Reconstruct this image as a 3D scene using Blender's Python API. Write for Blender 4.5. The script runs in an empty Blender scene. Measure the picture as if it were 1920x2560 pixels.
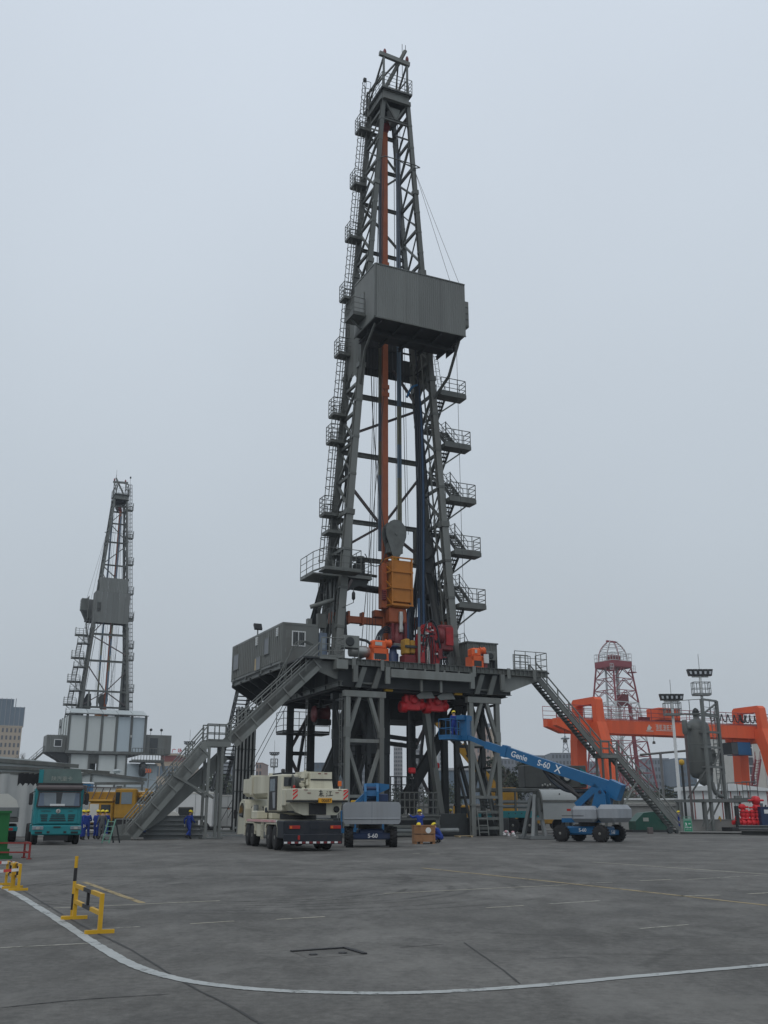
import bpy, bmesh, math, random
from mathutils import Vector, Matrix
random.seed(7)
R = math.radians
sc = bpy.context.scene
col = sc.collection

# ------------------------------------------------------------------ camera
F_PX, CAM_H = 2480.0, 1.6
PITCH = math.atan((2032 - 1280) / F_PX)
cd = bpy.data.cameras.new('camera'); cam = bpy.data.objects.new('camera', cd); col.objects.link(cam)
cam.location = (0, 0, CAM_H); cam.rotation_euler = (math.pi / 2 + PITCH, 0, 0)
cd.sensor_fit = 'VERTICAL'; cd.sensor_height = 36; cd.lens = 36 * F_PX / 2560
cd.clip_start = 0.1; cd.clip_end = 6000
sc.camera = cam
sc.render.resolution_x, sc.render.resolution_y = 768, 1024

# ------------------------------------------------------------------ sky and light
w = bpy.data.worlds.new('World'); sc.world = w; w.use_nodes = True
nt = w.node_tree; nt.nodes.clear()
n_out = nt.nodes.new('ShaderNodeOutputWorld'); n_bg = nt.nodes.new('ShaderNodeBackground')
n_tc = nt.nodes.new('ShaderNodeTexCoord'); n_sep = nt.nodes.new('ShaderNodeSeparateXYZ')
n_ramp = nt.nodes.new('ShaderNodeValToRGB'); n_noise = nt.nodes.new('ShaderNodeTexNoise')
n_mix = nt.nodes.new('ShaderNodeMix'); n_mix.data_type = 'RGBA'; n_mix.blend_type = 'MULTIPLY'
n_r2 = nt.nodes.new('ShaderNodeMapRange')
n_sky = nt.nodes.new('ShaderNodeTexSky'); n_sky.sky_type = 'NISHITA'; n_sky.sun_disc = False
n_sky.sun_elevation = R(52); n_sky.sun_rotation = R(200); n_sky.dust_density = 6; n_sky.air_density = 1.5
n_sc = nt.nodes.new('ShaderNodeMix'); n_sc.data_type = 'RGBA'; n_sc.blend_type = 'ADD'; n_sc.inputs[0].default_value = 0.006
# a closed cloud deck: even grey-blue, a little darker towards the horizon
cr = n_ramp.color_ramp
cr.elements[0].position = 0.0; cr.elements[0].color = (0.435, 0.480, 0.525, 1)
cr.elements[1].position = 1.0; cr.elements[1].color = (0.64, 0.70, 0.78, 1)
for p, c in ((0.10, (0.445, 0.492, 0.538)), (0.26, (0.485, 0.540, 0.595)), (0.45, (0.54, 0.600, 0.665)), (0.68, (0.60, 0.665, 0.745))):
    e = cr.elements.new(p); e.color = (*c, 1)
n_noise.inputs['Scale'].default_value = 2.2; n_noise.inputs['Detail'].default_value = 5; n_noise.inputs['Roughness'].default_value = 0.45
n_r2.inputs[1].default_value = 0.3; n_r2.inputs[2].default_value = 0.7; n_r2.inputs[3].default_value = 0.965; n_r2.inputs[4].default_value = 1.035
n_cmb = nt.nodes.new('ShaderNodeCombineColor')
L = nt.links.new
L(n_tc.outputs['Generated'], n_sep.inputs[0]); L(n_sep.outputs['Z'], n_ramp.inputs[0])
L(n_tc.outputs['Generated'], n_noise.inputs['Vector']); L(n_noise.outputs['Fac'], n_r2.inputs[0])
for k in range(3): L(n_r2.outputs[0], n_cmb.inputs[k])
n_mix.inputs[0].default_value = 1.0
L(n_ramp.outputs[0], n_mix.inputs[6]); L(n_cmb.outputs[0], n_mix.inputs[7])
L(n_mix.outputs[2], n_sc.inputs[6]); L(n_sky.outputs[0], n_sc.inputs[7])
L(n_sc.outputs[2], n_bg.inputs[0]); n_bg.inputs[1].default_value = 1.03
L(n_bg.outputs[0], n_out.inputs[0])

sd = bpy.data.lights.new('sun', 'SUN'); sun = bpy.data.objects.new('sun', sd); col.objects.link(sun)
sd.energy = 0.5; sd.angle = R(40); sd.color = (1.0, 0.97, 0.93)
sun.rotation_euler = (R(38), 0, R(-20)); sun.location = (0, -20, 120)

vs = sc.view_settings
vs.view_transform = 'Standard'; vs.look = 'None'; vs.exposure = 0.0; vs.gamma = 1.0; vs.use_curve_mapping = False
sc.cycles.use_denoising = True
sc.cycles.max_bounces = 6; sc.cycles.diffuse_bounces = 3; sc.cycles.glossy_bounces = 3; sc.cycles.volume_bounces = 1
sc.cycles.transparent_max_bounces = 8

# ------------------------------------------------------------------ pixel -> place
CT, ST = math.cos(PITCH), math.sin(PITCH)
def ray(x, y):
    r = (x - 960) / F_PX; u = -(y - 1280) / F_PX
    return Vector((r, CT - u * ST, ST + u * CT))
def gp(x, y, z=0.0):
    d = ray(x, y); t = (z - CAM_H) / d.z
    return Vector((d.x * t, d.y * t, z))
def dp(x, y, Y):
    d = ray(x, y); t = Y / d.y
    return Vector((d.x * t, Y, CAM_H + d.z * t))

# ------------------------------------------------------------------ materials
M = {}
def mat(name, c, rough=0.6, metal=0.0, var=0.12, scale=3.0, dirt=0.0, dirtc=(0.10, 0.085, 0.07), bump=0.0, spec=0.4, emit=None, streak=False):
    m = bpy.data.materials.new(name); m.use_nodes = True; t = m.node_tree
    b = t.nodes['Principled BSDF']; b.inputs['Roughness'].default_value = rough; b.inputs['Metallic'].default_value = metal
    b.inputs['Specular IOR Level'].default_value = spec
    if emit:
        b.inputs['Emission Color'].default_value = (*c, 1); b.inputs['Emission Strength'].default_value = emit
    tc = t.nodes.new('ShaderNodeTexCoord'); ns = t.nodes.new('ShaderNodeTexNoise')
    ns.inputs['Scale'].default_value = scale; ns.inputs['Detail'].default_value = 6; ns.inputs['Roughness'].default_value = 0.6
    src = tc.outputs['Object']
    if streak:
        mp = t.nodes.new('ShaderNodeMapping'); mp.inputs['Scale'].default_value = (1, 1, 0.12)
        t.links.new(src, mp.inputs[0]); src = mp.outputs[0]
    t.links.new(src, ns.inputs['Vector'])
    mr = t.nodes.new('ShaderNodeMapRange'); mr.inputs[1].default_value = 0.3; mr.inputs[2].default_value = 0.7
    mr.inputs[3].default_value = 1 - var; mr.inputs[4].default_value = 1 + var
    t.links.new(ns.outputs['Fac'], mr.inputs[0])
    vm = t.nodes.new('ShaderNodeVectorMath'); vm.operation = 'SCALE'; vm.inputs[0].default_value = c
    oi = t.nodes.new('ShaderNodeObjectInfo'); rn = t.nodes.new('ShaderNodeMapRange'); k = 0.16 if name.startswith(('rig', 'steel', 'clad', 'vessel')) else 0.06
    rn.inputs[3].default_value = 1 - k; rn.inputs[4].default_value = 1 + k; t.links.new(oi.outputs['Random'], rn.inputs[0])
    mm = t.nodes.new('ShaderNodeMath'); mm.operation = 'MULTIPLY'; t.links.new(mr.outputs[0], mm.inputs[0]); t.links.new(rn.outputs[0], mm.inputs[1])
    t.links.new(mm.outputs[0], vm.inputs['Scale'])
    outc = vm.outputs[0]
    if dirt > 0:
        n2 = t.nodes.new('ShaderNodeTexNoise'); n2.inputs['Scale'].default_value = scale * 0.45; n2.inputs['Detail'].default_value = 8; n2.inputs['Roughness'].default_value = 0.7
        t.links.new(src, n2.inputs['Vector'])
        m2 = t.nodes.new('ShaderNodeMapRange'); m2.inputs[1].default_value = 0.48; m2.inputs[2].default_value = 0.72; m2.inputs[4].default_value = dirt
        t.links.new(n2.outputs['Fac'], m2.inputs[0])
        mx = t.nodes.new('ShaderNodeMix'); mx.data_type = 'RGBA'; mx.inputs[7].default_value = (*dirtc, 1)
        t.links.new(m2.outputs[0], mx.inputs[0]); t.links.new(outc, mx.inputs[6]); outc = mx.outputs[2]
        m3 = t.nodes.new('ShaderNodeMapRange'); m3.inputs[3].default_value = rough; m3.inputs[4].default_value = min(1, rough + 0.25)
        t.links.new(m2.outputs[0], m3.inputs[0]); t.links.new(m3.outputs[0], b.inputs['Roughness'])
    t.links.new(outc, b.inputs['Base Color'])
    if bump > 0:
        bp = t.nodes.new('ShaderNodeBump'); bp.inputs['Strength'].default_value = bump; bp.inputs['Distance'].default_value = 0.02
        n3 = t.nodes.new('ShaderNodeTexNoise'); n3.inputs['Scale'].default_value = scale * 9; n3.inputs['Detail'].default_value = 4
        t.links.new(src, n3.inputs['Vector']); t.links.new(n3.outputs['Fac'], bp.inputs['Height']); t.links.new(bp.outputs[0], b.inputs['Normal'])
    M[name] = m; return m

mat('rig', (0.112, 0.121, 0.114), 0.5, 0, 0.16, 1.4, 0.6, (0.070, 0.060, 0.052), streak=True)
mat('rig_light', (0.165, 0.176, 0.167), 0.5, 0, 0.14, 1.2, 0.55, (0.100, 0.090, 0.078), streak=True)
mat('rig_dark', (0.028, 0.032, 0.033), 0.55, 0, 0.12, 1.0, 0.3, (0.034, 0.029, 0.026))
mat('rig_rust', (0.105, 0.088, 0.088), 0.65, 0, 0.15, 1.2, 0.4, (0.09, 0.05, 0.04))
mat('clad', (0.155, 0.165, 0.158), 0.45, 0, 0.09, 0.9, 0.5, (0.13, 0.13, 0.125), streak=True)
mat('cabin', (0.145, 0.155, 0.148), 0.5, 0, 0.10, 1.1, 0.6, (0.10, 0.093, 0.082), streak=True)
mat('panel_white', (0.55, 0.59, 0.58), 0.5, 0, 0.04, 0.5, 0.2, (0.36, 0.39, 0.38), streak=True)
mat('panel_blue', (0.42, 0.49, 0.53), 0.5, 0, 0.05, 0.5, 0.2, (0.30, 0.36, 0.40), streak=True)
mat('orange_rail', (0.33, 0.085, 0.030), 0.55, 0, 0.12, 1.5, 0.4, (0.14, 0.05, 0.025))
mat('amber', (0.42, 0.155, 0.018), 0.5, 0, 0.10, 1.2, 0.35, (0.22, 0.085, 0.02))
mat('orange_red', (0.72, 0.115, 0.022), 0.45, 0, 0.08, 2.0, 0.25, (0.35, 0.07, 0.03))
mat('red', (0.33, 0.014, 0.018), 0.4, 0, 0.2, 3.5, 0.5, (0.10, 0.015, 0.015))
mat('red_valve', (0.62, 0.02, 0.028), 0.35, 0, 0.10, 2.5)
mat('dark_red', (0.16, 0.018, 0.022), 0.5, 0, 0.15, 2.0, 0.3)
mat('gantry', (0.70, 0.105, 0.030), 0.6, 0, 0.10, 0.6, 0.6, (0.40, 0.085, 0.045), streak=True)
mat('blue', (0.012, 0.115, 0.27), 0.4, 0, 0.08, 1.5, 0.25, (0.03, 0.09, 0.15))
mat('dark_blue', (0.012, 0.03, 0.085), 0.45, 0, 0.12, 1.5, 0.25)
mat('blue_grey', (0.13, 0.17, 0.23), 0.45, 0, 0.08, 0.5, 0.2)
mat('hose', (0.010, 0.016, 0.026), 0.5, 0, 0.2, 2.0)
mat('hose_blue', (0.02, 0.06, 0.13), 0.45, 0, 0.12, 2.0)
mat('cable', (0.04, 0.042, 0.045), 0.5, 0.3, 0.1)
mat('block_grey', (0.115, 0.125, 0.12), 0.6, 0, 0.18, 2.2, 0.5, (0.06, 0.06, 0.055))
mat('yellow', (0.60, 0.35, 0.018), 0.5, 0, 0.10, 2.0, 0.3, (0.28, 0.16, 0.03))
mat('paint_black', (0.018, 0.018, 0.02), 0.5, 0, 0.2, 3.0, 0.2)
mat('crane_yellow', (0.40, 0.215, 0.022), 0.55, 0, 0.15, 1.5, 0.6, (0.13, 0.08, 0.035))
mat('helmet', (0.80, 0.62, 0.02), 0.35, 0, 0.04, 4)
mat('coverall', (0.012, 0.040, 0.24), 0.85, 0, 0.18, 9.0, 0.25, (0.01, 0.02, 0.09))
mat('coverall_grey', (0.10, 0.105, 0.11), 0.85, 0, 0.18, 9.0)
mat('skin', (0.42, 0.25, 0.17), 0.55, 0, 0.06, 8)
mat('glove', (0.62, 0.62, 0.6), 0.8, 0, 0.08, 9)
mat('boot', (0.02, 0.018, 0.016), 0.6, 0, 0.2, 9)
mat('cream', (0.56, 0.54, 0.43), 0.45, 0, 0.08, 1.6, 0.55, (0.27, 0.235, 0.16), streak=True)
mat('navy', (0.010, 0.014, 0.022), 0.6, 0, 0.15, 2, 0.3)
mat('white', (0.66, 0.68, 0.68), 0.45, 0, 0.05, 1.5, 0.25, (0.42, 0.42, 0.4))
mat('off_white', (0.55, 0.55, 0.51), 0.6, 0, 0.06, 0.8, 0.3, (0.40, 0.38, 0.34))
mat('lift_grey', (0.27, 0.29, 0.315), 0.6, 0, 0.09, 1.8, 0.5, (0.17, 0.17, 0.165), streak=True)
mat('rubber', (0.016, 0.016, 0.017), 0.85, 0, 0.2, 5, 0.4, (0.05, 0.046, 0.042))
mat('rim', (0.22, 0.22, 0.20), 0.5, 0.2, 0.15, 5, 0.3)
mat('glass', (0.022, 0.027, 0.030), 0.08, 0, 0.05, 1, spec=0.6)
mat('glass_pale', (0.20, 0.24, 0.27), 0.12, 0, 0.1, 1.5, spec=0.6)
mat('turquoise', (0.010, 0.200, 0.225), 0.42, 0, 0.10, 1.5, 0.25, (0.02, 0.10, 0.11))
mat('truck_tarp', (0.115, 0.165, 0.155), 0.8, 0, 0.12, 2.5, 0.4)
mat('black_cloth', (0.014, 0.014, 0.016), 0.9, 0, 0.2, 5)
mat('tarp', (0.36, 0.375, 0.37), 0.8, 0, 0.06, 0.8, 0.2, (0.29, 0.30, 0.30))
mat('steel', (0.20, 0.215, 0.215), 0.5, 0.1, 0.12, 1.2, 0.4, (0.12, 0.10, 0.09))
mat('steel_dark', (0.085, 0.09, 0.085), 0.6, 0.1, 0.15, 1.2, 0.4, (0.07, 0.055, 0.045))
mat('drum_grey', (0.30, 0.315, 0.31), 0.4, 0.1, 0.06, 1.0, 0.25, (0.22, 0.22, 0.21))
mat('crate', (0.30, 0.155, 0.075), 0.75, 0, 0.16, 2.5, 0.3, (0.16, 0.08, 0.04), bump=0.3, streak=True)
mat('wood_pale', (0.46, 0.36, 0.21), 0.8, 0, 0.15, 3.0)
mat('green', (0.008, 0.125, 0.030), 0.5, 0, 0.08, 1.0, 0.2, (0.01, 0.06, 0.02))
mat('dark_green', (0.008, 0.065, 0.045), 0.45, 0, 0.12, 1.5, 0.25)
mat('sign_green', (0.015, 0.22, 0.12), 0.5, 0, 0.06, 3)
mat('ladder_green', (0.18, 0.36, 0.28), 0.5, 0, 0.08, 4)
mat('rail_red', (0.24, 0.025, 0.022), 0.5, 0, 0.12, 3, 0.25)
mat('derrick_red', (0.24, 0.050, 0.060), 0.55, 0, 0.12, 0.5, 0.2)
mat('derrick_white', (0.50, 0.52, 0.52), 0.6, 0, 0.06, 0.5, 0.2)
mat('vessel', (0.125, 0.135, 0.130), 0.5, 0, 0.08, 0.8, 0.3, (0.10, 0.095, 0.085))
mat('white_line', (0.50, 0.52, 0.51), 0.7, 0, 0.10, 3, 0.55, (0.22, 0.22, 0.21))
mat('line_yellow', (0.26, 0.21, 0.115), 0.8, 0, 0.15, 3, 0.85, (0.125, 0.122, 0.115))
mat('line_pale', (0.24, 0.235, 0.215), 0.8, 0, 0.15, 2, 0.85, (0.125, 0.122, 0.115))
mat('joint', (0.035, 0.034, 0.033), 0.9, 0, 0.2, 3, 0.6, (0.10, 0.098, 0.094))
mat('concrete', (0.25, 0.25, 0.24), 0.8, 0, 0.10, 0.6, 0.4, (0.17, 0.165, 0.155))
mat('bld_tan', (0.40, 0.33, 0.25), 0.8, 0, 0.05, 0.05)
mat('bld_pink', (0.36, 0.27, 0.235), 0.8, 0, 0.05, 0.05)
mat('bld_grey', (0.20, 0.22, 0.25), 0.7, 0, 0.08, 0.05)
mat('bld_pale', (0.34, 0.35, 0.36), 0.7, 0, 0.06, 0.05)
mat('bld_glass', (0.10, 0.14, 0.18), 0.25, 0, 0.15, 0.08, spec=0.6)
mat('bld_brick', (0.20, 0.065, 0.06), 0.8, 0, 0.08, 0.1)
mat('bld_win', (0.075, 0.085, 0.10), 0.3, 0, 0.3, 0.3, spec=0.5)
mat('sign_red', (0.45, 0.02, 0.03), 0.5, 0, 0.05, 1)
mat('leaf', (0.045, 0.062, 0.036), 0.7, 0, 0.35, 0.8)
mat('leaf_dark', (0.030, 0.045, 0.028), 0.7, 0, 0.35, 0.8)
mat('leaf_olive', (0.070, 0.076, 0.042), 0.7, 0, 0.35, 0.8)
mat('bark', (0.10, 0.085, 0.07), 0.85, 0, 0.2, 2)
mat('lamp_black', (0.018, 0.020, 0.022), 0.4, 0, 0.15, 4)
mat('lamp_lens', (0.42, 0.45, 0.48), 0.2, 0, 0.05, 4)
mat('plate_yellow', (0.70, 0.33, 0.01), 0.45, 0, 0.05, 6)
mat('lens_red', (0.35, 0.02, 0.015), 0.3, 0, 0.1, 6)
mat('lens_orange', (0.65, 0.14, 0.02), 0.3, 0, 0.1, 6)
mat('text_white', (0.74, 0.76, 0.78), 0.5, 0, 0.04, 5, 0.2, (0.5, 0.52, 0.54))
mat('text_dark', (0.03, 0.03, 0.03), 0.6, 0, 0.1, 5)
mat('text_pale', (0.30, 0.32, 0.29), 0.7, 0, 0.1, 5)
mat('rag_pink', (0.55, 0.30, 0.33), 0.9, 0, 0.3, 9, 0.6, (0.6, 0.58, 0.58))
mat('rag_white', (0.6, 0.6, 0.6), 0.9, 0, 0.15, 9)
mat('tape_red', (0.50, 0.06, 0.05), 0.6, 0, 0.1, 4)
mat('roof_pale', (0.42, 0.46, 0.46), 0.5, 0, 0.06, 0.6, 0.25, (0.33, 0.35, 0.35))
mat('silver', (0.42, 0.42, 0.40), 0.35, 0.6, 0.08, 2)
mat('sky_blue_bin', (0.025, 0.13, 0.26), 0.5, 0, 0.1, 2)
mat('guide_olive', (0.15, 0.155, 0.105), 0.6, 0, 0.12, 0.6)
mat('guide_blue', (0.10, 0.155, 0.215), 0.6, 0, 0.12, 0.6)

# ------------------------------------------------------------------ mesh building
OFF = {}
def adopt(o, parent):
    o.parent = parent
    if parent is not None and parent.name in OFF: o.matrix_parent_inverse = Matrix.Translation(-OFF[parent.name])
    return o
class MB:
    def __init__(s): s.v = []; s.f = []; s.m = []; s.smooth = []; s.cur = 0; s.mats = []
    def use(s, name):
        if name not in s.mats: s.mats.append(name)
        s.cur = s.mats.index(name); return s
    def add(s, vs, fs, smooth=False):
        o = len(s.v); s.v += [tuple(p) for p in vs]
        for f in fs: s.f.append([i + o for i in f]); s.m.append(s.cur); s.smooth.append(smooth)
    def box(s, lo, hi):
        x0, y0, z0 = lo; x1, y1, z1 = hi
        s.add([(x0,y0,z0),(x1,y0,z0),(x1,y1,z0),(x0,y1,z0),(x0,y0,z1),(x1,y0,z1),(x1,y1,z1),(x0,y1,z1)],
              [(0,3,2,1),(4,5,6,7),(0,1,5,4),(1,2,6,5),(2,3,7,6),(3,0,4,7)]); return s
    def cbox(s, lo, hi, b=0.03):
        # box with chamfered edges
        bm = bmesh.new(); bmesh.ops.create_cube(bm, size=1)
        for v in bm.verts:
            v.co = Vector([(lo[i] + hi[i]) / 2 + v.co[i] * (hi[i] - lo[i]) for i in range(3)])
        bmesh.ops.bevel(bm, geom=bm.edges[:], offset=b, segments=1, profile=0.5, affect='EDGES')
        bm.verts.index_update()
        s.add([v.co for v in bm.verts], [[v.index for v in f.verts] for f in bm.faces]); bm.free(); return s
    def beam(s, p, q, w, h=None, up=(0, 0, 1)):
        h = w if h is None else h
        p = Vector(p); q = Vector(q); d = (q - p).normalized(); u = Vector(up)
        if abs(d.dot(u)) > 0.98: u = Vector((0, 1, 0))
        sx = d.cross(u).normalized(); sy = sx.cross(d).normalized(); sx *= w / 2; sy *= h / 2
        vs = [c + a * sx + b * sy for c in (p, q) for a, b in ((-1,-1),(1,-1),(1,1),(-1,1))]
        s.add(vs, [(0,3,2,1),(4,5,6,7),(0,1,5,4),(1,2,6,5),(2,3,7,6),(3,0,4,7)]); return s
    def ibeam(s, p, q, w, h, t=0.03, up=(0, 0, 1)):
        p = Vector(p); q = Vector(q); d = (q - p).normalized(); u = Vector(up)
        if abs(d.dot(u)) > 0.98: u = Vector((0, 1, 0))
        sx = d.cross(u).normalized(); sy = sx.cross(d).normalized()
        s.beam(p, q, t, h - 2 * t, up)
        for k in (-1, 1):
            o = sy * k * (h / 2 - t / 2); s.beam(p + o, q + o, w, t, up)
        return s
    def tube(s, p, q, r, n=8, r2=None, cap=True):
        r2 = r if r2 is None else r2
        p = Vector(p); q = Vector(q); d = (q - p).normalized(); u = Vector((0, 0, 1)) if abs(d.z) < 0.9 else Vector((1, 0, 0))
        a = d.cross(u).normalized(); b = d.cross(a)
        vs = []
        for c, rr in ((p, r), (q, r2)):
            for i in range(n):
                t = 2 * math.pi * i / n; vs.append(c + a * math.cos(t) * rr + b * math.sin(t) * rr)
        fs = [(i, i + n, (i + 1) % n + n, (i + 1) % n) for i in range(n)]
        s.add(vs, fs, n > 5)
        if cap: s.add(vs, [tuple(range(n)), tuple(range(2 * n - 1, n - 1, -1))])
        return s
    def path(s, pts, r, n=5):
        for i in range(len(pts) - 1): s.tube(pts[i], pts[i + 1], r, n, cap=(i == 0 or i == len(pts) - 2))
        return s
    def lathe(s, prof, c=(0, 0, 0), axis='Z', n=16, smooth=True):
        vs = []
        for r, z in prof:
            for i in range(n):
                t = 2 * math.pi * i / n; a, b = r * math.cos(t), r * math.sin(t)
                vs.append({'Z': (c[0] + a, c[1] + b, c[2] + z), 'X': (c[0] + z, c[1] + a, c[2] + b), 'Y': (c[0] + b, c[1] + z, c[2] + a)}[axis])
        k = len(prof)
        s.add(vs, [(j * n + i, j * n + (i + 1) % n, (j + 1) * n + (i + 1) % n, (j + 1) * n + i) for j in range(k - 1) for i in range(n)], smooth)
        s.add(vs, [tuple(range(n - 1, -1, -1)), tuple((k - 1) * n + i for i in range(n))])
        return s
    def prism(s, poly, a, b, axis='Y'):
        # polygon in the plane normal to axis, drawn out from a to b
        def pt(p, t): return {'Y': (p[0], t, p[1]), 'X': (t, p[0], p[1]), 'Z': (p[0], p[1], t)}[axis]
        n = len(poly); vs = [pt(p, a) for p in poly] + [pt(p, b) for p in poly]
        s.add(vs, [tuple(range(n)), tuple(range(2 * n - 1, n - 1, -1))] + [(i, i + n, (i + 1) % n + n, (i + 1) % n) for i in range(n)])
        return s
    def quad(s, a, b, c, d): s.add([a, b, c, d], [(0, 1, 2, 3)]); return s
    def sphere(s, c, r, n=10, k=6, sc3=(1, 1, 1)):
        vs = [(c[0], c[1], c[2] + r * sc3[2])]
        for j in range(1, k):
            t = math.pi * j / k
            for i in range(n):
                a = 2 * math.pi * i / n
                vs.append((c[0] + r * sc3[0] * math.sin(t) * math.cos(a), c[1] + r * sc3[1] * math.sin(t) * math.sin(a), c[2] + r * sc3[2] * math.cos(t)))
        vs.append((c[0], c[1], c[2] - r * sc3[2])); e = len(vs) - 1
        fs = [(0, 1 + i, 1 + (i + 1) % n) for i in range(n)]
        for j in range(k - 2): fs += [(1 + j * n + i, 1 + (j + 1) * n + i, 1 + (j + 1) * n + (i + 1) % n, 1 + j * n + (i + 1) % n) for i in range(n)]
        fs += [(e, 1 + (k - 2) * n + (i + 1) % n, 1 + (k - 2) * n + i) for i in range(n)]
        s.add(vs, fs, True); return s
    def mesh(s, name, m):
        me = bpy.data.meshes.new(name); me.from_pydata(s.v, [], s.f)
        if not s.mats: s.mats = [m]
        for x in s.mats: me.materials.append(M[x])
        me.polygons.foreach_set('material_index', s.m); me.polygons.foreach_set('use_smooth', s.smooth)
        me.update(); bm = bmesh.new(); bm.from_mesh(me); bmesh.ops.recalc_face_normals(bm, faces=bm.faces[:]); bm.to_mesh(me); bm.free()
        return me
    def build(s, name, m=None, parent=None):
        o = bpy.data.objects.new(name, s.mesh(name, m)); col.objects.link(o); return adopt(o, parent)

def tag(o, label, cat, group=None):
    o['label'] = label; o['category'] = cat
    if group: o['group'] = group
    return o
def thing(name, label, cat, loc=(0, 0, 0), rz=0.0, group=None):
    o = bpy.data.objects.new(name, None); col.objects.link(o); o.empty_display_size = 0.3
    o.location = loc; o.rotation_euler = (0, 0, rz); return tag(o, label, cat, group)
def structure(o): o['kind'] = 'structure'; return o
def copy_tree(o, parent=None):
    c = o.copy(); col.objects.link(c); c.parent = parent; c.matrix_parent_inverse = o.matrix_parent_inverse.copy()
    for ch in o.children: copy_tree(ch, c)
    return c
def inst(src, parent, loc=(0, 0, 0), rot=(0, 0, 0), scale=(1, 1, 1)):
    c = bpy.data.objects.new(src.name.split('.')[0], src if isinstance(src, bpy.types.Mesh) else src.data)
    col.objects.link(c); adopt(c, parent); c.location = loc; c.rotation_euler = rot; c.scale = scale; return c
def P_beam(par, name, p, q, w, h=None, m='rig', up=(0, 0, 1)): return MB().beam(p, q, w, h, up).build(name, m, par)
def P_ibeam(par, name, p, q, w, h, m='rig', t=0.03, up=(0, 0, 1)): return MB().ibeam(p, q, w, h, t, up).build(name, m, par)
def P_tube(par, name, p, q, r, m='rig', n=8): return MB().tube(p, q, r, n).build(name, m, par)
def P_path(par, name, pts, r, m='hose', n=6): return MB().path([Vector(p) for p in pts], r, n).build(name, m, par)
def P_box(par, name, lo, hi, m='rig', b=0): 
    mb = MB(); (mb.cbox(lo, hi, b) if b else mb.box(lo, hi)); return mb.build(name, m, par)
def lerp(a, b, t): return Vector(a).lerp(Vector(b), t)
def curve(pts, n=8):
    # Catmull-Rom through pts
    P = [Vector(p) for p in pts]; P = [P[0] * 2 - P[1]] + P + [P[-1] * 2 - P[-2]]; out = []
    for i in range(1, len(P) - 2):
        for k in range(n):
            t = k / n; a, b, c, d = P[i - 1:i + 3]
            out.append(0.5 * ((2 * b) + (c - a) * t + (2 * a - 5 * b + 4 * c - d) * t * t + (3 * b - a - 3 * c + d) * t ** 3))
    out.append(P[-2]); return out
def railing(par, pts, h=1.1, rails=3, sp=1.3, r=0.03, m='rig', name='handrail', closed=False):
    mb = MB(); P = [Vector(p) for p in pts]
    if closed: P = P + [P[0]]
    for i in range(len(P) - 1):
        a, b = P[i], P[i + 1]; n = max(1, round((b - a).length / sp))
        for k in range(n + 1):
            if k == n and (i < len(P) - 2 or closed): continue
            c = a.lerp(b, k / n); mb.tube(c, c + Vector((0, 0, h)), r, 5)
        for j in range(rails):
            z = Vector((0, 0, h * (j + 1) / rails)); mb.tube(a + z, b + z, r * (1.0 if j == rails - 1 else 0.8), 5)
        mb.beam(a + Vector((0, 0, 0.08)), b + Vector((0, 0, 0.08)), 0.012, 0.14)
    return mb.build(name, m, par)
def corrugated(par, name, a, b, z0, z1, m='clad', pitch=0.25, dep=0.035, top=None, th=0.05):
    # a sheet between plan points a and b with trapezoid ribs and a flat back; top may be a pair of heights
    a = Vector((a[0], a[1], 0)); b = Vector((b[0], b[1], 0)); d = b - a; n = max(2, round(d.length / pitch)); nrm = Vector((d.y, -d.x, 0)).normalized()
    t0, t1 = top if top else (z1, z1); pr = []
    for i in range(n):
        for f, o in ((0.0, 0), (0.55, 0), (0.65, 1), (0.9, 1)): pr.append(((i + f) / n, o))
    pr.append((1.0, 0)); vs = []
    for f, o in pr:
        c = a + d * f + nrm * (o * dep); zt = t0 + (t1 - t0) * f; vs += [(c.x, c.y, z0), (c.x, c.y, zt)]
    k = len(pr); mb = MB(); mb.add(vs, [(2 * i, 2 * i + 2, 2 * i + 3, 2 * i + 1) for i in range(k - 1)])
    ba, bb = a - nrm * th, b - nrm * th
    mb.add([(ba.x, ba.y, z0), (bb.x, bb.y, z0), (bb.x, bb.y, t1), (ba.x, ba.y, t0)], [(0, 1, 2, 3)])
    mb.add([(a.x, a.y, z0), (ba.x, ba.y, z0), (ba.x, ba.y, t0), (a.x, a.y, t0)], [(0, 1, 2, 3)])
    mb.add([(b.x, b.y, z0), (bb.x, bb.y, z0), (bb.x, bb.y, t1), (b.x, b.y, t1)], [(0, 1, 2, 3)])
    for e in (0, 1): mb.add([vs[2 * i + e] for i in range(k)] + [(bb.x, bb.y, (z0, t1)[e]), (ba.x, ba.y, (z0, t0)[e])], [tuple(range(k + 2))])
    return mb.build(name, m, par)
def ladder(par, p, q, w=0.45, side=(1, 0, 0), m='rig', step=0.3, name='ladder', r=0.02):
    p = Vector(p); q = Vector(q); sd_ = Vector(side).normalized() * w / 2; mb = MB()
    for k in (-1, 1): mb.beam(p + sd_ * k, q + sd_ * k, 0.05, 0.06)
    n = int((q - p).length / step)
    for i in range(n): c = p.lerp(q, (i + 0.5) / n); mb.tube(c - sd_, c + sd_, r, 5)
    return mb.build(name, m, par)
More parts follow.
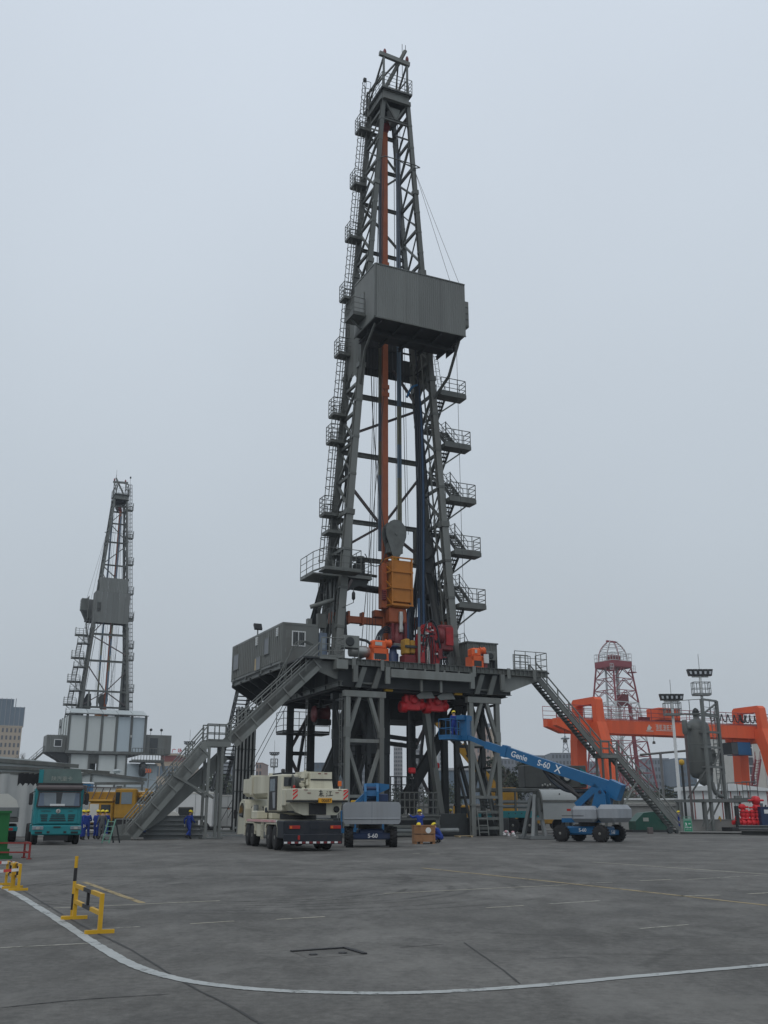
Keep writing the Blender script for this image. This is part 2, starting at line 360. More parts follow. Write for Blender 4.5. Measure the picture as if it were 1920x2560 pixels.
def cage(par, p, q, out, w=0.75, dep=0.7, step=1.0, m='rig', r=0.02):
    p = Vector(p); q = Vector(q); o = Vector(out).normalized(); s = o.cross(Vector((0, 0, 1))).normalized(); mb = MB(); n = max(1, int((q - p).length / step)); rings = []
    for i in range(n + 1):
        c = p.lerp(q, i / n); g = []
        for k in range(9):
            t = math.pi * k / 8; g.append(c + s * math.cos(t) * w / 2 + o * (0.1 + math.sin(t) * dep))
        mb.path(g, r, 4); rings.append(g)
    for k in (0, 2, 4, 6, 8): mb.path([g[k] for g in rings], r * 0.8, 4)
    return mb.build('ladder_cage', m, par)
TREADS = {}
def tread_mesh(w, d, m):
    k = (round(w, 2), round(d, 2), m)
    if k not in TREADS: TREADS[k] = MB().box((-d / 2, -w / 2, -0.02), (d / 2, w / 2, 0.02)).box((d / 2 - 0.02, -w / 2, -0.05), (d / 2, w / 2, -0.02)).mesh('stair_tread', m)
    return TREADS[k]
def flight(par, p, q, w, m='rig', depth=0.28, rail=True, name='stair_flight', tread_m=None, sides=(-1, 1), sh=0.32, rise=0.22, rr=0.03):
    # stairs from top p to bottom q (centre line); stringers, treads and slanted rails
    p = Vector(p); q = Vector(q); hd = Vector((q.x - p.x, q.y - p.y, 0)); hn = hd.normalized(); s = Vector((-hn.y, hn.x, 0)); ang = math.atan2(hn.y, hn.x)
    fl = MB()
    for k in (-1, 1): fl.beam(p + s * k * w / 2, q + s * k * w / 2, 0.06, sh)
    fo = fl.build(name, m, par); n = max(3, int(abs(p.z - q.z) / rise)); tm = tread_mesh(w, depth, tread_m or m)
    for i in range(n):
        c = p.lerp(q, (i + 0.5) / n); inst(tm, fo, c, (0, 0, ang))
    if rail:
        for k in sides:
            mb = MB(); o = s * k * w / 2; n2 = max(2, round((q - p).length / 1.5))
            for i in range(n2 + 1): c = p.lerp(q, i / n2) + o; mb.tube(c, c + Vector((0, 0, 1.1)), rr, 5)
            for hgt in (0.55, 1.1): mb.tube(p + o + Vector((0, 0, hgt)), q + o + Vector((0, 0, hgt)), rr * 1.05, 5)
            mb.build('handrail', m, fo)
    return fo
def wheel(par, c, r, w, axis='X', name='wheel', rimm='rim', lugs=0, out=1):
    # tyre with a rim disc on the outer side
    mb = MB(); k = w / 2
    mb.lathe([(r * 0.55, -k), (r * 0.9, -k), (r * 0.985, -k * 0.75), (r, -k * 0.4), (r, k * 0.4), (r * 0.985, k * 0.75), (r * 0.9, k), (r * 0.55, k)], c, axis, 24)
    for i in range(lugs):
        t = 2 * math.pi * i / lugs
        for sg in (-1, 1):
            t2 = t + (0.5 if sg > 0 else 0) * 2 * math.pi / lugs; a, b = math.cos(t2), math.sin(t2); a2, b2 = math.cos(t2 + 0.12), math.sin(t2 + 0.12)
            def pt(aa, bb, z): return {'X': (c[0] + z, c[1] + aa * r, c[2] + bb * r), 'Y': (c[0] + bb * r, c[1] + z, c[2] + aa * r)}[axis]
            mb.beam(pt(a, b, sg * k * 0.98), pt(a2, b2, sg * k * 0.1), 0.07, 0.05, (pt(a, b, 0)[0] - c[0], pt(a, b, 0)[1] - c[1], pt(a, b, 0)[2] - c[2]))
    o = mb.build(name, 'rubber', par)
    z = out * k
    MB().lathe([(r * 0.56, z * 0.9), (r * 0.52, z * 0.98), (r * 0.42, z * 0.62), (r * 0.2, z * 0.7), (r * 0.17, z * 1.0), (r * 0.05, z * 1.02)], c, axis, 16).build('rim', rimm, o)
    return o
def text_mesh(par, txt, size, m, loc, rot, name='lettering', ex=0.004, align='CENTER', bold=0.0, sx=1.0):
    cu = bpy.data.curves.new('txt', 'FONT'); cu.body = txt; cu.size = size; cu.extrude = ex; cu.align_x = align; cu.align_y = 'CENTER'; cu.offset = bold
    ob = bpy.data.objects.new('txt', cu); col.objects.link(ob); dg = bpy.context.evaluated_depsgraph_get()
    me = bpy.data.meshes.new_from_object(ob.evaluated_get(dg)); bpy.data.objects.remove(ob); me.materials.clear(); me.materials.append(M[m])
    o = bpy.data.objects.new(name, me); col.objects.link(o); adopt(o, par); o.location = loc; o.rotation_euler = rot; o.scale = (sx, 1, 1); return o
def strokes(par, segs, m, width, name='lettering', at=(0, 0, 0), ax=(1, 0, 0), ay=(0, 0, 1), th=0.01):
    # brush strokes given as 2-d polylines, laid on a face spanned by ax and ay
    mb = MB(); A = Vector(ax); B = Vector(ay); N = A.cross(B); o = Vector(at)
    for sg in segs:
        for i in range(len(sg) - 1):
            mb.beam(o + A * sg[i][0] + B * sg[i][1], o + A * sg[i + 1][0] + B * sg[i + 1][1], width, th, N)
    return mb.build(name, m, par)

# ================================================================== GROUND
def ground_material():
    m = bpy.data.materials.new('asphalt'); m.use_nodes = True; t = m.node_tree; b = t.nodes['Principled BSDF']
    N = t.nodes.new; K = t.links.new
    tc = N('ShaderNodeTexCoord'); P = tc.outputs['Object']
    def noise(scale, det=6, rough=0.6, stretch=None, rot=0):
        src = P
        if stretch:
            mp = N('ShaderNodeMapping'); mp.inputs['Scale'].default_value = stretch; mp.inputs['Rotation'].default_value = (0, 0, rot); K(P, mp.inputs[0]); src = mp.outputs[0]
        n = N('ShaderNodeTexNoise'); n.inputs['Scale'].default_value = scale; n.inputs['Detail'].default_value = det; n.inputs['Roughness'].default_value = rough; K(src, n.inputs['Vector']); return n.outputs['Fac']
    def rng(v, a, b_, c, d):
        r = N('ShaderNodeMapRange'); r.inputs[1].default_value = a; r.inputs[2].default_value = b_; r.inputs[3].default_value = c; r.inputs[4].default_value = d; K(v, r.inputs[0]); return r.outputs[0]
    def mul(a, b_):
        n = N('ShaderNodeMath'); n.operation = 'MULTIPLY'
        for i, v in enumerate((a, b_)):
            if isinstance(v, float): n.inputs[i].default_value = v
            else: K(v, n.inputs[i])
        return n.outputs[0]
    big = rng(noise(0.13, 6, 0.6), 0.39, 0.61, 0.80, 1.16)
    mid = rng(noise(0.8, 8, 0.72, (1.3, 0.7, 1), R(20)), 0.39, 0.61, 0.82, 1.18)
    fine = rng(noise(9, 6, 0.75), 0.36, 0.64, 0.78, 1.24)
    grit = rng(noise(70, 3, 0.6), 0.25, 0.75, 0.82, 1.20)
    # swept streaks of pale dust along the yard
    dust = rng(noise(0.42, 9, 0.74, (1.2, 0.55, 1), R(-25)), 0.505, 0.60, 0.0, 1.0)
    dust2 = rng(noise(0.7, 9, 0.75, (1.2, 0.6, 1), R(35)), 0.52, 0.62, 0.0, 1.0)
    f = mul(mul(big, mid), mul(fine, grit))
    # tyre tracks: arcs about turning centres
    def arc(cx, cy, r, wd, strength, a0=None):
        v = N('ShaderNodeVectorMath'); v.operation = 'DISTANCE'; v.inputs[1].default_value = (cx, cy, 0); K(P, v.inputs[0])
        s_ = N('ShaderNodeMath'); s_.operation = 'SUBTRACT'; K(v.outputs['Value'], s_.inputs[0]); s_.inputs[1].default_value = r
        a_ = N('ShaderNodeMath'); a_.operation = 'ABSOLUTE'; K(s_.outputs[0], a_.inputs[0])
        band = rng(a_.outputs[0], wd * 0.4, wd, 1.0, 0.0)
        brk = rng(noise(0.35, 4, 0.6), 0.44, 0.54, 0.0, 1.0)
        brk2 = rng(noise(5.0, 4, 0.7), 0.35, 0.65, 0.35, 1.0)
        k = mul(mul(mul(band, brk), brk2), min(0.7, strength * 2.1))
        o = N('ShaderNodeMath'); o.operation = 'SUBTRACT'; o.inputs[0].default_value = 1.0; K(k, o.inputs[1]); return o.outputs[0]
    for args in ((-3.6, 23.6, 2.6, 0.12, 0.30), (-3.6, 23.6, 2.95, 0.09, 0.28), (-3.4, 23.4, 3.5, 0.13, 0.30), (-3.4, 23.4, 3.85, 0.10, 0.30), (-3.0, 23.6, 4.5, 0.13, 0.30), (-3.0, 23.6, 4.9, 0.10, 0.26), (-2.6, 23.8, 5.6, 0.14, 0.26), (-2.4, 24.0, 6.3, 0.12, 0.2),
                 (-8.5, 27, 7.2, 0.14, 0.16), (-8.5, 27, 9.1, 0.14, 0.16), (20, 3, 17.4, 0.10, 0.14), (20, 3, 19.3, 0.10, 0.14),
                 (30, 40, 25.5, 0.16, 0.12), (30, 40, 27.5, 0.16, 0.12), (6, 60, 33, 0.2, 0.12), (6, 60, 35, 0.2, 0.12), (3.5, 19.5, 5.0, 0.12, 0.12), (3.5, 19.5, 6.8, 0.12, 0.12)):
        f = mul(f, arc(*args))
    oil = rng(noise(0.55, 5, 0.7), 0.60, 0.68, 1.0, 0.78); f = mul(f, oil)
    sc1 = N('ShaderNodeVectorMath'); sc1.operation = 'SCALE'; sc1.inputs[0].default_value = (0.112, 0.108, 0.099); K(f, sc1.inputs['Scale'])
    mx = N('ShaderNodeMix'); mx.data_type = 'RGBA'; mx.inputs[7].default_value = (0.20, 0.194, 0.178, 1); K(mul(dust, 0.42), mx.inputs[0]); K(sc1.outputs[0], mx.inputs[6])
    mx2 = N('ShaderNodeMix'); mx2.data_type = 'RGBA'; mx2.inputs[7].default_value = (0.075, 0.073, 0.067, 1); K(mul(dust2, 0.30), mx2.inputs[0]); K(mx.outputs[2], mx2.inputs[6])
    K(mx2.outputs[2], b.inputs['Base Color'])
    K(rng(noise(0.8, 5), 0.3, 0.7, 0.74, 0.92), b.inputs['Roughness']); b.inputs['Specular IOR Level'].default_value = 0.3
    bp = N('ShaderNodeBump'); bp.inputs['Strength'].default_value = 0.35; bp.inputs['Distance'].default_value = 0.012
    K(noise(45, 4, 0.7), bp.inputs['Height']); K(bp.outputs[0], b.inputs['Normal'])
    M['asphalt'] = m
ground_material()
structure(MB().quad((-2500, -300, 0), (2500, -300, 0), (2500, 3500, 0), (-2500, 3500, 0)).build('ground', 'asphalt'))

def strip(name, pts, wd, m, z=0.004, n=10, jitter=0.0, flat=False):
    P = curve([(p.x, p.y, 0) for p in pts], n) if len(pts) > 2 else [Vector((p.x, p.y, 0)) for p in pts]
    if len(pts) == 2: P = [P[0].lerp(P[1], i / 24) for i in range(25)]
    vs = []
    for i, p in enumerate(P):
        d = (P[min(i + 1, len(P) - 1)] - P[max(i - 1, 0)]).normalized(); nn = Vector((-d.y, d.x, 0)) * wd / 2
        a = random.uniform(1 - jitter, 1); b2 = random.uniform(1 - jitter, 1)
        vs += [(p.x - nn.x * a, p.y - nn.y * a, z), (p.x + nn.x * b2, p.y + nn.y * b2, z)]
    mb = MB(); mb.add(vs, [(2 * i, 2 * i + 1, 2 * i + 3, 2 * i + 2) for i in range(len(P) - 1)])
    return structure(mb.build(name, m))
def worn(name, c, cover):
    m = mat(name, c, 0.75, 0, 0.12, 3); t = m.node_tree; o = t.nodes['Material Output']; b = t.nodes['Principled BSDF']
    n = t.nodes.new('ShaderNodeTexNoise'); n.inputs['Scale'].default_value = 2.6; n.inputs['Detail'].default_value = 9; n.inputs['Roughness'].default_value = 0.78
    tc = t.nodes.new('ShaderNodeTexCoord'); t.links.new(tc.outputs['Object'], n.inputs['Vector'])
    r = t.nodes.new('ShaderNodeMapRange'); r.inputs[1].default_value = cover; r.inputs[2].default_value = cover + 0.13; t.links.new(n.outputs['Fac'], r.inputs[0])
    tr = t.nodes.new('ShaderNodeBsdfTransparent'); mx = t.nodes.new('ShaderNodeMixShader')
    t.links.new(r.outputs[0], mx.inputs[0]); t.links.new(b.outputs[0], mx.inputs[1]); t.links.new(tr.outputs[0], mx.inputs[2]); t.links.new(mx.outputs[0], o.inputs['Surface'])
worn('paint_white', (0.37, 0.385, 0.375), 0.535)
worn('paint_yellow', (0.29, 0.225, 0.115), 0.52)
worn('paint_pale', (0.34, 0.32, 0.26), 0.56)
worn('paint_faint', (0.30, 0.29, 0.25), 0.50)
worn('tar', (0.045, 0.044, 0.042), 0.58)
strip('road_marking', [gp(-140, 2160), gp(0, 2216), gp(110, 2278), gp(230, 2355), gp(330, 2412), gp(440, 2447), gp(560, 2466), gp(700, 2478), gp(860, 2483), gp(960, 2484), gp(1110, 2480), gp(1330, 2466), gp(1600, 2441), gp(1920, 2413), gp(2150, 2390)], 0.165, 'paint_white', 0.006, 24, 0.2)
strip('road_marking', [gp(210, 2205), gp(356, 2258)], 0.16, 'paint_yellow', jitter=0.25)
strip('road_marking', [gp(125, 2271), gp(550, 2252)], 0.10, 'paint_pale', jitter=0.3)
strip('road_marking', [gp(1055, 2170), gp(1470, 2214), gp(1920, 2264)], 0.16, 'paint_yellow', jitter=0.3)
strip('road_marking', [gp(960, 2234), gp(1420, 2212)], 0.10, 'paint_pale', jitter=0.3)
strip('road_marking', [gp(1480, 2155), gp(1920, 2186)], 0.15, 'paint_pale', jitter=0.3)
for a, b_, wd, mm in (((475, 2310), (585, 2303), 0.09, 'paint_pale'), ((690, 2299), (812, 2292), 0.09, 'paint_pale'), ((230, 2324), (350, 2317), 0.09, 'paint_faint'), ((1600, 2202), (1680, 2199), 0.14, 'paint_pale'),
                 ((1215, 2270), (1310, 2264), 0.09, 'paint_pale'), ((1720, 2199), (1905, 2188), 0.12, 'paint_faint'), ((1070, 2135), (1100, 2135), 0.3, 'paint_pale'), ((1032, 2134), (1050, 2134), 0.25, 'paint_pale'),
                 ((1375, 2260), (1500, 2252), 0.13, 'paint_faint'), ((1440, 2209), (1530, 2206), 0.12, 'paint_faint'), ((0, 2370), (240, 2358), 0.10, 'paint_faint'), ((1600, 2322), (1720, 2312), 0.09, 'paint_faint'), ((1700, 2240), (1800, 2238), 0.14, 'paint_pale'), ((1870, 2235), (1925, 2232), 0.14, 'paint_pale')):
    strip('road_marking', [gp(*a), gp(*b_)], wd, mm, jitter=0.4)
strip('asphalt_joint', [gp(330, 2376), gp(470, 2462), gp(565, 2510), gp(650, 2560), gp(700, 2592)], 0.035, 'tar', 0.0045, 8, 0.5)
strip('asphalt_joint', [gp(60, 2228), gp(180, 2300), gp(330, 2376)], 0.05, 'tar', 0.0045, 8, 0.5)
strip('asphalt_joint', [gp(1160, 2357), gp(1250, 2420), gp(1300, 2460)], 0.03, 'tar', 0.0045, 8, 0.6)
strip('asphalt_joint', [gp(1380, 2164), gp(1450, 2166)], 0.10, 'tar', 0.0045, jitter=0.5)
strip('asphalt_joint', [gp(1000, 2369), gp(1110, 2361)], 0.03, 'tar', 0.0045, jitter=0.6)
strip('asphalt_joint', [gp(420, 2212), gp(470, 2208)], 0.10, 'tar', 0.0045, jitter=0.6)
strip('asphalt_joint', [gp(1330, 2397), gp(1480, 2393)], 0.02, 'tar', 0.0045, jitter=0.6)
strip('asphalt_joint', [gp(0, 2520), gp(200, 2500), gp(420, 2486)], 0.03, 'tar', 0.0045, jitter=0.6)
# cast iron cover in a square frame set in the asphalt
tr_ = thing('trench_cover', 'pale square concrete trench cover with two lifting holes set in asphalt', 'cover', gp(818, 2385))
a_, b2_, c_, d_ = [gp(*p) - gp(818, 2385) for p in ((728, 2380), (862, 2371), (912, 2386), (770, 2396))]
mb = MB(); mb.add([(*a_.xy, 0.008), (*b2_.xy, 0.008), (*c_.xy, 0.008), (*d_.xy, 0.008), (*a_.xy, -0.05), (*b2_.xy, -0.05), (*c_.xy, -0.05), (*d_.xy, -0.05)], [(0, 1, 2, 3), (4, 7, 6, 5), (0, 4, 5, 1), (1, 5, 6, 2), (2, 6, 7, 3), (3, 7, 4, 0)]); mb.v = [(x, y, 0.003 if z > 0 else z) for x, y, z in mb.v]; mb.build('cover_slab', 'concrete' if False else 'asphalt', tr_)
mb = MB()
for p_, q_ in ((a_, b2_), (b2_, c_)): mb.beam((p_.x, p_.y, 0.008), (q_.x, q_.y, 0.008), 0.06, 0.02)
mb.build('cover_frame', 'paint_black', tr_)
for px in ((783, 2388), (857, 2384)):
    g = gp(*px) - gp(818, 2385); MB().lathe([(0.055, 0), (0.05, 0.012)], (g.x, g.y, 0.004), 'Z', 12).build('lifting_hole', 'paint_black', tr_)

# ================================================================== MAIN DRILLING RIG (rig frame: u along the front, v to the back, z up)
RIG_O = Vector((-3.08, 69.43, 0)); YAW = R(25)
RU, RVv = Vector((math.cos(YAW), math.sin(YAW), 0)), Vector((-math.sin(YAW), math.cos(YAW), 0))
def rw(u, v, z=0.0): p = RIG_O + RU * u + RVv * v; return Vector((p.x, p.y, z))
def rig_thing(name, label, cat, base, group=None):
    o = thing(name, label, cat, rw(*base), YAW, group); OFF[o.name] = Vector(base); return o

# ---------------- substructure with drill floor
sub = rig_thing('rig_substructure', 'tall grey steel substructure carrying the drill floor on braced towers', 'substructure', (6.65, 6, 0))
fl = P_box(sub, 'drill_floor', (0.0, 0.12, 11.86), (14.3, 15.0, 12.0), 'rig_dark')
P_box(sub, 'floor_extension', (-2.6, 0.1, 11.86), (-0.05, 5.15, 11.98), 'rig_dark')
# front edge beam with stiffeners
eb = P_ibeam(sub, 'edge_beam', (-0.1, 0, 11.76), (17.3, 0, 11.76), 0.26, 0.44, 'rig')
mb = MB()
for i in range(46): u = 0.1 + i * 0.375; mb.box((u, -0.125, 11.57), (u + 0.03, 0.12, 11.95))
mb.build('stiffener_row', 'rig', eb)['kind'] = 'stuff'
for u in (1.0, 3.2, 7.6, 10.7, 13.7, 16.0): P_box(sub, 'edge_bracket', (u - 0.14, -0.19, 11.25), (u + 0.14, -0.132, 12.03), 'rig_light')
# deep floor girders
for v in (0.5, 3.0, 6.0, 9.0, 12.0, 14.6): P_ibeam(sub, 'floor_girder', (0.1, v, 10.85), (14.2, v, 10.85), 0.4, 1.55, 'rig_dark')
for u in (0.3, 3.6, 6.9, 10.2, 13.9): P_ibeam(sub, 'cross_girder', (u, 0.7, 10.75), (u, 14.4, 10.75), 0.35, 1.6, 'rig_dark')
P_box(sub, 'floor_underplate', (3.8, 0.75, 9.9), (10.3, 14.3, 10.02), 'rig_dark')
# left shelf of cantilevers under the cabin
for v in (5.4, 7.9, 10.4, 12.9, 15.4, 17.7):
    mb = MB(); mb.prism([(-2.5, 11.95), (0.2, 11.95), (0.2, 10.1), (-2.5, 11.7)], v - 0.07, v + 0.07, 'Y'); mb.build('cantilever_bracket', 'rig_dark', sub)
P_ibeam(sub, 'shelf_beam', (-2.35, 5.2, 11.98), (-2.35, 18.0, 11.98), 0.2, 0.34, 'rig')
P_ibeam(sub, 'shelf_beam', (0.2, 0.2, 10.25), (0.2, 18.0, 10.25), 0.28, 0.35, 'rig')
P_box(sub, 'shelf_plate', (-2.4, 5.2, 12.15), (0.4, 17.9, 12.19), 'rig_dark')
mb = MB(); mb.prism([(-2.2, 11.8), (0.1, 11.8), (0.1, 10.6), (-0.1, 10.6), (-2.2, 11.35)], 0.6, 0.72, 'Y'); mb.build('gusset_bracket', 'rig_light', sub)
# plates at the floor corners and the long front box beam
for u0 in (0.95, 3.45, 10.35, 12.95):
    P_box(sub, 'corner_plate', (u0, -0.24, 10.35), (u0 + 0.34, -0.03, 11.52), 'rig_light')
P_box(sub, 'front_beam', (3.83, -0.34, 10.80), (10.32, 0.05, 11.40), 'rig_light', 0.02)
for u in (5.0, 6.6, 8.2, 9.4): P_box(sub, 'hanger_plate', (u - 0.06, -0.2, 11.41), (u + 0.06, -0.08, 11.56), 'rig_light')
P_box(sub, 'corner_block', (-0.35, -0.3, 11.2), (0.5, 0.5, 11.84), 'rig_light')
mb = MB(); mb.prism([(13.35, 11.5), (16.6, 11.5), (16.6, 11.3), (13.9, 10.3), (13.35, 10.3)], 0.2, 0.5, 'Y'); mb.build('gusset_bracket', 'rig_light', sub)
P_box(sub, 'walkway_plate', (14.35, 0.2, 11.86), (17.6, 3.2, 11.97), 'rig_dark')
# hanging link brackets above the towers
for u0 in (1.35, 2.6, 10.95, 12.05):
    for sgn in (1,):
        mb = MB(); mb.prism([(u0 + 0.35, 11.45), (u0 + 0.75, 11.45), (u0 + 0.25, 10.0), (u0 - 0.15, 10.0)], 0.0, 0.16, 'Y'); mb.prism([(u0 + 0.35, 11.45), (u0 + 0.75, 11.45), (u0 + 0.25, 10.0), (u0 - 0.15, 10.0)], 0.75, 0.9, 'Y'); mb.build('link_plate', 'rig', sub)
for u0 in (1.45, 11.05): P_tube(sub, 'link_pin', (u0, 0.4, 10.35), (u0 + 1.5, 0.4, 10.35), 0.09, 'rig')
# the braced towers
def tower(u0, u1, v0, v1, ztop, m, mb_):
    for u in (u0, u1):
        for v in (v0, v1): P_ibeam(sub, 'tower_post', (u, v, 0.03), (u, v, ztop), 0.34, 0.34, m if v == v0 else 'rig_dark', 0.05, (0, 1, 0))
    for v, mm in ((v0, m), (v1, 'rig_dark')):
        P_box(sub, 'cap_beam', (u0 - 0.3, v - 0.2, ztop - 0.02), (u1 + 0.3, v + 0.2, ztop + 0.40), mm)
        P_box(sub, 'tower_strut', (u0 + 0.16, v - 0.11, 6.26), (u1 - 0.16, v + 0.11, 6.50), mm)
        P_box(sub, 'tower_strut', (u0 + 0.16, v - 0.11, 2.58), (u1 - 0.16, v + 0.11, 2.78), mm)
        uc = (u0 + u1) / 2
        P_beam(sub, 'tower_brace', (u0 + 0.9, v, ztop), (u0 + 0.12, v, 7.0), 0.24, 0.3, mm, (0, 1, 0)); P_beam(sub, 'tower_brace', (u1 - 0.9, v, ztop), (u1 - 0.12, v, 7.0), 0.24, 0.3, mm, (0, 1, 0))
        P_beam(sub, 'tower_brace', (u0 + 0.12, v, 5.8), (uc - 0.1, v, 2.7), 0.22, 0.26, mm, (0, 1, 0)); P_beam(sub, 'tower_brace', (u1 - 0.12, v, 5.8), (uc + 0.1, v, 2.7), 0.22, 0.26, mm, (0, 1, 0))
        for u in (u0, u1):
            P_box(sub, 'gusset_plate', (u - 0.2, v - 0.185, 6.6), (u + 0.2, v + 0.185, 7.3), mm); P_box(sub, 'joint_flange', (u - 0.22, v - 0.22, 2.08), (u + 0.22, v + 0.22, 2.2), mm)
    for u in (u0, u1):
        for z0, z1 in ((0.3, 4.8), (4.8, 9.3)): P_beam(sub, 'side_brace', (u, v0, z0), (u, v1, z1), 0.15, 0.15, 'rig_dark'); P_beam(sub, 'side_brace', (u, v0, z1), (u, v1, z1), 0.15, 0.15, 'rig_dark')
tower(0.72, 3.30, 0.30, 2.5, 9.40, 'rig_light', None)
tower(10.55, 12.80, 0.30, 2.5, 9.40, 'rig_light', None)
def rear_tower(u0, u1, v0):
    for u in (u0, u1): P_ibeam(sub, 'tower_post', (u, v0, 0.03), (u, v0, 10.1), 0.45, 0.45, 'rig_dark', 0.06, (0, 1, 0))
    for z in (6.1, 9.75): P_beam(sub, 'tower_strut', (u0, v0, z), (u1, v0, z), 0.16, 0.3, 'rig_dark')
    P_beam(sub, 'tower_brace', (u0, v0, 6.3), (u1, v0, 9.6), 0.2, 0.22, 'rig_rust'); P_beam(sub, 'tower_brace', (u0, v0, 5.9), (u1, v0, 2.6), 0.2, 0.22, 'rig_rust'); P_beam(sub, 'tower_brace', (u0 + 0.7, v0 + 1.2, 1.5), (u1, v0 + 1.2, 9.0), 0.2, 0.25, 'rig_dark')
rear_tower(0.74, 2.55, 12.0); rear_tower(11.6, 13.4, 12.0)
pl = P_box(sub, 'service_platform', (-0.1, 11.2, 7.55), (3.8, 12.9, 7.68), 'rig_dark'); railing(sub, [(-0.1, 11.2, 7.68), (3.8, 11.2, 7.68)], 1.6, 3, 1.2, 0.03, 'rig_dark'); railing(sub, [(-0.1, 11.2, 7.68), (-0.1, 12.9, 7.68)], 1.6, 3, 1.2, 0.03, 'rig_dark')
# swing-up legs, heavy box sections lying over between base and floor
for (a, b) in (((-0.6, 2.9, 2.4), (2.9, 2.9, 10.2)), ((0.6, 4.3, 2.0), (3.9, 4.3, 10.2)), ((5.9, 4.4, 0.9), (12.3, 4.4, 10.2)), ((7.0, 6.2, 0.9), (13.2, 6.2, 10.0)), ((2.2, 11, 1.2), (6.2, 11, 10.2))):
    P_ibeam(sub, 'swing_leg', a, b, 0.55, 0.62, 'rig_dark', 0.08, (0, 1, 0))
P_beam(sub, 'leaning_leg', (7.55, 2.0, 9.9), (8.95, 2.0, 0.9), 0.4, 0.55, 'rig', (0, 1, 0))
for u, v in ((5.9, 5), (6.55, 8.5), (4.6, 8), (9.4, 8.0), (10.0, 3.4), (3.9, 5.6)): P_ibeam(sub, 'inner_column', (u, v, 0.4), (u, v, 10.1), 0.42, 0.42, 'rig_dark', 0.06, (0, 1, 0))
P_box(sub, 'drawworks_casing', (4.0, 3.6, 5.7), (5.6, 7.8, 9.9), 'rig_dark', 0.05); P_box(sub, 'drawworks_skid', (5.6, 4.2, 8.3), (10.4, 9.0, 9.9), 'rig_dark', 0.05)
P_box(sub, 'cable_column', (4.6, 3.5, 2.8), (5.3, 4.0, 5.7), 'rig_dark')
for z in (6.9, 7.4): P_beam(sub, 'inner_strut', (3.2, 5.2, z), (8.6, 5.2, z - 0.5), 0.3, 0.3, 'rig_dark')
ladder(sub, (2.5, 4.4, 1.2), (2.5, 4.4, 9.8), 0.55, (1, 0, 0), 'rig_dark', 0.4, r=0.03); ladder(sub, (3.1, 4.7, 1.2), (3.1, 4.7, 9.8), 0.5, (1, 0, 0), 'rig_dark', 0.4, r=0.03)
ladder(sub, (7.4, 3.6, 1.2), (7.4, 3.6, 9.6), 0.5, (1, 0, 0), 'rig_dark', 0.45, r=0.03)
for u, v in ((0.36, 0.6), (-0.65, 4.6)): ladder(sub, (u, v, 0.4), (u, v, 9.6), 0.36, (0, 1, 0), 'rig', 0.4)
# base skids
for u0, u1 in ((-0.4, 3.9), (8.9, 14.0)): P_box(sub, 'base_skid', (u0, 1.0, 0.02), (u1, 15, 1.25), 'rig_dark', 0.06)
for z in (0.12, 0.62, 1.12): P_box(sub, 'base_rail', (3.6, -0.45, z), (7.5, -0.15, z + 0.18), 'rig')
for u in (3.75, 7.3): P_box(sub, 'base_post', (u - 0.15, -0.45, 0.02), (u + 0.15, -0.14, 1.42), 'rig')
P_box(sub, 'base_platform', (3.6, -0.55, 1.36), (7.5, 3.4, 1.46), 'rig'); 
def mesh_fence(par, a, b, z0, z1, nv, m, name='guard_fence', nh=3):
    a = Vector(a); b = Vector(b); mb = MB()
    for i in range(nv + 1): c = a.lerp(b, i / nv); mb.beam((c.x, c.y, z0), (c.x, c.y, z1), 0.07, 0.07)
    for j in range(nh + 1): z = z0 + (z1 - z0) * j / nh; mb.beam((a.x, a.y, z), (b.x, b.y, z), 0.07, 0.07)
    return mb.build(name, m, par)
mesh_fence(sub, (4.0, -0.5), (7.3, -0.5), 1.47, 2.95, 9, 'rig'); mesh_fence(sub, (3.4, 2.6), (6.0, 2.6), 2.4, 4.1, 6, 'rig_dark'); mesh_fence(sub, (6.0, 2.6), (7.3, 2.6), 2.4, 4.1, 3, 'rig_dark')
P_box(sub, 'base_box', (8.0, 0.8, 0.03), (10.35, 3.0, 1.55), 'rig_dark', 0.04); P_tube(sub, 'base_pipe', (7.6, 0.1, 0.42), (9.2, 0.1, 0.42), 0.16, 'steel'); P_tube(sub, 'base_pipe', (4.0, -0.25, 0.45), (6.0, -0.25, 0.45), 0.18, 'steel')
for z in (0.45, 1.1, 1.55): P_box(sub, 'base_rail', (10.74, 0.15, z), (12.62, 0.4, z + 0.2), 'rig')
ladder(sub, (11.25, -0.05, 0.05), (11.1, -0.02, 1.9), 0.75, (1, 0, 0), 'rig_light', 0.45, r=0.03)
flight(sub, (11.9, 0.9, 2.7), (12.6, 1.4, 0.9), 0.7, 'rig', rail=True)
# yellow lamp boxes, hanging straps and wedge plates at the trolley hoists
for u in (4.06, 9.75): P_box(sub, 'lamp_box', (u - 0.32, 0.55, 9.92), (u + 0.32, 0.9, 10.25), 'yellow', 0.03)
for u0 in (6.3, 8.0):
    mb = MB(); mb.prism([(u0, 9.75), (u0 + 1.05, 10.35), (u0 + 1.5, 9.62), (u0 + 0.2, 9.5)], 0.62, 0.74, 'Y'); mb.build('wedge_plate', 'rig_light', sub)
for u in (6.35, 7.95): P_box(sub, 'hanging_strap', (u - 0.09, -0.1, 9.95), (u + 0.09, 0.04, 10.78), 'rig_light')
for (a, b) in (((0.3, 12.4, 10.0), (-1.6, 24.0, 0.0)), ((0.6, 12.4, 10.0), (-0.8, 25.0, 0.0))): P_tube(sub, 'guy_line', a, b, 0.03, 'cable', 4)
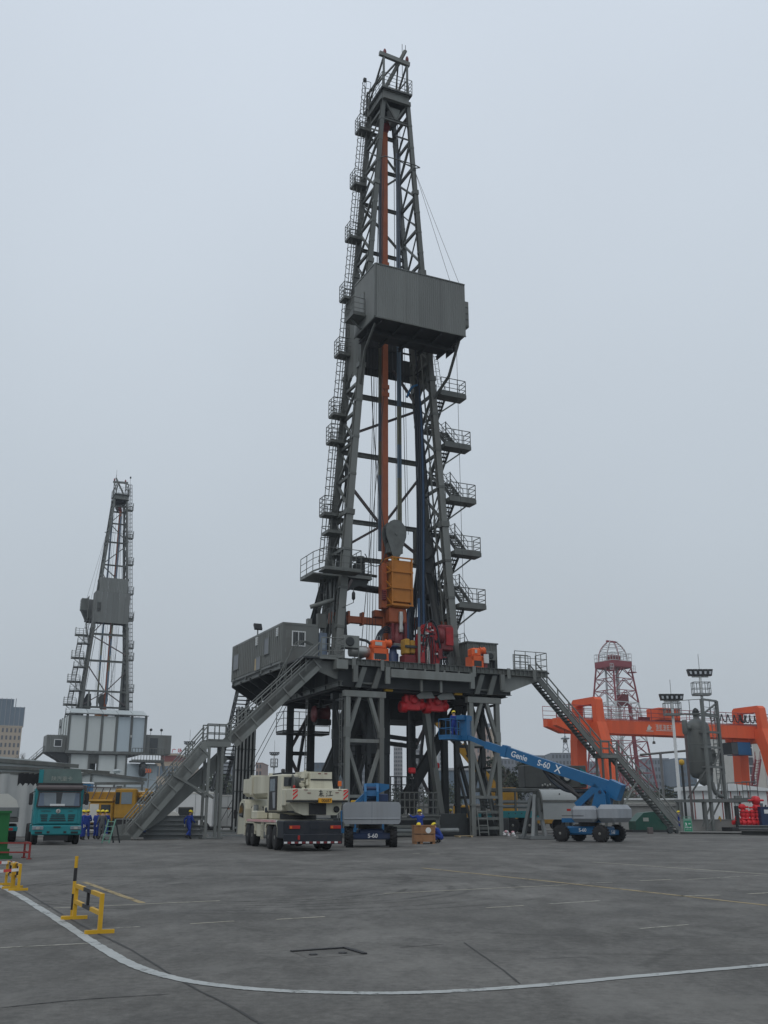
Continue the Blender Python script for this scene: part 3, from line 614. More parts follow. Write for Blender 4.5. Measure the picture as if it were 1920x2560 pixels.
# a tall finned pipe rack at the far left corner
fr = rig_thing('pipe_rack', 'upright rack of long grey pipes behind the cabin stairs', 'pipe rack', (-1.2, 18.5, 0))
for i in range(6): P_tube(fr, 'pipe', (-1.75 + i * 0.30, 18, 0.05), (-1.75 + i * 0.30, 18, 10.2), 0.085, 'drum_grey' if i % 2 == 0 else 'steel', 8)
for z in (1.6, 3.3, 5.0, 6.7, 8.4, 9.9): P_beam(fr, 'rack_bar', (-1.9, 18.0, z), (-0.1, 18.0, z), 0.22, 0.05, 'rig_dark')
P_box(fr, 'rack_back', (-1.9, 18.15, 0.05), (-0.1, 18.28, 10.0), 'rig_dark')

# ---------------- trolley hoists under the floor
def hoist(u0, v0, label):
    h = rig_thing('trolley_hoist', label, 'hoist', (u0 + 0.9, v0, 8.4), 'red hoists hanging below the drill floor')
    MB().lathe([(0.32, 0), (0.42, 0.05), (0.42, 0.5), (0.32, 0.55)], (u0 - 0.1, v0, 9.0), 'X', 12).build('motor', 'red_valve', h); mb = MB().use('red_valve'); mb.lathe([(0.25, 0), (0.36, 0.06), (0.36, 0.42), (0.2, 0.6)], (u0 + 1.3, v0 - 0.1, 9.15), 'X', 12); mb.build('motor', 'red_valve', h)
    mb = MB(); mb.cbox((u0 + 0.25, v0 - 0.4, 8.75), (u0 + 1.4, v0 + 0.3, 9.45), 0.06); mb.lathe([(0.2, -0.35), (0.28, -0.3), (0.28, 0.2)], (u0 + 0.85, v0 - 0.3, 9.45), 'Y', 12); mb.build('gear_case', 'red_valve', h)
    mb = MB()
    for k in range(4): mb.cbox((u0 + 0.1 + k * 0.42, v0 - 0.5, 9.3 + 0.12 * (k % 2)), (u0 + 0.4 + k * 0.42, v0 + 0.1, 9.75 + 0.1 * (k % 2)), 0.04)
    mb.box((u0 + 0.3, v0 - 0.1, 9.6), (u0 + 1.4, v0 + 0.1, 10.05)); mb.build('trolley', 'red_valve', h)
    for k in (0, 1): P_tube(h, 'chain', (u0 + 0.55 + k * 0.12, v0 - 0.1, 8.8), (u0 + 0.55 + k * 0.12, v0 - 0.1, 4.75), 0.03, 'cable', 5)
    return h
for (u0, v0, lab, hz) in ((5.55, 1.7, 'red trolley hoist hanging below the drill floor beside the dark casing', 4.3), (7.55, 1.8, 'red trolley hoist hanging below the drill floor above the blue work basket', 4.6)):
    hoist(u0, v0, lab)
for (u0, v0, z, lab) in ((7.05, 3.0, 4.35, 'small red hook block hanging low beside a leaning leg'), (9.2, 3.3, 4.75, 'small red hook block hanging low in front of thick diagonal leg')):
    hk = rig_thing('hook_block', lab, 'hook', (u0, v0, z))
    P_box(hk, 'block_body', (u0 - 0.28, v0 - 0.15, z), (u0 + 0.28, v0 + 0.15, z + 0.42), 'red_valve', 0.08)
    P_path(hk, 'hook', [(u0, v0, z), (u0 + 0.02, v0, z - 0.18), (u0 + 0.12, v0, z - 0.3), (u0 + 0.02, v0, z - 0.4), (u0 - 0.1, v0, z - 0.33)], 0.045, 'silver')
    P_tube(hk, 'chain', (u0, v0, z + 0.4), (u0, v0, 9.0), 0.035, 'cable', 5)
dr = rig_thing('cable_drum', 'brown cable drum slung under the floor beside rear tower', 'drum', (2.0, 9, 8.0))
MB().lathe([(0.05, -0.62), (0.62, -0.6), (0.66, -0.5), (0.5, -0.48), (0.5, 0.48), (0.66, 0.5), (0.62, 0.6), (0.05, 0.62)], (2.15, 9, 8.95), 'X', 20).build('drum', 'dark_red', dr); P_box(dr, 'drum_frame', (1.7, 8.6, 8.1), (2.9, 9.4, 8.55), 'rig_dark', 0.03); P_box(dr, 'hanger', (2.0, 8.9, 9.4), (2.2, 9.1, 10.4), 'rig_dark')

# ---------------- mast
CU, VF, VB = 6.68, 4.5, 7.5
def hw(z): return 4.98 - (z - 14) * 0.0748
mast = rig_thing('drilling_mast', 'tall grey open-front steel mast standing on the main drill floor', 'mast', (CU, 6, 12), 'drilling masts')
segs = [(12.0, 24.2, 0.58), (24.2, 37.0, 0.50), (37.0, 47.0, 0.44), (47.0, 55.0, 0.40), (55.0, 64.2, 0.36)]
def lp(sx, v, z): return Vector((CU + sx * hw(z), v, z))
for sx in (-1, 1):
    for v in (VF, VB):
        for z0, z1, sz in segs:
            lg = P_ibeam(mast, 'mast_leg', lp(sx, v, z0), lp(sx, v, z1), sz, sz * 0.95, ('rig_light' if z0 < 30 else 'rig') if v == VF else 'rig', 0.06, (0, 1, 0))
            MB().beam(lp(sx, v, z1 - 0.22), lp(sx, v, z1 + 0.22), sz * 1.25, sz * 1.25, (0, 1, 0)).build('splice_joint', 'rig', lg)
            mb = MB()
            for k in range(1, 4): z = z0 + (z1 - z0) * k / 4; mb.beam(lp(sx, v, z - 0.1), lp(sx, v, z + 0.1), sz * 1.06, sz * 1.06, (0, 1, 0))
            mb.build('stiffener_plate', 'rig', lg)['kind'] = 'stuff'
lv = [13.6, 16.8, 21.3, 24.4, 27.4, 30.3, 33.0, 35.6, 38.6, 41.5, 44.6, 48.0, 51.4, 54.6, 57.6, 60.4, 63.0]
for i, z in enumerate(lv):                       # side faces: girts and zigzag braces
    for sx in (-1, 1):
        P_beam(mast, 'side_girt', lp(sx, VF, z), lp(sx, VB, z), 0.2, 0.24, 'rig', (0, 0, 1))
        if i + 1 < len(lv):
            z2 = lv[i + 1]; a, b = (VF, VB) if i % 2 else (VB, VF)
            P_beam(mast, 'side_brace', lp(sx, a, z), lp(sx, b, z2), 0.16, 0.2, 'rig', (1, 0, 0))
            P_beam(mast, 'cross_brace', lp(sx, b, z), lp(sx, a, z2), 0.09, 0.1, 'rig', (1, 0, 0))
            P_beam(mast, 'lacing_bar', lp(sx, b, z) + Vector((0.1 * sx, 0, 0.2)), lp(sx, (a + b) / 2, (z + z2) / 2) + Vector((0.1 * sx, 0, 0)), 0.07, 0.07, 'rig', (1, 0, 0))
for z, hh in ((21.3, 0.36), (24.4, 0.36), (30.3, 0.40), (35.6, 0.42), (44.6, 0.3), (49.8, 0.28), (54.6, 0.28), (58.6, 0.26), (62.4, 0.3)):
    P_ibeam(mast, 'back_girt', lp(-1, VB, z), lp(1, VB, z), 0.26, hh, 'rig', 0.05)
def bb(a, za, b, zb, w_=0.2, m='rig_rust'): P_beam(mast, 'back_brace', (CU + a * hw(za), VB, za), (CU + b * hw(zb), VB, zb), w_, w_, m, (0, 1, 0))
bb(-1, 31.6, 1, 35.2); bb(-1, 28.6, -0.06, 24.6); bb(1, 29.4, 0.06, 24.6); bb(-0.06, 24.2, -1, 21.5); bb(0.06, 24.2, 1, 21.5); bb(1, 35.8, 0.35, 38.6); bb(-0.4, 44.4, 0.1, 40.5); bb(-1, 48, 0.1, 44.8, 0.16); bb(1, 48, 0.2, 44.8, 0.16)
bb(-1, 45.2, 1, 49.4, 0.18, 'rig'); bb(1, 50.2, -1, 54.2, 0.18, 'rig'); bb(-1, 55, 1, 58.4, 0.16, 'rig'); bb(1, 58.8, -1, 62.2, 0.16, 'rig'); bb(1, 16.2, -0.5, 13.0, 0.2, 'rig')
for sx in (0.32, 0.72): P_ibeam(mast, 'back_post', (CU + sx * hw(22.8), VB, 21.4), (CU + sx * hw(22.8), VB, 24.3), 0.3, 0.3, 'rig', 0.05, (0, 1, 0))
P_ibeam(mast, 'inner_post', (3.55, 6.9, 19.2), (3.55, 6.9, 31.4), 0.36, 0.36, 'rig', 0.05, (0, 1, 0)); P_ibeam(mast, 'inner_post', (3.15, 6.6, 19.2), (3.15, 6.6, 29.0), 0.3, 0.3, 'rig_dark', 0.05, (0, 1, 0))
for z in (19.6, 25.0, 31.2): P_beam(mast, 'inner_strut', (CU - hw(z), VB, z), (3.55, 6.9, z), 0.18, 0.18, 'rig')
P_tube(mast, 'torque_tube', lp(-1, 7.2, 19.0), lp(1, 7.2, 18.6), 0.3, 'rig_dark', 12); P_tube(mast, 'torque_tube', (3.6, 7.0, 20.0), (6.0, 7.0, 19.9), 0.12, 'rig', 10)
# rear struts and heavy lower braces
for sx in (-1, 1):
    P_ibeam(mast, 'rear_strut', lp(sx, VB, 21.0) + Vector((0, 0.1, 0)), (CU + sx * 5.6, 11.4, 12.0), 0.5, 0.55, 'rig_dark', 0.07, (0, 1, 0))
    P_ibeam(mast, 'lower_brace', lp(sx, VB, 20.6), lp(sx, VF, 13.2), 0.4, 0.45, 'rig', 0.06, (1, 0, 0))
    P_ibeam(mast, 'lower_brace', lp(sx, VF, 20.0), lp(sx, VB, 14.2), 0.3, 0.35, 'rig', 0.05, (1, 0, 0))
    P_tube(mast, 'raising_cylinder', lp(sx, VB, 21.8) + Vector((-0.5 * sx, -0.4, 0)), lp(sx, VF, 13.6) + Vector((-0.75 * sx, 0.6, 0)), 0.3, 'rig_dark', 12)
    P_ibeam(mast, 'foot_beam', lp(sx, VF, 16.8), lp(sx, VB, 16.6), 0.3, 0.42, 'rig_light', 0.05)
    MB().prism([(VF - 0.7, 12.0), (VF + 1.3, 12.0), (VF + 0.5, 13.4), (VF - 0.3, 13.4)], CU + sx * hw(12.7) - 0.4, CU + sx * hw(12.7) + 0.4, 'X').build('mast_shoe', 'rig', mast)
sx = 1
mb = MB(); mb.lathe([(0.62, -0.1), (0.75, -0.06), (0.75, 0.06), (0.62, 0.1)], (9.55, 5.4, 22.0), 'Y', 20); mb.lathe([(0.12, -0.2), (0.12, 0.2)], (9.55, 5.4, 22.0), 'Y', 10); mb.build('line_sheave', 'rig_dark', mast)
MB().prism([(9.0, 20.4), (10.3, 20.2), (10.5, 22.6), (9.9, 24.0), (9.1, 24.0), (8.95, 22)], 5.5, 5.7, 'Y').build('sheave_plate', 'rig_dark', mast)
# orange guide rail and standing guides
for z0, z1 in ((14.6, 24.0), (24.0, 36.2), (36.2, 48.0), (48.0, 61.8)):
    g = P_box(mast, 'guide_rail', (6.08, 5.95, z0), (6.56, 6.25, z1 - 0.03), 'orange_rail')
    for zz in (z1 - 0.9, z1 - 0.2):
        if z1 < 60: MB().box((5.98, 5.9, zz), (6.66, 5.94, zz + 0.4)).build('rail_clamp', 'orange_rail', g)
MB().prism([(6.05, 61.8), (6.6, 61.8), (6.9, 62.6), (6.6, 63.0), (6.2, 62.7)], 5.95, 6.2, 'Y').build('rail_head', 'dark_red', mast); P_tube(mast, 'rail_hanger', (6.55, 6.0, 62.8), (6.7, 6.0, 64.3), 0.1, 'dark_red', 6)
for u in (6.25, 8.0):
    mb = MB(); zs = [22, 28.5, 31.5, 35, 45, 52, 60.5]; ms = ['guide_blue', 'guide_olive', 'guide_blue', 'guide_olive', 'blue_grey', 'blue_grey']
    for i in range(6): mb.use(ms[(i + (1 if u > 7 else 0)) % 4] if i < 4 else ms[i]); mb.box((u - 0.17, 6.7, zs[i]), (u + 0.17, 6.9, zs[i + 1]))
    mb.build('guide_post', None, mast)
# wire lines inside the mast
for i, (u0, v0, u1, v1, z1, r) in enumerate(((4.2, 5, 5.9, 6, 64, 0.025), (4.5, 5.2, 6.0, 6.2, 64, 0.02), (4.9, 5.5, 6.1, 6.2, 64, 0.025), (5.2, 5.6, 6.3, 6.0, 64, 0.02), (4.0, 5.8, 6.6, 6.0, 40, 0.03), (6.9, 5.1, 7.0, 5.6, 64, 0.03), (7.2, 5.1, 7.4, 5.6, 64, 0.025), (8.3, 6.2, 7.6, 6.0, 64, 0.03), (8.5, 6.2, 7.8, 6.0, 64, 0.02))):
    P_tube(mast, 'wire_line', (u0, v0, 12.1 if u0 < 6 else 23.5), (u1, v1, z1), r, 'cable', 5)
P_path(mast, 'slack_line', curve([(4.6, 5.4, 42), (4.75, 5.2, 34), (5.3, 5.2, 27), (5.9, 5.1, 22.5), (5.6, 5.1, 20.6), (4.8, 5.2, 20.3), (4.2, 5.3, 21.2)], 6), 0.04, 'cable', 5)
for dx in (0, 0.9): P_tube(mast, 'guy_line', (8.55, 4.4, 57.2), (9.9 + dx, 0.6, 44.0), 0.022, 'cable', 4)
P_tube(mast, 'guy_line', (10.1, 0.3, 39.2), (12.6, 4.5, 15.0), 0.02, 'cable', 4)
bar = [(5.0, 4.2, 57.4), (5.4, 4.05, 57.6), (8.3, 4.05, 57.6), (8.9, 4.1, 57.5), (8.3, 4.2, 57.3)]
P_path(mast, 'tag_bar', bar, 0.05, 'rig', 6)
for k, (du, v, r, m_) in enumerate(((0.35, 5.2, 0.09, 'rig'), (0.1, 5.8, 0.06, 'steel'), (0.25, 6.5, 0.05, 'hose'), (0.0, 6.9, 0.05, 'rig'))): P_tube(mast, 'standpipe', (CU - hw(12.3) + du, v, 12.1), (CU - hw(58) + du, v, 58 - 4 * k), r, m_, 6)
for k, (du, v, r, m_) in enumerate(((-0.3, 5.4, 0.07, 'rig'), (-0.1, 6.2, 0.06, 'hose'), (-0.2, 6.8, 0.05, 'rig'))): P_tube(mast, 'standpipe', (CU + hw(12.3) + du, v, 12.1), (CU + hw(46) + du, v, 46 - 4 * k), r, m_, 6)
# caged ladder up the left side with rest platforms
def lad(z): return Vector((CU - hw(z) - 0.5, VB - 0.3, z))
plats = [19.1, 24.5, 30.8, 33.2, 38.8, 44.2, 50.3, 55.9, 61.9]
for i, z in enumerate(plats):
    z1 = plats[i + 1] if i + 1 < len(plats) else 66.6
    ladder(mast, lad(z), lad(z1 + 0.9 if i + 1 < len(plats) else z1), 0.5, (0, 1, 0), 'rig', 0.33)
    cage(mast, lad(z + 1.6), lad(z1 + 0.9), (-1, -0.25, 0), 0.8, 0.62, 0.8, 'rig', 0.036)
    if i:
        c = lad(z); pf = P_box(mast, 'rest_platform', (c.x - 0.8, c.y - 0.7, z - 0.09), (c.x + 0.5, c.y + 0.4, z), 'rig')
        railing(pf, [(c.x + 0.3, c.y - 0.7, z), (c.x - 0.8, c.y - 0.7, z), (c.x - 0.8, c.y + 0.4, z), (c.x + 0.3, c.y + 0.4, z)], 1.5, 4, 0.7, 0.034)
ladder(mast, (1.35, 6.4, 12.2), (1.35, 6.4, 20), 0.5, (0, 1, 0), 'rig', 0.33); cage(mast, (1.35, 6.4, 14.4), (1.35, 6.4, 19.0), (-1, -0.6, 0), 0.75, 0.65, 0.95, 'rig', 0.024)
# cable trunk on the left leg
for k in range(3): P_tube(mast, 'cable_conduit', (1.3 + k * 0.24, 5.4, 12.3), (1.55 + k * 0.24, 5.6, 19.4), 0.07, 'rig' if k != 1 else 'steel', 6)
P_tube(mast, 'vent_pipe', (-0.2, 5.6, 16.6), (1.5, 5.0, 17.2), 0.17, 'rig_light', 10); P_box(mast, 'junction_box', (0.3, 5.2, 15.0), (1.0, 5.6, 16.1), 'rig'); P_box(mast, 'junction_box', (-0.4, 5.5, 14.9), (-0.05, 5.9, 15.7), 'rig_light')
P_path(mast, 'lamp_arm', [(1.9, 4.2, 16.5), (2.7, 4.0, 16.9), (2.7, 4.0, 18.0)], 0.03, 'rig'); MB().lathe([(0.06, 0), (0.14, 0.1), (0.14, 0.5), (0.08, 0.65)], (2.7, 4.0, 17.1), 'Z', 10).build('lamp', 'lamp_black', mast)
# working platform around the left leg
pf = P_box(mast, 'work_platform', (-0.35, 4.75, 19.02), (4.6, 7.6, 19.14), 'rig'); P_box(mast, 'work_platform', (-0.1, 2.9, 19.02), (2.9, 4.2, 19.14), 'rig'); 
railing(mast, [(-0.35, 7.5, 19.14), (-0.35, 4.8, 19.14), (0.0, 2.95, 19.14), (2.85, 2.95, 19.14), (2.85, 4.8, 19.14), (4.55, 4.8, 19.14), (4.55, 7.4, 19.14)], 1.6, 3, 1.2, 0.032, 'rig')
MB().prism([(1.9, 19.0), (4.4, 19.0), (4.2, 18.4), (3.6, 18.5), (1.9, 17.6)], 5.0, 5.1, 'Y').build('platform_bracket', 'rig_dark', mast)
P_beam(mast, 'platform_brace', (1.75, 4.7, 16.8), (2.9, 4.9, 18.9), 0.2, 0.2, 'rig_rust')
mb = MB(); mb.cbox((3.4, 5.2, 19.2), (4.2, 6.0, 20.4), 0.1); mb.lathe([(0.35, 0), (0.35, 0.5)], (3.8, 5.3, 20.4), 'Z', 10); mb.build('platform_winch', 'rig_dark', mast)
P_box(mast, 'ladder_cover', (1.15, 5.6, 22.7), (2.6, 6.9, 22.95), 'rig')
# ---- racking house with corrugated wind walls
hs = P_box(mast, 'racking_floor', (2.72, 0.12, 39.14), (10.74, 4.0, 39.24), 'rig_dark')
UL, UR, Z0, Z1 = 2.62, 10.84, 39.2, 43.85
pj = [UL, 5.4, 6.62, 8.55, UR]
for i in range(4): corrugated(mast, 'wall_panel', (pj[i] + (0.012 if i else 0), 0), (pj[i + 1] - (0.012 if i < 3 else 0), 0), Z0, Z1, 'clad', 0.2, 0.035)
corrugated(mast, 'wall_panel', (UL, 4.15), (UL, 2.95), Z0 + 0.1, Z1 + 0.25, 'clad', 0.2, 0.03); corrugated(mast, 'wall_panel', (UL, 2.93), (UL, 0.03), Z0, Z1 + 0.1, 'clad', 0.2, 0.02)
corrugated(mast, 'wall_panel', (UR, 0.03), (UR, 4.15), Z0, Z1, 'clad', 0.2, 0.03)
for z in (Z0 - 0.06, Z1 + 0.06): P_beam(mast, 'wall_trim', (UL, -0.01, z), (UR, -0.01, z), 0.1, 0.1, 'rig'); P_beam(mast, 'wall_trim', (UL, 0.05, z), (UL, 4.15, z), 0.1, 0.1, 'rig')
P_beam(mast, 'corner_trim', (UL - 0.02, -0.02, Z0), (UL - 0.02, -0.02, Z1), 0.12, 0.12, 'rig')
P_box(mast, 'wall_door', (UL - 0.06, 2.1, 40.0), (UL - 0.035, 3.0, 42.4), 'cabin')
pf = P_box(mast, 'side_balcony', (UL - 1.15, 1.7, 39.95), (UL - 0.02, 3.5, 40.1), 'rig'); railing(pf, [(UL - 0.1, 1.7, 40.1), (UL - 1.15, 1.7, 40.1), (UL - 1.15, 3.5, 40.1)], 1.4, 3, 0.9, 0.026); P_beam(pf, 'balcony_bracket', (UL - 1.0, 2.6, 39.95), (UL - 0.05, 2.6, 39.2), 0.1, 0.14)
for i in range(17): P_tube(mast, 'racking_finger', (UL + 0.5 + i * 0.45, 1.4, 39.6), (UL + 0.5 + i * 0.45, 4.3, 39.6), 0.06, 'rig_dark', 6)
for u in (3.2, 5.0, 6.8, 8.6, 10.4): P_ibeam(mast, 'racking_joist', (u, 0.1, 38.99), (u, 4.4, 38.99), 0.2, 0.28, 'rig_dark')
P_ibeam(mast, 'racking_beam', (UL + 0.2, 1.9, 38.86), (UR - 0.2, 1.9, 38.86), 0.2, 0.5, 'rig_dark')
P_path(mast, 'house_brace', [(10.5, 0.6, 38.9), (10.6, 2.6, 36.6), (CU + hw(35.3) + 0.05, 4.35, 35.2)], 0.13, 'rig', 8); P_path(mast, 'house_brace', [(2.9, 0.6, 38.9), (2.9, 2.6, 37.4), (CU - hw(35.3), 4.35, 35.2)], 0.11, 'rig', 8)
lb = P_box(mast, 'louvre_box', (10.9, 1.6, 41.0), (12.1, 3.4, 43.4), 'rig')
mb = MB()
for k in range(4): mb.cbox((12.11, 1.7, 41.1 + k * 0.58), (12.16, 3.3, 41.56 + k * 0.58), 0.02); mb.cbox((11.0, 1.545, 41.1 + k * 0.58), (12.05, 1.59, 41.56 + k * 0.58), 0.02)
mb.build('louvre_slat', 'rig_light', lb)
MB().prism([(10.9, 40.9), (12.0, 40.9), (10.9, 38.7)], 2.0, 3.6, 'Y').build('corner_wedge', 'rig_dark', mast)
# wind wall on the back of the mast, with one open window
zb0, zb1 = 37.9, 44.2
bx = [CU - hw(41) - 0.35, 4.3, 5.5, 6.7, 7.9, 8.95]
for i in range(5): corrugated(mast, 'back_panel', (bx[i], 7.85), (bx[i + 1] - 0.02, 7.85), zb0, zb1, 'rig_dark', 0.3, 0.03)  # shade on the wall's inner face is put into the near-black colour
corrugated(mast, 'back_panel', (8.95, 7.85), (9.68, 7.85), zb0, 40.0, 'rig_dark', 0.3, 0.03); corrugated(mast, 'back_panel', (8.95, 7.85), (9.68, 7.85), 41.95, zb1, 'rig_dark', 0.3, 0.03); corrugated(mast, 'back_panel', (9.7, 7.85), (CU + hw(41) + 0.35, 7.85), zb0, zb1, 'rig_dark', 0.3, 0.03)
corrugated(mast, 'side_panel', (CU - hw(41) - 0.4, 7.8), (CU - hw(41) - 0.4, 4.3), 36.6, 44.3, 'rig', 0.3, 0.03); corrugated(mast, 'side_panel', (CU + hw(41) + 0.4, 4.3), (CU + hw(41) + 0.4, 7.8), 36.6, 44.3, 'rig', 0.3, 0.03)
for z in (38.6, 40.6, 42.6): P_beam(mast, 'panel_rail', (bx[0], 7.68, z), (CU + hw(41) + 0.3, 7.68, z), 0.1, 0.14, 'rig_dark')
# ---- crown: water table, sheaves, railings, gin-pole frame
CROWN0 = set(mast.children); c0, c1 = 5.25, 7.88
for v in (4.2, 7.9): P_ibeam(mast, 'crown_beam', (c0, v, 64.75), (c1, v, 64.75), 0.35, 0.95, 'rig_light' if v < 5 else 'rig', 0.05)
for u in (c0, c1): P_ibeam(mast, 'crown_beam', (u, 4.3, 64.75), (u, 7.8, 64.75), 0.3, 0.9, 'rig', 0.05)
P_box(mast, 'crown_deck', (c0 - 0.2, 3.9, 65.22), (c1 + 0.2, 8.2, 65.3), 'rig_dark')
for k in range(7): MB().lathe([(0.5, -0.06), (0.62, -0.06), (0.56, 0), (0.62, 0.06), (0.5, 0.06)], (CU - 0.75 + k * 0.25, 6.0, 64.1), 'X', 18).build('crown_sheave', 'rig_dark', mast)
P_box(mast, 'sheave_housing', (CU - 1.0, 5.1, 64.0), (CU + 1.0, 7.0, 65.2), 'rig_dark', 0.05); P_box(mast, 'crown_motor', (CU - 0.5, 4.9, 65.3), (CU + 0.9, 6.2, 65.95), 'dark_red', 0.05)
MB().prism([(CU - 0.5, 63.9), (CU + 0.5, 63.9), (CU + 0.2, 62.5), (CU - 0.2, 62.5)], 4.6, 5.4, 'Y').build('hanger_hopper', 'rig_light', mast)
P_ibeam(mast, 'crown_tie', lp(-1, VF, 62.0), lp(1, VF, 62.0), 0.2, 0.3, 'rig', 0.04)
P_beam(mast, 'crown_brace', lp(-1, VF, 64.2), (CU, VF, 62.1), 0.16, 0.16, 'rig', (0, 1, 0)); P_beam(mast, 'crown_brace', lp(1, VF, 64.2), (CU, VF, 62.1), 0.16, 0.16, 'rig', (0, 1, 0))
railing(mast, [(c0 - 0.2, 3.9, 65.3), (c1 + 0.2, 3.9, 65.3), (c1 + 0.2, 8.2, 65.3), (c0 - 0.2, 8.2, 65.3)], 1.6, 4, 0.75, 0.03, 'rig', closed=True)
g0, g1 = 5.38, 7.78
for u in (g0, g1): P_beam(mast, 'gin_post', (u, 4.3, 65.3), (u, 4.3, 69.0), 0.16, 0.16, 'rig'); P_beam(mast, 'gin_strut', (u, 4.3, 69.0), (u, 8.0, 65.8), 0.15, 0.15, 'rig'); P_beam(mast, 'gin_post', (u, 8.0, 65.3), (u, 8.0, 67.8), 0.14, 0.14, 'rig'); P_beam(mast, 'gin_strut', (u, 4.3, 67.2), (u, 7.9, 67.6), 0.1, 0.1, 'rig')
P_beam(mast, 'gin_beam', (g0 - 0.45, 4.3, 69.2), (g1 + 0.25, 4.3, 69.0), 0.28, 0.42, 'rig_light'); P_beam(mast, 'gin_arm', (CU - 0.8, 5.6, 66.1), (CU + 0.75, 3.9, 70.1), 0.2, 0.3, 'rig'); P_beam(mast, 'gin_arm', (CU + 0.9, 6.5, 66.1), (CU + 0.2, 4.3, 69.1), 0.14, 0.14, 'rig'); P_beam(mast, 'gin_arm', (g0, 8.0, 67.6), (CU + 0.2, 4.3, 69.1), 0.12, 0.16, 'rig')
for u in (g0 + 0.1, g1): MB().lathe([(0.16, 0), (0.16, 0.3), (0.08, 0.55)], (u, 4.3, 69.3), 'Z', 10).build('warning_lamp', 'dark_red', mast)
P_tube(mast, 'lightning_rod', (g1 - 0.25, 4.8, 68.0), (g1 - 0.25, 4.8, 71.6), 0.03, 'rig', 5); P_tube(mast, 'lightning_rod', (CU + 0.75, 3.9, 70.1), (CU + 0.75, 3.9, 70.7), 0.03, 'rig', 5)
P_tube(mast, 'wind_vane', (c0 - 0.1, 8.1, 66.8), (c0 - 0.1, 8.1, 69.0), 0.03, 'rig', 5); P_box(mast, 'wind_cup', (c0 - 0.25, 7.95, 69.0), (c0 + 0.05, 8.25, 69.4), 'rig_dark', 0.05)
for o in set(mast.children) - CROWN0:
    if o.name.split('.')[0] not in ('crown_tie', 'crown_brace'): o.location.z -= 0.42
# ---- zigzag stair tower on the right flank: flights run front to back
land = [17.65, 22.0, 26.5, 31.2, 35.8]
for i, z in enumerate(land):
    e = CU + hw(z) + 0.45; pf = P_box(mast, 'stair_landing', (e, 3.85, z - 0.34), (e + 2.5, 5.0, z), 'rig')
    railing(pf, [(e + 0.1, 3.9, z), (e + 2.45, 3.9, z), (e + 2.45, 5.0, z)], 1.3, 3, 0.85, 0.038)
    P_beam(pf, 'landing_strut', (e + 2.0, 4.6, z - 0.36), (CU + hw(z - 1.9) + 0.2, 4.6, z - 2.0), 0.09, 0.12); P_beam(pf, 'landing_arm', (e + 0.1, 4.6, z - 0.2), (CU + hw(z) - 0.1, 4.6, z - 0.2), 0.2, 0.25)
    zl = (land[i - 1] if i else 12.0); zm = (z + zl) / 2; el = CU + hw(zl) + 0.45
    flight(mast, (e + 0.62, 4.95, z - 0.05), (e + 0.62, 7.15, zm), 0.85, 'rig', rise=0.25, depth=0.22)
    mp = P_box(mast, 'half_landing', (e + 0.1, 7.1, zm - 0.16), (e + 2.35, 8.0, zm - 0.02), 'rig_dark'); railing(mp, [(e + 0.1, 7.95, zm), (e + 2.3, 7.95, zm), (e + 2.3, 7.2, zm)], 1.1, 3, 0.9, 0.026); P_beam(mp, 'landing_arm', (e + 0.2, 7.6, zm - 0.1), (CU + hw(zm) - 0.1, 7.6, zm - 0.1), 0.15, 0.2)
    flight(mast, ((e + el) / 2 + 1.62, 7.15, zm - 0.05), ((e + el) / 2 + 1.62, 4.95, zl + 0.03), 0.85, 'rig', rise=0.25, depth=0.22)
ladder(mast, (CU + hw(35.8) + 0.75, 5.4, 35.8), (CU + hw(39.5) + 0.6, 5.4, 39.8), 0.45, (0, 1, 0), 'rig'); cage(mast, (CU + hw(36.4) + 0.75, 5.4, 37.0), (CU + hw(39.5) + 0.6, 5.4, 39.8), (1, 0, 0), 0.7, 0.6, 0.6)

MAST_PROTO = mast

# ================================================================== THINGS ON THE MAIN DRILL FLOOR
# travelling block: two pear-shaped cheek plates with sheaves between
tb = rig_thing('travelling_block', 'grey pear-shaped travelling block hanging above the amber top drive', 'block', (6.62, 5, 21.1))
pear = [(0.26, 21.05), (0.40, 21.3), (0.66, 22.1), (0.86, 22.7), (0.90, 23.1), (0.80, 23.6), (0.5, 23.95), (0.2, 24.1)]
poly = [(6.62 + a, z) for a, z in pear] + [(6.62 - a, z) for a, z in reversed(pear)]
for v in (4.55, 5.3): MB().prism(poly, v, v + 0.12, 'Y').build('cheek_plate', 'block_grey', tb)
for k in range(4): MB().lathe([(0.55, -0.07), (0.75, -0.07), (0.66, 0), (0.75, 0.07), (0.55, 0.07)], (6.62, 4.76 + k * 0.16, 23.05), 'Y', 22).build('sheave', 'rig_dark', tb)
MB().lathe([(0.13, -0.5), (0.13, 0.5)], (6.62, 5.0, 22.95), 'Y', 12).build('sheave_pin', 'rig', tb); P_box(tb, 'spacer_web', (6.0, 4.67, 21.4), (7.24, 5.3, 22.2), 'block_grey')
P_box(tb, 'hook_link', (6.45, 4.8, 20.75), (6.85, 5.2, 21.3), 'yellow', 0.05)
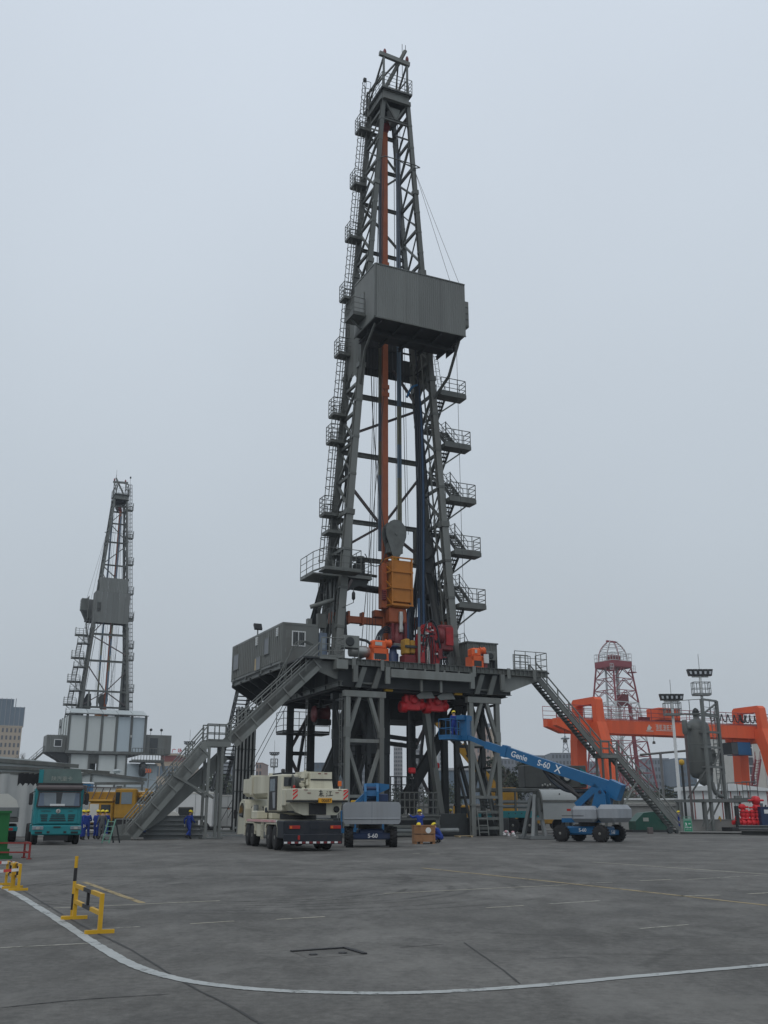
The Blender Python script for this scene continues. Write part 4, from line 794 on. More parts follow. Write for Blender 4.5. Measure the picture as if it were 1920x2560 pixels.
# top drive
td = rig_thing('top_drive', 'amber box-framed top drive with red-brown pipe handler below', 'top drive', (6.9, 5, 13))
P_box(td, 'motor_house', (6.12, 4.25, 17.35), (7.78, 5.6, 20.7), 'amber', 0.04)
for (a, b) in (((6.02, 4.16), (6.14, 4.28)), ((7.72, 4.16), (7.86, 4.28)), ((5.72, 5.5), (5.86, 5.64)), ((7.72, 5.5), (7.86, 5.64))): P_box(td, 'frame_post', (a[0], a[1], 17.1), (b[0], b[1], 20.85), 'amber')
for z in (17.05, 18.4, 19.7, 20.82): P_box(td, 'frame_rail', (6.0, 4.13, z), (7.88, 4.2, z + 0.12), 'amber'); P_beam(td, 'frame_rail', (6.05, 4.2, z + 0.06), (5.78, 5.6, z + 0.06), 0.1, 0.12, 'amber')
for z0, z1 in ((17.1, 18.4), (18.4, 19.7), (19.7, 20.8)): P_beam(td, 'frame_brace', (6.05, 4.2, z0), (5.78, 5.6, z1), 0.09, 0.09, 'amber')
P_box(td, 'side_shroud', (5.5, 4.9, 16.9), (6.0, 5.6, 20.5), 'orange_rail', 0.05); P_box(td, 'motor_underside', (6.2, 4.35, 16.95), (7.7, 5.5, 17.34), 'amber', 0.1)
mb = MB()
for k in range(5): mb.lathe([(0.1, 0), (0.1, 0.3)], (5.5, 4.85, 17.6 + k * 0.16), 'X', 8)
mb.build('cable_clamp', 'dark_red', td)
P_box(td, 'gear_case', (6.0, 4.5, 15.7), (7.5, 5.5, 16.95), 'orange_rail', 0.12); MB().lathe([(0.42, 13.9), (0.5, 14.1), (0.5, 14.9), (0.36, 15.0), (0.36, 15.75)], (6.85, 4.95, 0), 'Z', 16).build('pipe_handler', 'dark_red', td)
P_box(td, 'handler_frame', (6.2, 4.6, 14.3), (6.45, 5.3, 16.2), 'dark_red', 0.03); P_box(td, 'handler_frame', (7.3, 4.6, 14.3), (7.55, 5.3, 16.2), 'dark_red', 0.03); MB().lathe([(0.16, 15.0), (0.2, 15.3), (0.14, 15.6), (0.2, 16.1), (0.16, 16.6)], (6.9, 4.4, 0), 'Z', 12).build('saver_sub', 'silver', td)
P_box(td, 'grabber', (6.35, 4.4, 13.75), (7.4, 5.2, 14.15), 'rig', 0.08)
for u0, u1 in ((6.3, 6.1), (7.45, 7.5)): P_path(td, 'bail_link', [(u0, 4.8, 14.2), (u1, 4.75, 12.9), (u1 + 0.05, 4.75, 12.35), (u1 - 0.05, 4.72, 12.2)], 0.085, 'red', 8)
# torque beam across the lower mast
tq = rig_thing('torque_beam', 'rust-orange horizontal torque beam bolted across the lower mast legs', 'beam', (6.0, 6, 15.6))
P_box(tq, 'beam', (2.45, 5.8, 15.7), (9.6, 6.2, 16.25), 'orange_rail', 0.04)
for u in (3.0, 4.2, 8.2, 8.9): P_box(tq, 'bolt_flange', (u, 5.7, 15.6), (u + 0.16, 6.3, 16.6), 'orange_rail')
P_box(tq, 'roller_box', (5.2, 5.6, 16.3), (6.1, 6.2, 16.85), 'orange_rail', 0.04); P_box(tq, 'rail_shoe', (5.95, 5.6, 14.3), (6.65, 5.93, 17.3), 'orange_rail', 0.04)
for sx in (-1, 1): P_box(tq, 'leg_clamp', (CU + sx * (hw(16) - 0.1) - 0.35, 5.65, 15.55), (CU + sx * (hw(16) - 0.1) + 0.35, 6.3, 16.4), 'orange_rail')
# service loop of hoses
sl = rig_thing('service_loop', 'bundle of black and blue hoses looping down from mid mast', 'hoses', (8.8, 5.2, 13))
for k, (du, dv, m, r) in enumerate(((0, 0, 'hose', 0.11), (0.2, 0.05, 'hose_blue', 0.13), (-0.16, 0.05, 'hose', 0.09), (0.36, 0.1, 'hose', 0.08), (-0.3, 0.12, 'hose', 0.07))):
    e = 1 + 0.1 * k
    P_path(sl, 'hose', curve([(9.1 + du * 0.4, 5.4 + dv, 36.6), (9.15 + du, 5.3 + dv, 33), (9.2 + du, 5.2 + dv, 26), (9.1 + du, 5.2 + dv, 19), (9.0 + du * e, 5.1 + dv, 15.5), (8.5 + du * 0.5, 4.9 + dv, 13.2 - 0.12 * k), (7.95 - du * 0.6, 4.7 + dv, 13.8), (7.75 - du * 0.5, 4.7 + dv, 15.6), (7.9, 4.9 + dv, 17.6)], 8), r, m, 7)
P_path(sl, 'hose', curve([(9.0, 5.3, 36.6), (8.4, 5.2, 36.2), (7.9, 5.1, 35.2)], 6), 0.1, 'blue', 6)
for k in range(3): P_path(sl, 'hose', curve([(8.0 + 0.2 * k, 5.4, 13.0), (8.3 + 0.15 * k, 5.6, 16.5), (8.9 + 0.1 * k, 5.6, 20), (9.2, 5.5, 23)], 6), 0.09, 'hose', 6)
# tubing loop by the winch
for k in range(1):
    hl = rig_thing('hose_arch', 'black hose arch rising beside orange winch to the pipe handler', 'hoses', (5.0, 3.5, 12))
    for j in range(4): P_path(hl, 'hose', curve([(4.3 + j * 0.15, 3.2, 12.1), (4.25 + j * 0.15, 3.4, 13.2), (4.6 + j * 0.13, 3.8, 14.5), (5.5, 4.3, 15.3 - j * 0.14), (6.1, 4.7, 15.3 - j * 0.12)], 6), 0.06, 'hose', 6)

def winch(name, label, u, v, w_, silver):
    t = rig_thing(name, label, 'winch', (u, v, 12), 'orange winches on the drill floor')
    mb = MB()
    for k in (0, 1): mb.box((u + k * (w_ - 0.18), v - 0.5, 12.0), (u + 0.18 + k * (w_ - 0.18), v + 0.5, 12.95))
    mb.box((u, v - 0.55, 12.0), (u + w_, v + 0.55, 12.16)); mb.box((u, v - 0.5, 12.62), (u + w_, v - 0.42, 13.0)); mb.build('winch_frame', 'orange_red', t)
    P_box(t, 'gear_housing', (u + 0.1, v - 0.42, 12.95), (u + w_ - 0.1, v + 0.42, 13.6), 'orange_red', 0.12)
    MB().lathe([(0.2, 0), (0.3, 0.04), (0.3, 0.1), (0.24, 0.12), (0.24, 0.3), (0.3, 0.32), (0.3, 0.45), (0.18, 0.5)], (u + w_ - 0.1, v - 0.05, 13.45), 'X', 14).build('motor', 'orange_red', t)
    P_box(t, 'drum_grille', (u + 0.2, v - 0.56, 12.2), (u + w_ - 0.2, v - 0.5, 12.6), 'rig_dark'); P_tube(t, 'lever', (u + w_ * 0.8, v - 0.3, 13.5), (u + w_ * 0.75, v - 0.35, 14.0), 0.03, 'rig_dark', 5); P_box(t, 'name_plate', (u + 0.3, v - 0.45, 13.2), (u + w_ - 0.5, v - 0.425, 13.45), 'silver')
    if silver: MB().lathe([(0.3, -1.5), (0.42, -1.45), (0.42, -0.2), (0.35, -0.1), (0.35, 0.0)], (u, v + 0.1, 12.75), 'X', 16).build('drum', 'silver', t); P_path(t, 'air_pipe', [(u - 1.3, v, 13.1), (u - 0.8, v - 0.1, 13.6), (u - 0.2, v, 13.55), (u + 0.2, v, 13.3)], 0.1, 'rig_dark', 6)
    return t
winch('air_winch', 'orange winch with silver drum on the floor edge beside air conditioner', 2.75, 1.2, 1.35, True)
winch('air_winch', 'smaller orange winch on the floor edge beside the right-hand cabin', 11.1, 1.3, 1.0, False)
P_rig = rig_thing('safety_valve', 'red and white upright valve beside the smaller orange winch', 'valve', (12.45, 1.3, 12)); MB().lathe([(0.2, 0), (0.2, 0.9), (0.12, 1.0), (0.22, 1.2), (0.1, 1.6)], (12.5, 1.3, 12), 'Z', 12).build('valve_body', 'dark_red', P_rig); P_box(P_rig, 'valve_cover', (12.3, 1.05, 12.5), (12.75, 1.15, 13.2), 'white', 0.03)
ac = rig_thing('air_conditioner', 'boxy grey air conditioner on a frame next to mast foot', 'air conditioner', (0.9, 1.1, 12))
P_box(ac, 'unit', (0.55, 0.6, 12.85), (1.75, 1.4, 13.75), 'rig_light', 0.03); MB().lathe([(0.34, 0), (0.34, -0.03), (0.28, -0.04)], (1.0, 0.6, 13.3), 'Y', 18).build('fan_grille', 'rig_dark', ac)
for u in (0.6, 1.7):
    for v in (0.65, 1.35): P_beam(ac, 'stand_leg', (u, v, 12.0), (u, v, 12.86), 0.06, 0.06, 'rig')
rt = rig_thing('blue_slips', 'blue power slips on rotary table between drill floor machines', 'slips', (5.6, 3.0, 12))
MB().lathe([(0.5, 0), (0.55, 0.25), (0.4, 0.4), (0.42, 1.0), (0.3, 1.1), (0.26, 1.45), (0.5, 1.5), (0.5, 1.6), (0.2, 1.62)], (5.55, 3.0, 12.0), 'Z', 14).build('slips_body', 'dark_blue', rt); P_box(rt, 'slips_arm', (5.0, 2.85, 12.1), (5.3, 3.1, 12.6), 'dark_blue', 0.04); P_box(rt, 'slips_arm', (5.8, 2.8, 12.1), (6.3, 3.1, 12.45), 'dark_blue', 0.04)
ry = rig_thing('iron_roughneck', 'yellow and red iron roughneck standing beside a grey post', 'machine', (6.5, 2.4, 12))
P_box(ry, 'lower_tong', (6.05, 2.0, 12.0), (7.0, 3.0, 12.9), 'dark_red', 0.06); P_box(ry, 'upper_tong', (6.1, 2.0, 12.95), (6.5, 2.9, 14.1), 'crane_yellow', 0.07); P_box(ry, 'upper_tong', (6.55, 2.0, 13.0), (6.95, 2.9, 14.0), 'crane_yellow', 0.07); P_box(ry, 'tong_bar', (6.05, 1.9, 13.4), (7.05, 2.0, 13.6), 'rig_dark', 0.02); P_box(ry, 'base_arm', (5.3, 2.3, 12.0), (6.0, 2.8, 12.35), 'dark_red', 0.03)
po = rig_thing('floor_post', 'slim grey post with blue top on the drill floor', 'post', (7.15, 1.8, 12)); P_tube(po, 'post', (7.15, 1.8, 11.99), (7.15, 1.8, 15.0), 0.11, 'rig_light', 10); P_tube(po, 'post_top', (7.15, 1.8, 15.0), (7.15, 1.8, 17.2), 0.1, 'hose_blue', 10)
# red arch machine
rm = rig_thing('pipe_handling_machine', 'red arched hydraulic pipe arm with dark hose over its top', 'machine', (8.0, 2.4, 12))
arch = [(7.35, 12.0), (7.2, 13.2), (7.45, 14.6), (7.9, 15.4), (8.3, 15.5), (8.65, 15.1), (8.95, 13.9), (9.05, 12.9), (8.85, 12.0), (8.5, 12.0), (8.6, 13.2), (8.35, 14.3), (8.1, 14.6), (7.85, 14.2), (7.75, 13.0), (7.85, 12.0)]
for v in (2.0, 2.7): MB().prism(arch, v, v + 0.16, 'Y').build('side_arm', 'red', rm)
P_box(rm, 'cross_head', (7.7, 2.05, 14.6), (8.5, 2.85, 15.1), 'red', 0.06); P_path(rm, 'top_hose', curve([(7.5, 1.9, 13.6), (7.75, 1.9, 15.1), (8.25, 1.9, 15.65), (8.75, 1.9, 15.0), (8.95, 1.9, 13.5)], 6), 0.06, 'hose', 6)
MB().lathe([(0.16, 12.0), (0.16, 13.6), (0.08, 13.65), (0.08, 14.6)], (8.15, 2.3, 0), 'Z', 10).build('cylinder', 'silver', rm); P_box(rm, 'control_box', (7.15, 1.7, 12.3), (7.6, 1.98, 13.1), 'red', 0.04); P_box(rm, 'base_plate', (7.0, 1.6, 11.99), (9.2, 3.2, 12.14), 'red'); P_box(rm, 'label_plate', (8.8, 1.85, 12.7), (9.15, 1.95, 13.5), 'dark_red', 0.02)
mb = MB(); random.seed(21)
for i in range(46):
    u = random.uniform(7.2, 9.1); z = random.uniform(12.2, 14.6) if abs(u - 8.15) > 0.35 else random.uniform(14.5, 15.3); mb.use(random.choice(['red', 'red', 'dark_red', 'paint_black', 'silver', 'rag_white']))
    k = random.random(); v = random.uniform(1.82, 1.98)
    if k < 0.5: mb.cbox((u - random.uniform(0.04, 0.14), v, z - random.uniform(0.04, 0.16)), (u + random.uniform(0.04, 0.14), 2.05, z + random.uniform(0.04, 0.16)), 0.012)
    else: mb.lathe([(0.035, 0), (0.05, 0.02), (0.05, random.uniform(0.15, 0.5))], (u, v, z - 0.2), random.choice('XZ'), 8)
mb.build('hydraulic_fittings', None, rm)['kind'] = 'stuff'
for k in range(5): P_path(rm, 'hydraulic_hose', curve([(7.4 + 0.28 * k, 1.85, 12.2), (7.3 + 0.3 * k, 1.7, 13.0 + 0.1 * k), (7.7 + 0.2 * k, 1.8, 13.9), (8.1 + 0.05 * k, 1.9, 14.8)], 6), 0.03, 'hose', 5)
rd = rig_thing('pipe_spinner', 'dark red box-shaped spinner hanging at right mast foot', 'machine', (9.8, 3.0, 13.4))
P_box(rd, 'spinner_body', (9.35, 2.5, 13.5), (10.5, 3.4, 15.5), 'dark_red', 0.1); MB().lathe([(0.5, -0.1), (0.7, 0), (0.7, 0.3), (0.4, 0.4)], (9.3, 2.9, 14.6), 'X', 14).build('spinner_wheel', 'dark_red', rd); P_box(rd, 'spinner_panel', (9.8, 2.42, 13.9), (10.45, 2.49, 15.3), 'red', 0.02); P_path(rd, 'support_arm', [(9.6, 2.9, 13.6), (9.45, 2.9, 12.8), (9.5, 2.9, 12.0)], 0.12, 'steel', 8); P_path(rd, 'cable_bundle', curve([(9.2, 2.7, 13.4), (8.95, 2.6, 12.9), (9.3, 2.5, 12.3), (9.0, 2.4, 12.05)], 6), 0.03, 'cable', 5)

# ---------------- cabins
cb = rig_thing('driller_cabin', 'long grey corrugated cabin with barred end window on left shelf', 'cabin', (-1.0, 11.5, 12.2))
x0, x1, y0, y1, z0, z1 = -2.47, 0.38, 5.25, 18.1, 12.2, 15.2
P_box(cb, 'cabin_core', (x0 + 0.06, y0 + 0.06, z0), (x1 - 0.04, y1 - 0.04, z1 - 0.05), 'cabin')
corrugated(cb, 'side_wall', (x0 + 0.03, y1 - 0.15), (x0 + 0.03, y0 + 0.15), z0 + 0.2, z1 - 0.16, 'cabin', 0.46, 0.10, th=0.02)
P_box(cb, 'end_wall', (x0 + 0.14, y0, z0 + 0.15), (x1 - 0.1, y0 + 0.05, z1 - 0.12), 'cabin')
for u, v in ((x0, y0), (x1 - 0.12, y0), (x0, y1 - 0.14)): P_box(cb, 'corner_post', (u - 0.02, v - 0.02, z0), (u + 0.13, v + 0.14, z1), 'cabin')
for z in (z0, z1 - 0.15): P_box(cb, 'frame_rail', (x0 - 0.025, y0 + 0.14, z), (x0 + 0.1, y1 - 0.14, z + 0.16), 'cabin'); P_box(cb, 'frame_rail', (x0 + 0.13, y0 - 0.025, z), (x1 - 0.12, y0 + 0.1, z + 0.15), 'cabin')
P_box(cb, 'roof', (x0 + 0.02, y0 + 0.02, z1 - 0.03), (x1, y1, z1 + 0.03), 'cabin')
wn = P_box(cb, 'window', (-1.68, y0 - 0.03, 13.55), (-0.72, y0 + 0.02, 14.55), 'glass')
for (a, b) in (((-1.74, 13.48), (-0.66, 13.56)), ((-1.74, 14.54), (-0.66, 14.62)), ((-1.74, 13.56), (-1.66, 14.54)), ((-0.74, 13.56), (-0.66, 14.54)), ((-1.24, 13.56), (-1.17, 14.54))): P_box(wn, 'window_frame', (a[0], y0 - 0.05, a[1]), (b[0], y0 - 0.028, b[1]), 'white')
for k in range(7): P_tube(wn, 'window_bar', (-1.6 + k * 0.137, y0 - 0.07, 13.5), (-1.6 + k * 0.137, y0 - 0.07, 14.6), 0.010, 'rig_light', 5)
for v0, v1, a, b in ((8.1, 9.2, 13.3, 14.5), (15.9, 17.4, 13.1, 14.3), (10.1, 11.4, 12.35, 13.3)):
    wv = P_box(cb, 'window', (x0 - 0.11, v0, a), (x0 + 0.02, v1, b), 'bld_win'); mb = MB()
    for (c, d, e, f) in ((v0 - 0.05, v1 + 0.05, a - 0.05, a), (v0 - 0.05, v1 + 0.05, b, b + 0.05), (v0 - 0.05, v0, a, b), (v1, v1 + 0.05, a, b)): mb.box((x0 - 0.13, c, e), (x0 - 0.03, d, f))
    mb.build('window_frame', 'rig_light', wv)
P_box(cb, 'hatch_patch', (x0 - 0.125, 11.1, 12.36), (x0 - 0.112, 11.38, 13.25), 'wood_pale')
for v, a in ((11.0, 14.35), (6.0, 14.3)):
    mb = MB()
    for k in range(5): mb.box((x0 - 0.12, v, a + k * 0.13), (x0 - 0.03, v + 0.45, a + k * 0.13 + 0.09))
    mb.build('vent_louvre', 'white', cb)
for (u0, a, w_, h_) in ((-2.2, 14.1, 0.55, 0.55), (-2.25, 13.0, 0.07, 0.3), (-1.85, 12.95, 0.07, 0.28), (-1.5, 14.75, 0.12, 0.25), (-0.3, 14.7, 0.1, 0.25)): P_box(cb, 'paint_patch', (u0, y0 - 0.012, a), (u0 + w_, y0 - 0.002, a + h_), 'rig_light')
for v in (7.4, 16.9): P_box(cb, 'forklift_pocket', (x0 - 0.04, v, 12.25), (x0 - 0.027, v + 0.3, 12.45), 'rig_dark')
dl = P_tube(cb, 'lamp_post', (x0 + 0.1, 11.6, z1), (x0 + 0.1, 11.6, z1 + 0.5), 0.05, 'rig', 6); MB().prism([(11.3, z1 + 0.5), (11.42, z1 + 0.4), (11.75, z1 + 0.85), (11.6, z1 + 0.97)], x0 - 0.25, x0 + 0.4, 'X').build('flood_lamp', 'lamp_black', dl)
P_box(cb, 'door', (0.42, 5.0, 12.2), (1.0, 5.9, 14.6), 'blue_grey', 0.02); P_box(cb, 'door_pane', (0.52, 4.98, 13.4), (0.86, 4.997, 14.3), 'glass_pale')
for v in (5.6, 10, 14, 17.6): P_box(cb, 'cabin_foot', (x0 - 0.02, v, 11.98), (x0 + 0.2, v + 0.2, 12.2), 'rig')
for nm, lab, uu in (('cable_tangle', 'tangle of black cables hanging between red machine and mast foot', 9.25), ('cable_tangle', 'black cables trailing beside the orange winch with silver drum', 4.35)):
    ct = rig_thing(nm, lab, 'cables', (uu, 2.2, 12), 'cables on the drill floor'); random.seed(int(uu * 10))
    for k in range(7): a_ = random.uniform(-0.3, 0.3); P_path(ct, 'cable', curve([(uu + a_, 2.2, 12.02), (uu + a_ + random.uniform(-0.3, 0.3), 2.1, 12.5), (uu + random.uniform(-0.3, 0.3), 2.3, 13.1), (uu + random.uniform(-0.2, 0.3), 2.6, random.uniform(13.4, 14.3))], 6), 0.028, 'hose', 5)
cr_ = rig_thing('control_cabin', 'small grey ribbed cabin with air conditioner on its front at right end', 'cabin', (13.3, 4.5, 12))
P_box(cr_, 'cabin_core', (12.05, 3.05, 12.0), (14.68, 6.6, 14.38), 'cabin')
corrugated(cr_, 'front_wall', (12.0, 3.04), (14.7, 3.04), 12.0, 14.36, 'rig', 0.28, 0.04, th=0.02); corrugated(cr_, 'side_wall', (12.04, 6.6), (12.04, 3.05), 12.0, 14.36, 'rig', 0.28, 0.04, th=0.02); P_box(cr_, 'roof', (11.95, 2.95, 14.36), (14.78, 6.7, 14.46), 'rig')
au = P_box(cr_, 'air_conditioner', (13.35, 2.55, 13.0), (14.3, 2.95, 13.7), 'rig_light', 0.03); MB().lathe([(0.25, 0), (0.25, -0.05), (0.2, -0.06)], (13.8, 2.55, 13.35), 'Y', 16).build('fan', 'rig_dark', au); P_box(au, 'unit_stand', (13.45, 2.6, 12.0), (13.52, 2.9, 13.0), 'rig_dark'); P_box(au, 'unit_stand', (14.15, 2.6, 12.0), (14.22, 2.9, 13.0), 'rig_dark')
P_path(cr_, 'exhaust_pipe', curve([(11.2, 4.0, 12.0), (11.35, 3.8, 13.2), (11.1, 3.6, 14.0), (10.9, 3.5, 14.6)], 5), 0.12, 'rig', 7)

# ---------------- staircases
st = rig_thing('escape_staircase', 'long grey left staircase with landing and escape slide down to yard', 'staircase', (-8.5, 1.0, 0))
W = 1.1; vc = 0.95
flight(st, (-1.35, vc, 11.95), (-7.55, vc, 6.1), W, 'rig_light', sh=0.5, rr=0.042)
P_box(st, 'landing', (-9.1, vc - 0.6, 5.72), (-7.5, vc + 0.6, 6.05), 'rig_light'); railing(st, [(-7.5, vc - 0.55, 6.05), (-9.1, vc - 0.55, 6.05)], 1.1, 2, 0.8, 0.042, 'rig'); railing(st, [(-7.5, vc + 0.55, 6.05), (-9.1, vc + 0.55, 6.05)], 1.1, 2, 0.8, 0.042, 'rig')
flight(st, (-9.05, vc, 5.95), (-13.9, vc, 0.1), W, 'rig_light', sh=0.5, rr=0.042)
# side skirt plates
for a, b in (((-1.5, 11.6), (-7.4, 6.03)), ((-9.2, 5.5), (-13.6, 0.3))):
    mb = MB(); d = Vector((b[0] - a[0], 0, b[1] - a[1])).normalized(); n_ = Vector((-d.z, 0, d.x)); n_ = n_ if n_.z > 0 else -n_; p = Vector((a[0], vc - 0.56, a[1])); q = Vector((b[0], vc - 0.56, b[1]))
    mb.beam(p - n_ * 0.06, q - n_ * 0.06, 0.04, 0.78)
    L_ = (q - p).length
    for k in range(int(L_ / 1.5) + 1): c = p + d * (k * 1.5 + 0.1); mb.beam(c - n_ * 0.42 + Vector((0, -0.05, 0)), c + n_ * 0.4 + Vector((0, -0.05, 0)), 0.09, 0.05, (0, 1, 0))
    mb.build('side_skirt', 'rig_light', st)
# escape slide: a curved trough running below the stairs
pts = [Vector((u, vc + 0.95, z)) for u, z in ((-7.3, 5.0), (-8.6, 3.75), (-9.9, 2.55), (-11.0, 1.55), (-11.9, 0.85), (-12.8, 0.42), (-13.6, 0.2), (-14.4, 0.14))]
sp_ = curve(pts, 5); mb = MB(); n_ = len(sp_); prof = [(-0.42, 0.45), (-0.42, 0), (0.42, 0), (0.42, 0.45)]
vs_ = []
for i, p in enumerate(sp_):
    d = (sp_[min(i + 1, n_ - 1)] - sp_[max(i - 1, 0)]).normalized(); nn = Vector((0, 1, 0)).cross(d).normalized(); nn = nn if nn.z > 0 else -nn
    vs_ += [p + Vector((0, a, 0)) + nn * b for a, b in ((-0.42, 0.72), (-0.42, 0), (0.42, 0), (0.42, 0.72), (0.36, 0.72), (0.36, 0.06), (-0.36, 0.06), (-0.36, 0.72))]
mb.add(vs_, [(8 * i + k, 8 * i + (k + 1) % 8, 8 * (i + 1) + (k + 1) % 8, 8 * (i + 1) + k) for i in range(n_ - 1) for k in range(8)]); mb.add(vs_, [tuple(range(8)), tuple(8 * (n_ - 1) + 7 - k for k in range(8))]); mb.build('escape_slide', 'rig_light', st)
for u, v in ((-8.0, vc - 0.5), (-8.0, vc + 0.5), (-8.9, vc - 0.5), (-8.9, vc + 0.5)): P_beam(st, 'support_post', (u, v, 0.02), (u, v, 5.75), 0.16, 0.16, 'rig_light')
P_box(st, 'post_foot', (-9.1, vc - 0.7, 0.005), (-7.8, vc + 0.7, 0.1), 'rig')
for v in (vc - 0.62, vc + 0.62): P_beam(st, 'support_brace', (-8.5, v, 2.5), (-11.2, v, 3.9), 0.13, 0.13, 'rig_light')
P_beam(st, 'support_brace', (-8.6, vc - 0.6, 2.6), (-11.5, vc - 0.6, 4.1), 0.1, 0.1, 'rig')
P_box(st, 'stair_shoe', (-14.8, vc - 0.7, 0.01), (-13.6, vc + 0.7, 0.28), 'rig'); P_tube(st, 'shoe_roller', (-15.0, vc - 0.7, 0.2), (-15.0, vc + 0.7, 0.2), 0.18, 'steel', 10)
pf = P_box(st, 'top_landing', (-1.5, vc - 0.6, 11.86), (-0.06, 0.05, 12.0), 'rig_light'); railing(st, [(-1.3, 0.25, 12.02), (0.3, -0.05, 12.02)], 1.35, 3, 0.6, 0.04, 'rig_light'); railing(st, [(0.3, -0.05, 12.02), (0.3, 2.2, 12.02)], 1.35, 3, 0.8, 0.035, 'rig_light')
for k in range(3): P_path(st, 'hose', curve([(-1.6 + 0.2 * k, 1.6, 13.0), (-2.6 + 0.2 * k, 1.5, 13.2), (-3.3, 1.5, 12.0), (-3.6 - 0.3 * k, 1.5, 10.2)], 6), 0.04, 'rig', 5)
# rear staircase by the cabin, going down steeply
s2 = rig_thing('cabin_staircase', 'steep dark staircase from the back of long cabin to the yard', 'staircase', (-0.9, 23, 0)); uc = -0.95
P_box(s2, 'top_landing', (uc - 0.6, 18.0, 11.9), (uc + 0.6, 18.9, 12.05), 'rig_dark')
flight(s2, (uc, 18.8, 12.0), (uc, 22.6, 6.4), 1.15, 'rig_dark', rise=0.3, rr=0.045); P_box(s2, 'landing', (uc - 0.8, 22.5, 6.15), (uc + 0.8, 23.7, 6.38), 'rig_dark'); railing(s2, [(uc - 0.8, 22.5, 6.38), (uc - 0.8, 23.7, 6.38)], 1.1, 2, 0.8, 0.04, 'rig_dark'); flight(s2, (uc, 23.6, 6.3), (uc, 28.2, 0.1), 1.15, 'rig_dark', rise=0.3, rr=0.045)
for u in (uc - 0.65, uc + 0.65):
    for v in (22.6, 23.6): P_beam(s2, 'support_post', (u, v, 0.02), (u, v, 6.2), 0.14, 0.14, 'rig')
for z in (2.0, 4.2): P_beam(s2, 'support_tie', (uc - 0.65, 22.6, z), (uc + 0.65, 22.6, z), 0.1, 0.1, 'rig')
# right staircase
s3 = rig_thing('right_staircase', 'grey open-tread staircase from the right walkway down beside the green exit sign', 'staircase', (24, 2.4, 0)); vc3 = 2.4
flight(s3, (17.55, vc3, 11.85), (23.4, vc3, 6.0), 0.95, 'rig_light', sh=0.36, rr=0.058); P_box(s3, 'landing', (23.3, vc3 - 0.55, 5.78), (24.95, vc3 + 0.55, 6.0), 'rig_light')
flight(s3, (24.9, vc3, 5.92), (30.8, vc3, 0.15), 0.95, 'rig_light', sh=0.36, rr=0.058)
for v in (vc3 - 0.5, vc3 + 0.5): railing(s3, [(23.3, v, 6.0), (24.95, v, 6.0)], 1.1, 2, 0.8, 0.045, 'rig')
for u in (23.5, 24.8): P_beam(s3, 'support_post', (u, vc3 + 0.4, 0.02), (u, vc3 + 0.4, 5.8), 0.14, 0.14, 'rig'); P_beam(s3, 'support_post', (u, vc3 - 0.4, 0.02), (u, vc3 - 0.4, 5.8), 0.14, 0.14, 'rig')
P_beam(s3, 'support_tie', (23.5, vc3 - 0.4, 3.0), (24.8, vc3 - 0.4, 3.0), 0.1, 0.1, 'rig'); P_beam(s3, 'support_brace', (24.8, vc3 - 0.45, 1.6), (26.7, vc3 - 0.45, 4.0), 0.1, 0.1, 'rig_light')
P_tube(s3, 'shoe_roller', (29.6, vc3 - 0.6, 0.25), (29.6, vc3 - 0.4, 0.25), 0.25, 'rig_dark', 14); P_tube(s3, 'shoe_roller', (30.3, vc3 - 0.6, 0.15), (30.3, vc3 - 0.4, 0.15), 0.15, 'rig_dark', 12)
railing(s3, [(14.6, 0.35, 12.0), (17.5, 0.35, 12.0), (17.5, 1.9, 12.0)], 1.5, 3, 1.0, 0.032, 'rig_light'); railing(s3, [(16.2, 3.1, 12.0), (17.6, 3.1, 12.0)], 1.7, 3, 0.7, 0.032, 'rig_light'); railing(s3, [(15.4, 1.7, 12.0), (16.9, 1.7, 12.0)], 1.4, 3, 0.5, 0.03, 'rig_light')

# ================================================================== PEOPLE
POSES = {
 'stand': dict(pel=(0, 0, .95), ch=(0, .01, 1.27), nk=(0, .01, 1.47), hd=(0, .04, 1.62), kn=((-.11, .03, .50), (.11, .02, .50)), an=((-.13, -.03, .09), (.13, -.02, .09)), el=((-.27, -.04, 1.15), (.27, -.04, 1.15)), wr=((-.29, .06, .92), (.29, .06, .92))),
 'talk': dict(pel=(0, 0, .95), ch=(0, .0, 1.27), nk=(0, .02, 1.47), hd=(.01, .06, 1.62), kn=((-.11, .04, .50), (.12, .0, .50)), an=((-.13, -.01, .09), (.16, -.05, .09)), el=((-.27, -.02, 1.15), (.27, -.02, 1.15)), wr=((-.08, .22, 1.13), (.12, .24, 1.08))),
 'walk': dict(pel=(0, 0, .93), ch=(0, .04, 1.26), nk=(0, .07, 1.46), hd=(0, .11, 1.61), kn=((-.10, .20, .52), (.10, -.02, .48)), an=((-.10, .22, .10), (.10, -.34, .16)), el=((-.27, -.16, 1.17), (.27, .06, 1.15)), wr=((-.28, -.10, .92), (.26, .27, 1.02))),
 'reach': dict(pel=(0, 0, .95), ch=(0, .03, 1.27), nk=(0, .05, 1.47), hd=(0, .09, 1.62), kn=((-.11, .03, .50), (.12, .02, .50)), an=((-.13, -.03, .09), (.14, -.02, .09)), el=((-.38, .12, 1.33), (.27, .20, 1.36)), wr=((-.52, .30, 1.47), (.20, .40, 1.50))),
 'crouch': dict(pel=(0, -.05, .34), ch=(0, .14, .63), nk=(0, .28, .80), hd=(0, .36, .92), kn=((-.18, .34, .46), (.17, .34, .44)), an=((-.14, .08, .09), (.14, .06, .09)), el=((-.25, .32, .55), (.25, .34, .53)), wr=((-.12, .50, .45), (.12, .50, .42))),
}
